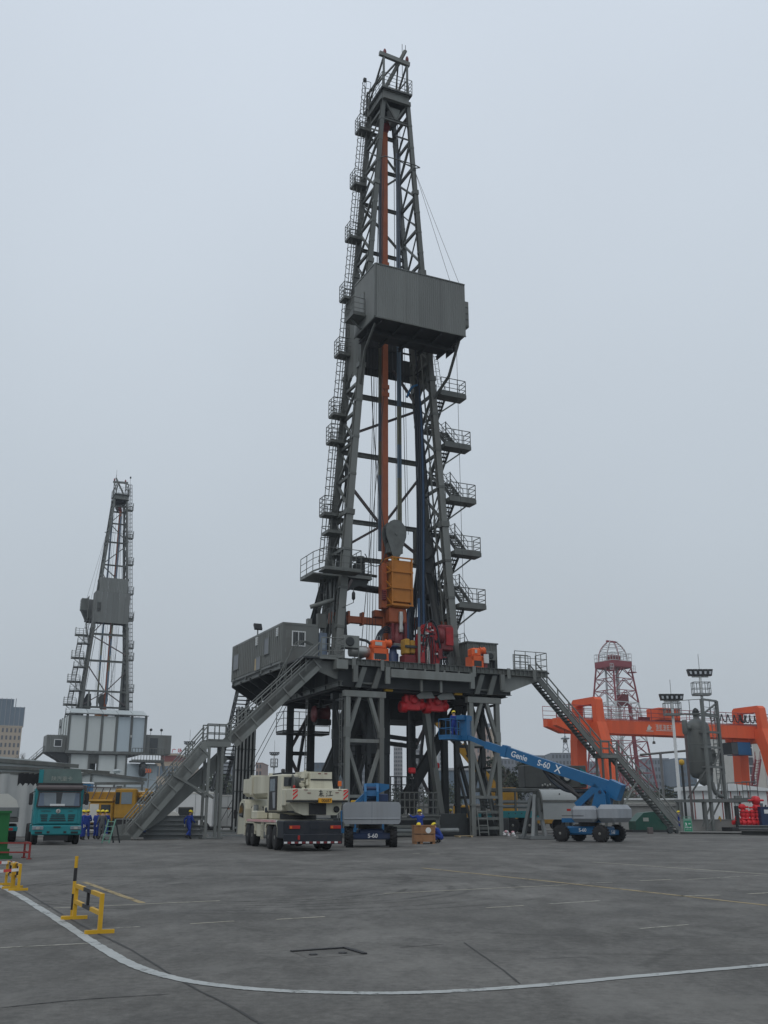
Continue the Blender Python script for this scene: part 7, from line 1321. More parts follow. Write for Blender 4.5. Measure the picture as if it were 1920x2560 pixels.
# ================================================================== RIGHT SIDE OF THE YARD
# ---- gantry crane
gO = dp(1475, 1800, 135); gc_ = thing('gantry_crane', 'big orange gantry crane with looped portal heads spanning the yard', 'gantry crane', (gO.x, gO.y, 0), R(24)); zt, zb = 13.5, 11.75; SP = 28.3
for v in (-0.9, 1.3):
    MB().prism([(-5.9, zt - 0.02), (-5.9, zt - 0.95), (-3.6, zb), (SP + 12, zb), (SP + 12, zt - 0.02)], v, v + 1.0, 'Y').build('girder', 'gantry', gc_)
mb = MB(); mb.box((-5.9, -0.95, zt), (SP + 12, -0.85, zt + 0.06)); mb.build('girder_flange', 'gantry', gc_)
railing(gc_, [(-5.9, -0.9, zt), (SP + 12, -0.9, zt)], 1.75, 3, 2.2, 0.05, 'derrick_red'); railing(gc_, [(-5.9, 2.3, zt), (SP + 12, 2.3, zt)], 1.75, 3, 2.2, 0.04, 'derrick_red')
def portal(x0):
    # legs in a plane across the girder, splayed, joined by a rounded loop over the top
    loop = [(-2.5, zt - 0.4), (-2.2, zt + 2.5), (-1.8, zt + 2.85), (2.9, zt + 2.85), (3.25, zt + 2.5), (3.4, zt - 0.4), (2.4, zt - 0.4), (2.25, zt + 1.95), (-1.35, zt + 1.95), (-1.5, zt - 0.4)]
    MB().prism(loop, x0 - 0.6, x0 + 0.6, 'X').build('portal_head', 'gantry', gc_)
    MB().prism([(-2.5, zt - 0.4), (-1.0, zt - 0.4), (-1.0, zb - 0.2), (-1.7, zb - 1.6), (-3.9, 0.9), (-5.4, 0.9), (-3.3, zb - 1.0)], x0 - 0.75, x0 + 0.75, 'X').build('portal_leg', 'gantry', gc_)
    MB().prism([(3.4, zt - 0.4), (1.9, zt - 0.4), (1.9, zb - 0.2), (2.2, zb - 1.5), (2.7, 0.9), (4.2, 0.9), (3.75, zb - 0.8)], x0 - 0.75, x0 + 0.75, 'X').build('portal_leg', 'gantry', gc_)
    P_box(gc_, 'cross_beam', (x0 - 0.7, -2.0, zb - 0.6), (x0 + 0.7, 2.9, zb - 0.02), 'gantry'); P_box(gc_, 'end_carriage', (x0 - 0.6, -6.0, 0.25), (x0 + 0.6, 5.0, 0.95), 'gantry', 0.05)
    for y in (-5.4, -4.2, 3.0, 4.2): MB().lathe([(0.3, -0.2), (0.35, -0.15), (0.35, 0.15), (0.3, 0.2)], (x0, y, 0.33), 'X', 14).build('carriage_wheel', 'steel_dark', gc_)
portal(0); portal(SP)
tr2 = P_box(gc_, 'trolley_house', (11.0, -0.8, zt + 0.35), (14.6, 2.0, zt + 2.0), 'gantry', 0.05); P_box(tr2, 'trolley_frame', (10.6, -0.7, zt + 0.08), (15.0, 1.9, zt + 0.34), 'dark_red'); text_mesh(tr2, '10t', 1.0, 'dark_red', (12.8, -0.82, zt + 1.3), (R(90), 0, 0)); P_box(gc_, 'junction_box', (7.9, -0.8, zt + 0.08), (9.3, 0, zt + 0.6), 'dark_red')
mb = MB()
for k in range(11):
    x = 19.5 + k * 1.15 * (1 if k < 6 else 0.8) ; P_ = curve([(x, -1.0, zt + 1.5), (x + 0.35, -1.0, zt + 0.55), (x + 0.75, -1.0, zt + 0.55), (x + 1.1, -1.0, zt + 1.5)], 5); mb.path(P_, 0.08, 5)
mb.build('festoon_cable', 'cable', gc_)
P_tube(gc_, 'hook_rope', (-4.4, -0.4, zb + 0.3), (-4.4, -0.4, zb - 0.9), 0.03, 'cable', 5); MB().lathe([(0.05, 0), (0.28, -0.2), (0.28, -0.5)], (-4.4, -0.4, zb - 0.85), 'Z', 10).build('hook_lamp', 'steel_dark', gc_); P_tube(gc_, 'hook_rope', (10.0, -0.4, zb + 0.1), (10.0, -0.4, zb - 0.8), 0.03, 'cable', 5); MB().lathe([(0.05, 0), (0.2, -0.15), (0.2, -0.4)], (10.0, -0.4, zb - 0.75), 'Z', 10).build('hook_lamp', 'steel_dark', gc_)
oc3 = P_box(gc_, 'operator_cabin', (24.6, -0.6, zb - 2.3), (27.0, 1.8, zb - 0.5), 'blue', 0.05); P_box(oc3, 'cabin_window', (24.54, -0.3, zb - 2.0), (24.6, 1.5, zb - 0.8), 'glass'); P_box(oc3, 'cabin_window', (23.4, -0.62, zb - 2.25), (24.55, 1.6, zb - 0.6), 'glass'); P_box(oc3, 'cabin_hanger', (24.2, -0.2, zb - 0.5), (27.0, 1.4, zb + 0.05), 'gantry')
flight(gc_, (25.6, -3.2, zb - 3.0), (23.8, -3.6, zb - 7.4), 0.8, 'derrick_red', rise=0.35); P_box(gc_, 'stair_platform', (23.2, -4.2, zb - 7.6), (26.6, -2.8, zb - 7.45), 'derrick_red'); flight(gc_, (23.8, -3.4, zb - 7.5), (25.8, -3.2, 0.3), 0.8, 'derrick_red', rise=0.4)
lgx = 8.6
em = MB(); em.prism([(lgx, 12.35), (lgx + 0.55, 12.4), (lgx + 0.8, 12.75), (lgx + 0.62, 12.85), (lgx + 0.4, 13.12), (lgx + 0.2, 12.85), (lgx + 0.05, 12.7)], -0.93, -0.905, 'Y'); em.prism([(lgx - 0.25, 12.3), (lgx + 1.1, 12.3), (lgx + 0.95, 12.2), (lgx - 0.1, 12.2)], -0.93, -0.905, 'Y'); em.build('emblem', 'off_white', gc_)
sg = []
for k in range(5):
    x = lgx + 1.5 + k * 0.62; sg += [[(x, 0.0), (x + 0.45, 0.0)], [(x, 0.3), (x + 0.45, 0.3)], [(x + 0.22, 0), (x + 0.22, 0.55)], [(x, 0.55), (x + 0.45, 0.55)], [(x + (0.05 if k % 2 else 0.4), 0.05), (x + (0.05 if k % 2 else 0.4), 0.5)]]
sg += [[(lgx + 1.5, -0.18), (lgx + 4.4, -0.18)]]
strokes(gc_, sg, 'off_white', 0.07, 'lettering', (0, -0.92, 12.55))
# ---- red and white derrick behind the gantry
dO = dp(1555, 1990, 255); dk = thing('lattice_derrick', 'tapering red and white lattice derrick standing behind the orange gantry crane', 'derrick', (dO.x, dO.y, 0), R(32))
def dw(z): return 6.6 - (z - 2) * 0.100
zl = [2.0, 6.6, 11.0, 15.0, 18.6, 22.0, 25.2, 28.2, 31.2, 34.2, 37.0]
def dm(z): return 'derrick_white' if 20.0 < z < 27.8 or z < 1 else 'derrick_red'
for sx in (-1, 1):
    for sy in (-1, 1):
        for i in range(len(zl) - 1): P_beam(dk, 'derrick_leg', (sx * dw(zl[i]), sy * dw(zl[i]), zl[i]), (sx * dw(zl[i + 1]), sy * dw(zl[i + 1]), zl[i + 1]), 0.32, 0.32, dm((zl[i] + zl[i + 1]) / 2))
def fp(f, t, z):
    w_ = dw(z); return {0: (t * w_, -w_, z), 1: (w_, t * w_, z), 2: (t * w_, w_, z), 3: (-w_, t * w_, z)}[f]
for f in range(4):
    for i in range(len(zl)):
        z = zl[i]; P_beam(dk, 'girt', fp(f, -1, z), fp(f, 1, z), 0.17, 0.17, dm(z - 0.5))
        if i + 1 < len(zl):
            z2 = zl[i + 1]; m_ = dm((z + z2) / 2); zm_ = z + (z2 - z) * 0.62
            P_beam(dk, 'brace', fp(f, 0, z2), fp(f, -1, z), 0.15, 0.15, m_); P_beam(dk, 'brace', fp(f, 0, z2), fp(f, 1, z), 0.15, 0.15, m_)
            P_beam(dk, 'sub_brace', fp(f, -0.5, (z + z2) / 2), fp(f, -1, z2), 0.1, 0.1, m_); P_beam(dk, 'sub_brace', fp(f, 0.5, (z + z2) / 2), fp(f, 1, z2), 0.1, 0.1, m_)
P_box(dk, 'crown_table', (-3.3, -3.3, 37.1), (3.3, 3.3, 38.6), 'derrick_red'); P_box(dk, 'crown_sheaves', (-1.5, -1.2, 38.6), (1.8, 1.2, 40.4), 'dark_red', 0.3); railing(dk, [(-4.4, -3.3, 36.0), (-3.2, -3.3, 36.0)], 1.6, 2, 0.8, 0.07, 'derrick_white'); railing(dk, [(3.2, -3.3, 36.0), (4.4, -3.3, 36.0)], 1.6, 2, 0.8, 0.07, 'derrick_white'); P_box(dk, 'side_platform', (-4.5, -3.6, 35.8), (-3.1, -2, 36.0), 'derrick_red'); P_box(dk, 'side_platform', (3.1, -3.6, 35.8), (4.5, -2, 36.0), 'derrick_red')
dome = []
for k in range(8):
    a_ = math.pi * 2 * k / 8 + 0.39; r0 = 4.0; ring = []
    for j in range(5): t = j / 4; ring.append((r0 * math.cos(a_) * (1 - 0.72 * t * t), r0 * math.sin(a_) * (1 - 0.72 * t * t), 38.5 + 5.4 * t ** 0.8))
    P_path(dk, 'dome_rib', ring, 0.1, 'derrick_red' if k % 2 else 'derrick_white', 4); dome.append(ring)
for j in (1, 2, 3): P_path(dk, 'dome_ring', [dome[k % 8][j] for k in range(9)], 0.09, 'derrick_white', 4)
P_beam(dk, 'crown_bar', (-1.8, 0, 43.9), (1.8, 0, 43.9), 0.5, 0.4, 'derrick_red'); railing(dk, [(-3.3, -3.3, 38.6), (3.3, -3.3, 38.6), (3.3, 3.3, 38.6), (-3.3, 3.3, 38.6)], 2.0, 2, 1.0, 0.06, 'derrick_white', closed=True)
P_box(dk, 'racking_hut', (0.8, -2.0, 27.6), (2.6, 0.4, 30.4), 'dark_red'); P_ibeam(dk, 'guide_column', (1.2, 0, 2), (1.2, 0, 37), 0.6, 0.6, 'derrick_white', 0.1, (0, 1, 0)); P_beam(dk, 'guide_column', (-1.8, 1, 2), (-1.8, 1, 37), 0.4, 0.4, 'derrick_white'); P_beam(dk, 'ladder_column', (3.2, -3.2, 6), (2.4, -2.4, 28), 0.7, 0.7, 'derrick_red')
for k in range(12): P_beam(dk, 'ladder_rung', (2.2, -2.6, 12 + k * 1.3), (3.8, -3.8, 12.8 + k * 1.3), 0.12, 0.12, 'derrick_white' if k > 7 else 'derrick_red')
for k in range(10): P_beam(dk, 'inner_frame', (random.uniform(-4, 4), random.uniform(-3, 3), random.uniform(4, 8)), (random.uniform(-4, 4), random.uniform(-3, 3), random.uniform(15, 20)), 0.25, 0.25, 'derrick_red')
P_box(dk, 'base_frame', (-7, -7, 0), (7, 7, 2.0), 'bld_grey')
# ---- gas separator on its tall frame
vO = dp(1799, 2062, 97); vz = thing('separator_skid', 'grey upright gas separator vessel in tall steel frame on raised platform', 'separator', (vO.x, 97, 0), R(25))
def vl(px, py, Y=97): q = dp(px, py, Y); r_ = rot2((q.x - vO.x, q.y - 97), -R(25)); return Vector((r_.x, r_.y, q.z))
vx = vl(1752, 1950); cx_, cy_ = -1.35, 0.35
vt = MB().lathe([(0.15, 4.6), (0.8, 4.8), (1.12, 5.3), (1.12, 9.4), (1.03, 9.75), (0.6, 10.1), (0.28, 10.25), (0.28, 10.6), (0.36, 10.6), (0.36, 10.7), (0.1, 10.75)], (cx_, cy_, 0), 'Z', 24).build('vessel', 'vessel', vz)
MB().lathe([(0.3, 10.7), (0.34, 10.85), (0.25, 11.1), (0.08, 11.25)], (cx_, cy_, 0), 'Z', 14).build('top_valve', 'rig_dark', vt); MB().lathe([(0.28, 0), (0.28, 0.3), (0.42, 0.3), (0.42, 0.42)], (cx_ + 0.95, cy_ - 0.3, 7.0), 'X', 14).build('manway', 'vessel', vt); MB().lathe([(0.62, -0.16), (0.72, -0.1), (0.72, 0.1), (0.62, 0.16)], (cx_ + 0.95, cy_ - 0.35, 6.7), 'Y', 18).build('manway_cover', 'vessel', vt)
for k in (-1, 1): MB().lathe([(0.05, 4.0), (0.42, 4.2), (0.46, 4.6), (0.5, 5.0), (0.5, 5.3)], (cx_ + 0.62 + k * 0.0, cy_ - 0.2, 0) if k < 0 else (cx_ - 0.2, cy_ - 0.5, 0), 'Z', 14).build('lower_pot', 'vessel', vt)
P_path(vt, 'outlet_bend', curve([(cx_ + 0.7, cy_ - 0.6, 4.3), (cx_ + 0.75, cy_ - 0.8, 3.5), (cx_ + 1.2, cy_ - 0.9, 3.1), (cx_ + 1.6, cy_ - 0.8, 3.1)], 6), 0.2, 'vessel', 10); P_tube(vt, 'inlet_nozzle', (cx_ - 1.0, cy_ - 0.2, 9.3), (cx_ - 1.7, cy_ - 0.4, 9.3), 0.22, 'vessel', 12); MB().lathe([(0.2, 8.7), (0.26, 8.9), (0.26, 9.9), (0.22, 10.0)], (cx_ - 1.85, cy_ - 0.4, 0), 'Z', 12).build('inlet_tee', 'vessel', vt); P_tube(vt, 'vent_line', (cx_ - 1.85, cy_ - 0.4, 8.7), (cx_ - 1.85, cy_ - 0.4, 1.0), 0.12, 'rig_rust', 10)
for z in (6.2, 7.8, 9.2): MB().lathe([(1.13, z), (1.16, z + 0.03), (1.13, z + 0.06)], (cx_, cy_, 0), 'Z', 24).build('weld_band', 'vessel', vt)
fx = [(-1.95, -1.25), (0.55, -0.5), (-3.2, 1.4), (0.3, 2.2)]; ZT = 11.9
for i, (x, y) in enumerate(fx): P_beam(vz, 'frame_post', (x, y, 0), (x, y, ZT if i < 2 else 2.6), 0.26, 0.26, 'vessel')
for z in (2.75, 5.7, 7.5, 8.9, 10.4, ZT):
    P_beam(vz, 'frame_rail', (*fx[0], z), (*fx[1], z), 0.16, 0.18, 'vessel')
    if z < 11 and z > 5: P_beam(vz, 'saddle_arm', (*fx[0], z), (cx_ - 0.6, cy_ - 0.9, z), 0.14, 0.16, 'vessel')
for a, b in (((fx[0][0], fx[0][1], 10.5), (fx[1][0], fx[1][1], 11.7)), ((fx[0][0] + 1.0, fx[0][1] + 0.25, 5.8), (fx[1][0], fx[1][1], 7.4)), ((fx[0][0], fx[0][1], 5.6), (fx[0][0] - 1.0, 0.6, 2.9)), ((fx[1][0], fx[1][1], 5.6), (fx[1][0] - 1.2, -0.6, 2.9)), ((fx[1][0], fx[1][1], 2.7), (0.3, -0.8, 0.3)), ((fx[0][0], fx[0][1], 2.4), (-2.6, -0.6, 0.4))): P_beam(vz, 'frame_brace', a, b, 0.14, 0.14, 'vessel')
P_box(vz, 'deck', (-2.9, -1.5, 2.55), (3.8, 2.6, 2.8), 'vessel'); railing(vz, [(1.9, -1.4, 2.8), (3.75, -1.4, 2.8), (3.75, 2.5, 2.8)], 1.6, 2, 1.2, 0.04, 'vessel'); railing(vz, [(-1.9, -1.25, 10.5), (0.5, -0.55, 10.5)], 1.4, 2, 1.4, 0.035, 'vessel'); railing(vz, [(-3.1, 0.8, 10.5), (-2.0, -1.2, 10.5)], 1.4, 1, 1.4, 0.035, 'vessel')
for x, y in ((-2.7, -1.3), (3.6, -1.3), (-2.7, 2.4), (3.6, 2.4)): P_beam(vz, 'deck_post', (x, y, 0), (x, y, 2.6), 0.2, 0.2, 'vessel')
P_beam(vz, 'deck_brace', (-2.7, -1.3, 0.3), (-1.0, -1.3, 2.5), 0.12, 0.12, 'vessel'); P_beam(vz, 'deck_brace', (3.6, -1.3, 0.3), (1.4, -1.3, 2.5), 0.12, 0.12, 'vessel'); P_beam(vz, 'deck_brace', (5.0, -1.0, 2.3), (3.5, -1.2, 0.2), 0.1, 0.1, 'rig_dark')
ladder(vz, (1.2, -1.7, 0.0), (1.2, -1.2, 2.8), 0.6, (1, 0, 0), 'vessel', 0.4); ladder(vz, (1.0, 0.6, 2.8), (1.0, 0.6, 11.4), 0.5, (0, 1, 0), 'vessel', 0.4); cage(vz, (1.0, 0.6, 5.2), (1.0, 0.6, 8), (1, 0, 0), 0.8, 0.7, 0.9, 'vessel', 0.03)
# ---- floodlight masts
def flood(label, px_top, px_base_x, Y, ztop, head, w_):
    p = dp(px_top[0], px_top[1], Y); t = thing('floodlight_mast', label, 'floodlight', (p.x, Y, 0), 0, 'floodlight masts'); z = p.z
    P_t = MB().tube((0, 0, 0), (0, 0, z), 0.2, 10, 0.14).build('pole', 'white', t)
    P_beam(t, 'lamp_bar', (-w_ / 2, 0, z), (w_ / 2, 0, z), 0.12, 0.14, 'white')
    for k in range(5):
        x = -w_ / 2 + w_ * k / 4; a_ = (k - 2) * 0.13 * w_ / 1.6; mb = MB(); r_ = w_ / 7.6
        mb.prism([(x - r_ + a_ * 0.3, z + 0.08), (x + r_ + a_ * 0.3, z + 0.08), (x + r_ * 1.05 + a_ * 0.8, z + r_ * 3.4), (x - r_ * 1.05 + a_ * 0.8, z + r_ * 3.4)], -0.3, 0.25, 'Y'); lm = mb.build('lamp', 'lamp_black', t)
        MB().prism([(x - r_ * 0.45 + a_ * 0.5, z + r_ * 1.1), (x + r_ * 0.45 + a_ * 0.5, z + r_ * 1.1), (x + r_ * 0.5 + a_ * 0.65, z + r_ * 2.4), (x - r_ * 0.5 + a_ * 0.65, z + r_ * 2.4)], -0.32, -0.301, 'Y').build('lens', 'lamp_lens', lm)
    bz = z - (0.2 if head else 0.6) - 1.3; cg_ = P_box(t, 'cage_floor', (-w_ * 0.5, -0.5, bz - 0.08), (w_ * 0.5, 0.5, bz), 'steel'); railing(cg_, [(-w_ * 0.5, -0.5, bz), (w_ * 0.5, -0.5, bz), (w_ * 0.5, 0.5, bz), (-w_ * 0.5, 0.5, bz)], 1.3, 2, w_ * 0.33, 0.04, 'steel', closed=True)
    P_tube(t, 'lightning_rod', (0, 0, z), (0, 0, z + 2.4), 0.03, 'steel', 5)
    mb = MB()
    for k in range(int(z / 0.9)): mb.tube((-0.22, 0, 1 + k * 0.85), (0.22, 0, 1 + k * 0.85), 0.02, 4)
    mb.build('climbing_peg', 'steel', t)['kind'] = 'stuff'
    return t
flood('white floodlight mast with fanned black lamps beside the separator frame', (1679, 1753), 0, 112, 0, True, 1.75)
flood('taller white floodlight mast behind the separator vessel', (1750, 1692), 0, 106, 0, False, 1.75)
flood('small distant floodlight mast seen under the drill floor', (686, 1888), 0, 170, 0, False, 1.1)
flood('distant floodlight mast behind the left staircase rail', (474, 1862), 0, 165, 0, False, 1.2)
# ---- red manifold and blue box
mnO = dp(1882, 2062, 95); mn = thing('valve_manifold', 'bright red valve manifold on black skid beside blue crate', 'manifold', (mnO.x, 95, 0), R(12))
P_box(mn, 'skid', (-2.6, -0.7, 0.0), (5.5, 1.0, 0.34), 'paint_black', 0.04)
for x in (-1.9, 1.95): P_box(mn, 'frame_post', (x, -0.6, 0.34), (x + 0.28, -0.3, 2.2), 'paint_black')
mb = MB(); mb.lathe([(0.2, -2.2), (0.2, 2.2)], (0.2, 0, 0.75), 'X', 14); mb.lathe([(0.27, -0.1), (0.27, 0.1)], (-1.5, 0, 0.75), 'X', 14)
for x in (-1.0, -0.5, 0.0, 0.6, 1.3): mb.lathe([(0.32, -0.16), (0.34, 0), (0.32, 0.16)], (x, 0, 0.75), 'X', 14)
mb.build('header_pipe', 'red_valve', mn)
for i, (x, h_) in enumerate(((-0.9, 2.3), (-0.5, 1.7), (0.05, 1.6), (0.55, 2.6), (1.3, 1.7))):
    prof = [(0.16, 0.8), (0.16, 1.0), (0.28, 1.02), (0.28, 1.12), (0.17, 1.15), (0.25, 1.3), (0.3, 1.5), (0.22, 1.65), (0.3, 1.68), (0.3, 1.76), (0.14, 1.8)] + ([(0.14, h_ - 0.35), (0.22, h_ - 0.3), (0.26, h_), (0.12, h_ + 0.08)] if h_ > 2 else [(0.12, 1.9)])
    MB().lathe(prof, (x, 0, 0), 'Z', 14).build('gate_valve', 'red_valve', mn)
for x, z, r_ in ((0.55, 2.6, 0.38), (-0.9, 2.0, 0.22), (0.55, 1.95, 0.3)): MB().lathe([(0.05, -0.28), (r_, -0.24), (r_ * 1.05, 0), (r_, 0.24), (0.05, 0.28)], (x, 0, z + 0.1), 'X', 14).build('valve_bonnet', 'red_valve', mn); P_tube(mn, 'valve_stem', (x - r_ - 0.4, 0, z + 0.1), (x + r_ + 0.4, 0, z + 0.1), 0.09, 'red_valve', 8)
for x, z in ((-1.75, 1.1), (0.9, 1.15), (1.6, 0.7)):
    mb = MB(); P_ = [(x + 0.0, -0.45 + 0.0, z)] ; ring = [(x, -0.45, z)]
    mb.path([(x + 0.24 * math.cos(t), -0.45, z + 0.24 * math.sin(t)) for t in [2 * math.pi * k / 12 for k in range(13)]], 0.035, 5); mb.tube((x - 0.24, -0.45, z), (x + 0.24, -0.45, z), 0.025, 5); mb.tube((x, -0.45, z), (x, 0, z), 0.05, 6); mb.build('hand_wheel', 'red_valve', mn)
bbx = thing('blue_crate', 'dark blue steel crate with white label at right edge', 'crate', (dp(1909, 2060, 94).x, 94.4, 0.33), R(12)); P_box(bbx, 'crate_body', (0, 0, 0.02), (3.5, 1.2, 1.75), 'dark_blue', 0.04); P_box(bbx, 'label', (0.35, -0.02, 1.2), (0.85, -0.002, 1.55), 'white'); P_box(bbx, 'crate_rim', (-0.04, -0.04, 1.72), (3.54, 1.24, 1.8), 'dark_blue')
# ---- beams lying on the ground at right
def ground_beam(label, a, b, w_, h_, z, m='steel', group='steel beams lying at the right yard edge'):
    a = gp(*a); b = gp(*b); o = P_ibeam(None, 'steel_beam', (0, 0, 0), ((b - a).length, 0, 0), w_, h_, m, 0.05); o.location = (a.x, a.y, z); o.rotation_euler = (0, 0, math.atan2(b.y - a.y, b.x - a.x)); return tag(o, label, 'beam', group)
ground_beam('long pale steel beam lying behind the green exit sign', (1738, 2074), (2000, 2078), 0.6, 0.42, 0.22)
ground_beam('long flat steel beam lying in front of the green exit sign', (1700, 2086), (1990, 2089), 0.9, 0.2, 0.11, 'concrete')
ground_beam('dark steel beam at the right edge in front of manifold skid', (1855, 2088), (2060, 2091), 0.7, 0.34, 0.17, 'steel_dark')
ground_beam('grey steel beam raised on blocks at right edge', (1850, 2082), (2040, 2084), 0.5, 0.3, 0.46, 'steel')
wl = thing('concrete_barrier', 'long low grey concrete barrier behind the right staircase foot', 'barrier', (dp(1575, 2060, 96).x, 96, 0), R(3)); MB().prism([(-0.35, 0), (0.35, 0), (0.2, 0.95), (-0.2, 0.95)], -1.5, 16.0, 'X').build('barrier_body', 'concrete', wl); P_box(wl, 'barrier_cap', (-1.5, -0.24, 0.95), (16.0, 0.24, 1.02), 'concrete')
sg_ = thing('exit_sign', 'green and white A-frame exit sign with running figure and arrow', 'sign', gp(1722, 2083), R(-6))
fr_ = MB(); 
for x in (-0.33, 0.33): fr_.beam((x, 0, 0), (x * 0.92, 0.12, 1.28), 0.045, 0.045); fr_.beam((x, 0.55, 0), (x * 0.92, 0.2, 1.28), 0.045, 0.045)
fr_.beam((-0.32, 0.12, 1.28), (0.32, 0.12, 1.28), 0.045, 0.045); fr_.build('sign_frame', 'ladder_green', sg_)
def sgn(a, z): return (a, 0.0 + z / 1.28 * 0.12 - 0.012, z)
mb = MB(); mb.add([sgn(-0.3, 0.1), sgn(0.3, 0.1), sgn(0.29, 0.98), sgn(-0.29, 0.98)] + [(x, y + 0.02, z) for x, y, z in (sgn(-0.3, 0.1), sgn(0.3, 0.1), sgn(0.29, 0.98), sgn(-0.29, 0.98))], [(0, 1, 2, 3), (7, 6, 5, 4), (0, 4, 5, 1), (1, 5, 6, 2), (2, 6, 7, 3), (3, 7, 4, 0)]); bd = mb.build('sign_board', 'sign_green', sg_)
P_box(sg_, 'sign_header', (-0.29, 0.06, 0.99), (0.29, 0.09, 1.15), 'ladder_green')
tl_ = math.atan2(0.12, 1.28); sa, sb = Vector((1, 0, 0)), Vector((0, math.sin(tl_), math.cos(tl_)))
strokes(bd, [[(-.16, .86), (-.15, .84)], [(-.16, .82), (-.13, .70), (-.20, .60)], [(-.13, .70), (-.08, .60)], [(-.16, .80), (-.08, .75)], [(-.16, .80), (-.22, .76)]], 'text_white', 0.045, 'running_figure', (0, -0.016, 0), sa, sb); strokes(bd, [[(.06, .74), (.22, .74)], [(.06, .74), (.11, .79)], [(.06, .74), (.11, .69)]], 'text_white', 0.045, 'arrow', (0, -0.016, 0), sa, sb)
text_mesh(bd, '紧急集合', 0.13, 'text_white', Vector((0, -0.018, 0)) + sb * 0.45, (R(90) - tl_, 0, 0), bold=0.003); text_mesh(bd, 'ASSEMBLY POINT', 0.06, 'text_white', Vector((0, -0.018, 0)) + sb * 0.28, (R(90) - tl_, 0, 0))
for (px, s_) in (((1600, 2077), 0.4), ((1626, 2084), 0.35)):
    o = MB().cbox((-s_ * 0.6, -s_ / 2, 0), (s_ * 0.6, s_ / 2, s_ * 1.4), 0.03).box((-s_ * 0.4, -s_ / 2 - 0.01, 0.1), (s_ * 0.4, -s_ / 2, s_)).build('rusty_block', 'rig_rust'); o.location = gp(*px); tag(o, 'small rusty steel block standing on ground by right staircase' if px[0] < 1610 else 'smaller rusty steel block nearer the staircase roller', 'block')
# ---- green pump behind the staircase
gp_ = thing('green_pump', 'dark green pump housing behind the right staircase', 'pump', (dp(1625, 2050, 90).x, 90, 0), R(10)); MB().prism([(-1.6, 0.2), (1.8, 0.2), (1.8, 0.8), (1.0, 1.5), (0.2, 1.7), (-0.8, 1.6), (-1.6, 0.9)], -0.6, 0.9, 'Y').build('pump_body', 'dark_green', gp_); P_box(gp_, 'skid', (-1.9, -0.7, 0), (2.1, 1.0, 0.2), 'rig_dark'); MB().lathe([(0.3, -0.3), (0.55, -0.25), (0.55, 0.2), (0.3, 0.3)], (1.2, -0.4, 1.2), 'Y', 16).build('flywheel', 'dark_green', gp_); P_box(gp_, 'label', (-0.9, -0.62, 0.9), (-0.4, -0.602, 1.2), 'text_pale')
# ---- reel with curved cover on A-frame
rlO = Vector((9.62, 66.2, 0)); rl2 = thing('cable_spooler', 'grey cable spooler with curved metal cover on A-frame legs', 'spooler', rlO, R(12))
pr = [(0.75 * math.sin(t), 2.2 + 0.85 * math.cos(t)) for t in [R(-95 + 10 * k) for k in range(20)]]; mb = MB()
inn = [(0.70 * math.sin(t), 2.2 + 0.80 * math.cos(t)) for t in [R(-95 + 10 * k) for k in range(20)]]
mb.prism(pr + inn[::-1], 0.3, 2.6, 'X'); mb.prism([(-0.8, 1.2), (-0.75, 2.2), (-0.70, 2.2), (-0.75, 1.2)], 0.3, 2.7, 'X'); mb.build('curved_cover', 'drum_grey', rl2); P_box(rl2, 'cover_band', (0.3, -0.80, 2.25), (2.62, -0.752, 2.38), 'rig'); MB().lathe([(0.72, 0.28), (0.76, 0.2), (0.76, 0.3)], (0, 0, 2.2), 'X', 22).build('end_plate', 'rig', rl2); MB().lathe([(0.55, 0.35), (0.55, 2.55)], (0, 0, 1.9), 'X', 18).build('drum', 'steel_dark', rl2); MB().lathe([(0.05, 0), (0.05, -0.02)], (1.5, -0.6, 2.75), 'Y', 8).build('cover_bolt', 'rig_dark', rl2)
for y, s_ in ((-0.75, -1), (0.75, 1)): P_beam(rl2, 'leg', (-0.5, y * 1.2, 0.1), (-0.05, y * 0.35, 2.7), 0.2, 0.22, 'steel'); P_beam(rl2, 'leg', (0.35, y * 1.1, 0.1), (0.15, y * 0.3, 2.5), 0.2, 0.2, 'steel'); P_beam(rl2, 'leg', (2.4, y * 1.1, 0.1), (2.4, y * 0.3, 2.0), 0.2, 0.2, 'steel')
P_box(rl2, 'leg_tie', (-0.3, -0.6, 1.15), (0.4, -0.45, 1.32), 'steel'); P_box(rl2, 'base_beam', (-0.75, -1.15, 0.0), (2.8, -0.8, 0.22), 'steel'); P_box(rl2, 'base_beam', (-0.75, 0.8, 0.0), (2.8, 1.15, 0.22), 'steel'); P_box(rl2, 'base_plate', (-0.9, -1.2, 0.001), (1.4, 1.2, 0.03), 'rig_dark')
# ---- turquoise flatbed with tanks behind the tower
fb = thing('equipment_trailer', 'turquoise trailer loaded with pipes and grey machinery behind right tower', 'trailer', (7.6, 84.0, 0), R(10))
P_box(fb, 'chassis', (0, 0, 1.2), (9.5, 0.3, 1.75), 'turquoise', 0.03); P_box(fb, 'chassis', (0, 1.9, 1.2), (9.5, 2.2, 1.75), 'turquoise', 0.03); P_box(fb, 'bed', (0, 0.3, 1.4), (9.5, 1.9, 1.7), 'paint_black'); P_box(fb, 'side_bracket', (1.3, -0.02, 0.5), (1.6, 0.1, 1.25), 'turquoise')
mb = MB()
for k in range(10): mb.lathe([(0.05, 0), (0.05, -0.012)], (0.4 + k * 0.55, 0.0, 1.55), 'Y', 8)
mb.build('chassis_hole', 'paint_black', fb)['kind'] = 'stuff'
for xx in (2.9, 4.3, 7.6):
    for s_ in (-1, 1): wheel(fb, (xx, 1.1 + s_ * 0.95, 0.62), 0.62, 0.4, 'Y', out=s_)
for z in (2.1, 2.45): P_tube(fb, 'load_pipe', (0.8, 0.35, z), (5.5, 0.4, z), 0.15, 'steel', 10)
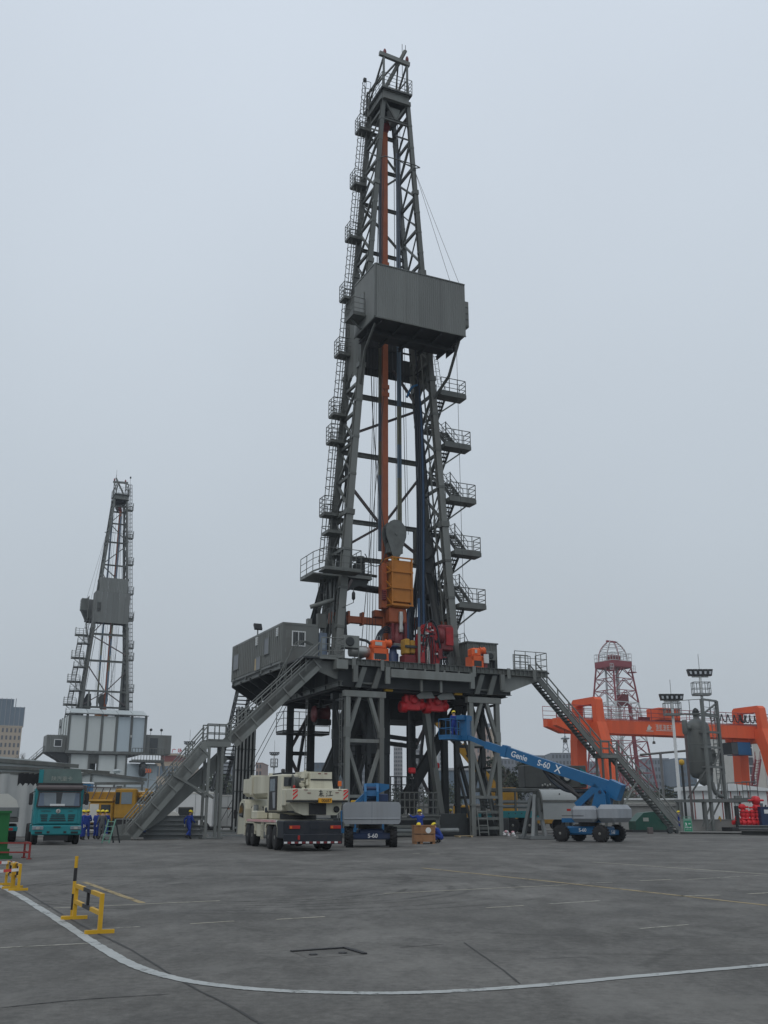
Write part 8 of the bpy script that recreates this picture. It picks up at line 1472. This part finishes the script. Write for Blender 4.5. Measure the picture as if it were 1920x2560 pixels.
P_box(fb, 'top_frame', (-0.2, 0.1, 3.25), (6.2, 2.1, 3.55), 'rig', 0.04)
for x in (0.3, 1.6, 3.2, 4.8, 5.9): P_box(fb, 'frame_post', (x, 0.12, 1.75), (x + 0.14, 0.3, 3.26), 'rig')
P_box(fb, 'machine_house', (4.2, 0.4, 3.6), (9.6, 2.2, 5.4), 'steel_dark', 0.05); MB().prism([(9.0, 3.9), (11.2, 3.9), (9.0, 5.2)], 0.2, 0.35, 'Y').build('green_gusset', 'turquoise', fb)
ft = MB().lathe([(0.3, 0), (0.44, -0.05), (0.44, -0.4), (0.3, -0.5)], (7.7, 0.4, 4.4), 'Y', 18).build('fan_housing', 'rig_dark', fb); MB().lathe([(0.26, -0.5), (0.22, -0.52)], (7.7, 0.4, 4.4), 'Y', 14).build('fan_face', 'off_white', ft); P_box(fb, 'lamp_bracket', (7.2, 0.2, 5.05), (7.9, 0.38, 5.25), 'paint_black', 0.03)
mb = MB()
for k in range(4): mb.sphere((5.6 + k * 0.22, 0.1, 3.75 + 0.08 * (k % 2)), 0.1, 8, 5)
mb.build('valve_knob', 'silver', fb)['kind'] = 'stuff'
P_box(fb, 'rear_machinery', (8.4, 0.3, 1.8), (12.8, 2.0, 3.3), 'steel_dark', 0.1); P_box(fb, 'rear_frame', (7.0, 0.1, 3.32), (13.0, 2.1, 3.55), 'rig_dark', 0.03)
# ---- yellow telescopic boom seen through the rig
yb = thing('yellow_crane', 'yellow crane with long telescopic boom working behind the rig', 'crane', (13.3, 99.0, 0), R(-8))
def ybl(px, py, Y): q = dp(px, py, Y); r_ = rot2((q.x - 13.3, q.y - 99), R(8)); return Vector((r_.x, r_.y, q.z))
A_ = ybl(1240, 1975, 99); B_ = ybl(1150, 1865, 99); C_ = ybl(1078, 1792, 99); P_beam(yb, 'boom', A_, B_, 0.7, 0.85, 'crane_yellow'); P_beam(yb, 'boom_section', B_, lerp(B_, C_, 0.6), 0.5, 0.6, 'rig_dark'); P_beam(yb, 'boom_section', lerp(B_, C_, 0.55), C_, 0.5, 0.55, 'crane_yellow'); P_beam(yb, 'boom_rib', lerp(A_, B_, 0.3) + Vector((0, -0.4, 0)), lerp(A_, B_, 0.8) + Vector((0, -0.4, 0)), 0.06, 0.3, 'paint_black'); P_box(yb, 'boom_head', (C_.x - 0.4, C_.y - 0.3, C_.z - 0.4), (C_.x + 0.4, C_.y + 0.3, C_.z + 0.5), 'crane_yellow', 0.08)
P_box(yb, 'turret', (A_.x - 0.6, -1.2, 1.4), (A_.x + 2.0, 1.2, A_.z + 0.2), 'crane_yellow', 0.1); P_box(yb, 'carrier', (-5.0, -1.3, 0.6), (4.2, 1.3, 1.4), 'crane_yellow', 0.06); P_box(yb, 'cab', (-6.6, -1.3, 0.6), (-5.05, 1.3, 2.3), 'crane_yellow', 0.1); P_box(yb, 'cab_window', (-6.4, -1.34, 1.5), (-5.3, -1.301, 2.1), 'glass')
for xx in (-5.6, -3.9, 1.5, 3.0):
    for s_ in (-1, 1): wheel(yb, (xx, s_ * 1.1, 0.55), 0.55, 0.35, 'Y', out=s_)
# small yellow hook blocks and a blue drum seen between the legs
for px, col_ in ((1232, 'blue steel drum on the platform wall beside yellow crane boom foot'), (1280, 'blue steel drum on the platform wall in front of the broad tree'), (1013, 'blue steel drum on the platform wall below red hook block')): 
    o = MB().lathe([(0.28, 0), (0.3, 0.03), (0.28, 0.3), (0.3, 0.33), (0.28, 0.6), (0.3, 0.63), (0.28, 0.9), (0.1, 0.92)], (0, 0, 0), 'Z', 14).build('blue_drum', 'blue'); o.location = (dp(px, 1985, 112).x, 112, 2.55 if px != 1013 else 2.55); tag(o, col_, 'drum', 'blue drums on the far wall')
fw = thing('platform_wall', 'long low grey concrete platform wall behind the rig', 'wall', (-2, 112.5, 0), R(2)); P_box(fw, 'wall_body', (-6, -0.5, 0), (34, 0.8, 2.3), 'concrete'); P_box(fw, 'wall_cap', (-6, -0.7, 2.3), (34, 1.2, 2.53), 'concrete')
# ---- site hut, white wall, windowed hall at right
ht_ = thing('site_hut', 'white prefabricated site hut with red trim behind the separator platform', 'hut', (dp(1738, 2040, 112).x, 112, 0), R(8))
P_box(ht_, 'wall', (0, 0, 0.3), (8.6, 3.5, 3.9), 'white'); MB().prism([(-0.4, 3.9), (9.2, 3.9), (9.2, 4.1), (4.5, 4.65), (-0.4, 4.3)], -0.4, 4.0, 'Y').build('roof', 'white', ht_)
for k in range(9): P_box(ht_, 'panel_trim', (k * 1.06, -0.03, 0.35), (k * 1.06 + 0.1, -0.002, 3.85), 'rail_red')
P_box(ht_, 'door', (5.6, -0.05, 0.35), (6.5, -0.031, 2.6), 'off_white'); P_box(ht_, 'window', (7.2, -0.05, 1.8), (7.9, -0.031, 2.6), 'bld_win'); P_box(ht_, 'air_unit', (4.6, -0.4, 2.7), (5.4, -0.05, 3.4), 'rig_light', 0.03); P_box(ht_, 'skirt', (-0.05, -0.01, 0), (8.65, 3.5, 0.3), 'concrete')
hl2 = thing('workshop_hall', 'pale workshop hall with tall gridded windows beyond gantry leg', 'hall', (dp(1842, 1990, 165).x, 165, 0), R(8))
P_box(hl2, 'wall', (0, 0, 0), (20, 12, 15), 'off_white'); P_box(hl2, 'parapet', (-0.2, -0.2, 15), (20.2, 12.2, 15.5), 'concrete')
for k, x in enumerate((0.6, 5.4, 10.2)):
    wn_ = P_box(hl2, 'window', (x, -0.1, 1.5), (x + 2.9, -0.02, 12.5 - k * 3.2), 'bld_win')
    for j in range(4): P_box(wn_, 'mullion', (x + j * 0.93 - 0.08 + 0.05, -0.16, 1.5), (x + j * 0.93 + 0.1, -0.1, 12.5 - k * 3.2), 'white')
    for j in range(8):
        z = 1.5 + j * 1.45
        if z < 12.5 - k * 3.2: P_box(wn_, 'glazing_bar', (x, -0.17, z), (x + 2.9, -0.1, z + 0.15), 'white')
# long low white wall far right, pipe bridge and its post
ww = thing('white_wall', 'long low white wall with coping behind the right staircase', 'wall', (dp(1590, 2040, 118).x, 118, 0), R(2)); P_box(ww, 'wall_body', (-2, 0, 0), (9.5, 0.6, 3.0), 'off_white'); P_box(ww, 'wall_cap', (-2.2, -0.3, 3.0), (9.7, 0.9, 3.2), 'white'); P_box(ww, 'lower_block', (-12, -1.0, 0), (-2.1, 0.5, 1.6), 'off_white')
pb2 = thing('pipe_bridge', 'dark overhead pipe line on thin post behind gantry crane', 'pipe bridge', (dp(1660, 2000, 150).x, 150, 0)); 
a_ = dp(1600, 1887, 150); b_ = dp(1748, 1874, 150); P_tube(pb2, 'pipe', (a_.x - pb2.location.x, 0, a_.z), (b_.x - pb2.location.x, 0, b_.z), 0.16, 'rig', 8); P_tube(pb2, 'post', (0, 0, 0), (0, 0, dp(1660, 1880, 150).z), 0.2, 'steel', 8)
yl = thing('yellow_tap_post', 'dark post with yellow valve head behind the staircase', 'post', (dp(1712, 2000, 108).x, 108, 0)); P_tube(yl, 'post', (0, 0, 0), (0, 0, 6.6), 0.13, 'rig_dark', 8); MB().lathe([(0.1, 0), (0.28, 0.1), (0.28, 0.5), (0.1, 0.6)], (0, 0, 6.4), 'Z', 10).build('valve_head', 'yellow', yl)
cf = thing('orange_cone', 'small amber gas bottle under the separator platform', 'bottle', (dp(1786, 2050, 98).x, 96.4, 0)); MB().lathe([(0.16, 0), (0.18, 0.1), (0.18, 0.75), (0.08, 0.9), (0.08, 1.0)], (0, 0, 0.3), 'Z', 12).build('bottle', 'yellow', cf); P_box(cf, 'stand', (-0.25, -0.25, 0), (0.25, 0.25, 0.31), 'rig_dark')
cf.name = 'gas_bottle'

# ================================================================== BUILDINGS AND TREES BEYOND
def tower_block(label, px0, px1, py_top, Y, m, name='tower_block', cols=6, floors=14, win='bld_win', depth=18, extra=None, rz=0, zmin=0, frac=0.55, cat='building'):
    a = dp(px0, py_top, Y); b = dp(px1, py_top, Y); w_ = b.x - a.x; h = a.z; t = thing(name, label, cat, (a.x, Y, 0), rz)
    P_box(t, 'wall', (0, 0, 0), (w_, depth, h), m); P_box(t, 'parapet', (-0.15, -0.15, h), (w_ + 0.15, depth + 0.15, h + h * 0.012), m)
    if cols:
        cw_, fh = w_ / cols, h / floors; wm = MB().box((0, -0.12, 0), (cw_ * frac, -0.01, fh * 0.55)).mesh('window', win)
        for i in range(cols):
            for j in range(floors):
                z = fh * (j + 0.25)
                if z > zmin: inst(wm, t, ((i + (1 - frac) / 2) * cw_, 0, z))
    return t, w_, h
t, w_, h = tower_block('tan tower block with glass crown at the far left edge', -40, 50, 1815, 420, 'bld_tan', cols=9, floors=12, zmin=14, frac=0.45, rz=R(21)); P_box(t, 'glass_crown', (0.3, 0.4, h), (w_ + 0.2, 17, h + 8.2), 'bld_glass'); P_box(t, 'crown_top', (0.5, 0.5, h + 8.2), (w_ * 0.72, 16, h + 11.5), 'bld_glass')
for k in range(9): P_box(t, 'crown_mullion', (0.3 + k * w_ / 8 - 0.15, 0.2, h), (0.3 + k * w_ / 8 + 0.15, 0.39, h + (11.8 if k < 7 else 8.4)), 'bld_grey')
t, w_, h = tower_block('pinkish tower block with dark top band seen through the right tower', 1188, 1224, 1818, 450, 'bld_pink', cols=3, floors=13, zmin=12, frac=0.3); P_box(t, 'top_band', (-0.3, -0.3, h), (w_ + 0.3, 18, h + 1.6), 'bld_grey'); P_box(t, 'roof_house', (1, 2, h + 1.6), (w_ * 0.75, 14, h + 5.2), 'bld_pink'); P_box(t, 'side_bay', (w_ + 0.2, 1, 0), (w_ + 2.4, 16, h - 0.5), 'bld_tan')
for px0, px1, top, Y, m, c, f, lab in ((956, 972, 1852, 380, 'bld_pink', 2, 14, 'slim pinkish tower block seen between the rig columns'), (985, 1006, 1858, 400, 'bld_pale', 5, 18, 'pale gridded tower block behind the red hook block'), (1040, 1058, 1862, 410, 'bld_pale', 4, 16, 'pale gridded tower block behind the leaning leg'), (1076, 1092, 1868, 390, 'bld_pink', 3, 14, 'low pinkish tower block behind thick diagonal leg'), (1098, 1120, 1858, 430, 'bld_pale', 4, 16, 'pale tower block beside thick diagonal leg'),
                                      (900, 915, 1870, 420, 'bld_grey', 3, 12, 'grey tower block behind the left tower ladder'), (640, 655, 1908, 330, 'bld_pink', 2, 8, 'brown block beside the upright pipe rack'), (572, 592, 1905, 340, 'bld_grey', 3, 9, 'grey tower block behind the left staircase posts'), (540, 556, 1902, 350, 'bld_pale', 3, 9, 'pale tower block behind the left staircase landing'),
                                      (780, 862, 1908, 360, 'bld_glass', 8, 8, 'bluish office block seen between rear and front towers'), (1250, 1330, 1898, 480, 'bld_grey', 9, 9, 'wide hazy grey block behind the big tree'), (1332, 1376, 1890, 500, 'bld_grey', 5, 9, 'hazy grey block beside the lattice aerial'), (1378, 1440, 1884, 470, 'bld_grey', 7, 10, 'hazy grey block below the lattice aerial'),
                                      (1455, 1500, 1905, 520, 'bld_grey', 5, 7, 'hazy grey block between the gantry legs'), (1612, 1672, 1897, 430, 'bld_grey', 8, 8, 'hazy grey-brown block right of red derrick'), (1688, 1738, 1897, 400, 'bld_glass', 6, 9, 'bluish glass block left of the separator vessel'), (1796, 1842, 1900, 420, 'bld_glass', 6, 9, 'bluish glass block right of the separator frame'), (1560, 1612, 1925, 410, 'bld_pale', 7, 6, 'low pale block at the foot of the red derrick'),
                                      (420, 470, 1930, 300, 'bld_tan', 6, 6, 'low tan block behind the left staircase'), (70, 112, 1910, 330, 'bld_grey', 4, 6, 'low grey block behind the canopy shed')):
    tower_block(lab, px0, px1, top, Y, m, cols=c, floors=f, zmin=6)
t, w_, h = tower_block('low long grey hall with pale roof line behind the yellow boom', 1095, 1260, 1922, 260, 'bld_grey', 'long_hall', 0); P_box(t, 'roof_edge', (-0.3, -0.5, h - 0.4), (w_ + 0.3, 0, h + 0.2), 'bld_pale')
for k in range(12): P_box(t, 'wall_panel', (k * w_ / 12 + 0.1, -0.1, 1), ((k + 1) * w_ / 12 - 0.1, 0, h - 0.6), 'bld_glass')
t, w_, h = tower_block('brick-red shop building with red rooftop lettering behind left staircase', 388, 470, 1906, 300, 'bld_tan', 'shop_building', 7, 3, 'bld_glass', frac=0.8); P_box(t, 'brick_storey', (1.4, 0.5, h + 0.2), (w_ * 0.62, 16, h + 2.0), 'bld_brick'); P_box(t, 'roof_cornice', (1.0, 0.2, h + 2.0), (w_ * 0.66, 16.5, h + 2.5), 'bld_tan')
text_mesh(t, '兴 业 广 场', 1.35, 'sign_red', (4.3, 0.6, h + 3.25), (R(90), 0, 0), 'rooftop_lettering', ex=0.1, bold=0.02, sx=1.0); P_box(t, 'sign_rail', (0.8, 0.55, h + 2.5), (7.8, 0.65, h + 2.62), 'bld_grey')
# lattice aerial on a roof
q_ = dp(1415, 1888, 465); la = thing('lattice_aerial', 'thin lattice aerial with ring platform on a hazy roof', 'aerial', (q_.x, 465, q_.z - 0.5))
for a_, b_ in (((-1.6, 0, 0), (-0.3, 0, 9)), ((1.6, 0, 0), (0.3, 0, 9)), ((-1.3, 0, 2), (1.0, 0, 4)), ((1.3, 0, 2), (-1.0, 0, 4)), ((-0.8, 0, 5), (0.6, 0, 7)), ((0.8, 0, 5), (-0.6, 0, 7)), ((0, 0, 8.8), (0, 0, 12))): P_beam(la, 'aerial_bar', a_, b_, 0.28, 0.28, 'bld_grey')
P_box(la, 'ring_platform', (-1.8, -1.8, 7.6), (1.8, 1.8, 8.3), 'bld_grey', 0.3)
# trees
def tree(label, px, py_top, Y, spread, m='leaf', bare=False, n=1500, name='leafy_tree', low=0.25):
    p = dp(px, py_top, Y); t = thing(name, label, 'tree', (p.x, Y, 0), random.uniform(0, 6)); H_ = p.z; rs = random.Random(px)
    mb = MB(); mb.tube((0, 0, 0), (0.1, 0, H_ * 0.4), H_ * 0.028, 8, H_ * 0.018); tips = []
    def br(a, d_, ln, r, dep):
        e = a + d_ * ln; mb.tube(a, e, r, 5, r * 0.6); 
        if dep == 0: tips.append(e); return
        for k in range(3):
            dd = (d_ + Vector((rs.uniform(-0.7, 0.7), rs.uniform(-0.7, 0.7), rs.uniform(-0.15, 0.6)))).normalized(); br(e, dd, ln * rs.uniform(0.6, 0.85), r * 0.6, dep - 1)
    for k in range(4): br(Vector((0.1, 0, H_ * (0.25 + 0.05 * k))), Vector((rs.uniform(-0.9, 0.9), rs.uniform(-0.9, 0.9), 1)).normalized(), H_ * 0.22, H_ * 0.014, 2 if not bare else 3)
    mb.build('trunk', 'bark', t)
    if bare: return t
    cl = [(rs.uniform(-1, 1) * spread * 0.75, rs.uniform(-1, 1) * spread * 0.75, H_ * (low + 0.12 + rs.random() * (0.80 - low)), spread * rs.uniform(0.22, 0.42)) for k in range(16)]
    mb = MB(); mats_ = [m, 'leaf_dark', m, 'leaf_olive']
    for i in range(n):
        c = rs.choice(cl); v = Vector((rs.gauss(0, 1), rs.gauss(0, 1), rs.gauss(0, 0.8))).normalized() * (rs.random() ** 0.4) * c[3]; p_ = Vector(c[:3]) + v; p_.z = min(p_.z, H_)
        a_ = Vector((rs.gauss(0, 1), rs.gauss(0, 1), rs.gauss(0, 1))).normalized(); b_ = a_.orthogonal().normalized(); s_ = spread * rs.uniform(0.035, 0.075); mb.use(mats_[hash((round(c[0], 2), i % 3)) % 4])
        mb.add([p_ - a_ * s_, p_ + b_ * s_ * 0.7, p_ + a_ * s_, p_ - b_ * s_ * 0.7], [(0, 1, 2, 3)])
    mb.build('crown', None, t); return t
TG = 'leafy trees beyond the yard'
tree('broad dark green tree behind the equipment trailer', 1285, 1893, 175, 5.2, 'leaf', n=2600); tree('smaller green tree between the right tower and broad tree', 1250, 1925, 170, 3.0, 'leaf', n=1200)
tree('dark tree behind the walking worker and cabin stairs', 560, 1935, 190, 5.0, 'leaf_dark', n=1500); tree('dark tree behind the upright pipe rack', 655, 1945, 185, 4.0, 'leaf_dark', n=1200); tree('dark low tree behind the left staircase landing', 510, 1948, 200, 4.5, 'leaf_dark', n=1200)
tree('low olive tree at the foot of red derrick', 1575, 1968, 210, 4.0, 'leaf_olive', n=1000); tree('low olive tree behind the right staircase', 1640, 1965, 205, 4.5, 'leaf_olive', n=1200); tree('low green tree behind white floodlight mast', 1695, 1962, 200, 3.2, 'leaf', n=900); tree('green tree glimpsed through the rig base', 1112, 1948, 190, 3.6, 'leaf', n=1000); tree('green tree low between the rig columns', 1020, 1962, 195, 4.0, 'leaf', n=900)
tree('bare leafless tree above the canopy shed roof', 68, 1873, 210, 3, bare=True, name='bare_tree'); tree('bare leafless tree beside the distant cabin bracket', 128, 1903, 150, 3, bare=True, name='bare_tree')
# distant wooded rise closing the horizon
hz = MB(); rs = random.Random(8); vs = []
for i in range(121):
    x = -700 + i * 11.7; hgt = 7 + 3.0 * math.sin(i * 0.31) + 2 * math.sin(i * 0.83 + 1) + rs.uniform(0, 2.2); vs += [(x, 640, -0.2), (x, 640 + rs.uniform(-2, 2), hgt), (x, 700, -0.2)]
hz.add(vs, [(3 * i + k, 3 * i + 3 + k, 3 * i + 4 + k, 3 * i + 1 + k) for i in range(120) for k in (0, 1)]); structure(hz.build('hills', 'leaf_dark'))
# ---- haze in the air
hm = bpy.data.materials.new('haze_air'); hm.use_nodes = True; ht2 = hm.node_tree; ht2.nodes.clear(); ho = ht2.nodes.new('ShaderNodeOutputMaterial'); hv = ht2.nodes.new('ShaderNodeVolumePrincipled'); hv.inputs['Color'].default_value = (0.80, 0.87, 0.95, 1); hv.inputs['Density'].default_value = 0.0003; hv.inputs['Anisotropy'].default_value = 0.0; ht2.links.new(hv.outputs[0], ho.inputs['Volume'])
M['haze_air'] = hm
hzb = MB().box((-800, -120, -1.2), (800, 760, 80)).build('haze', 'haze_air'); hzb['kind'] = 'stuff'
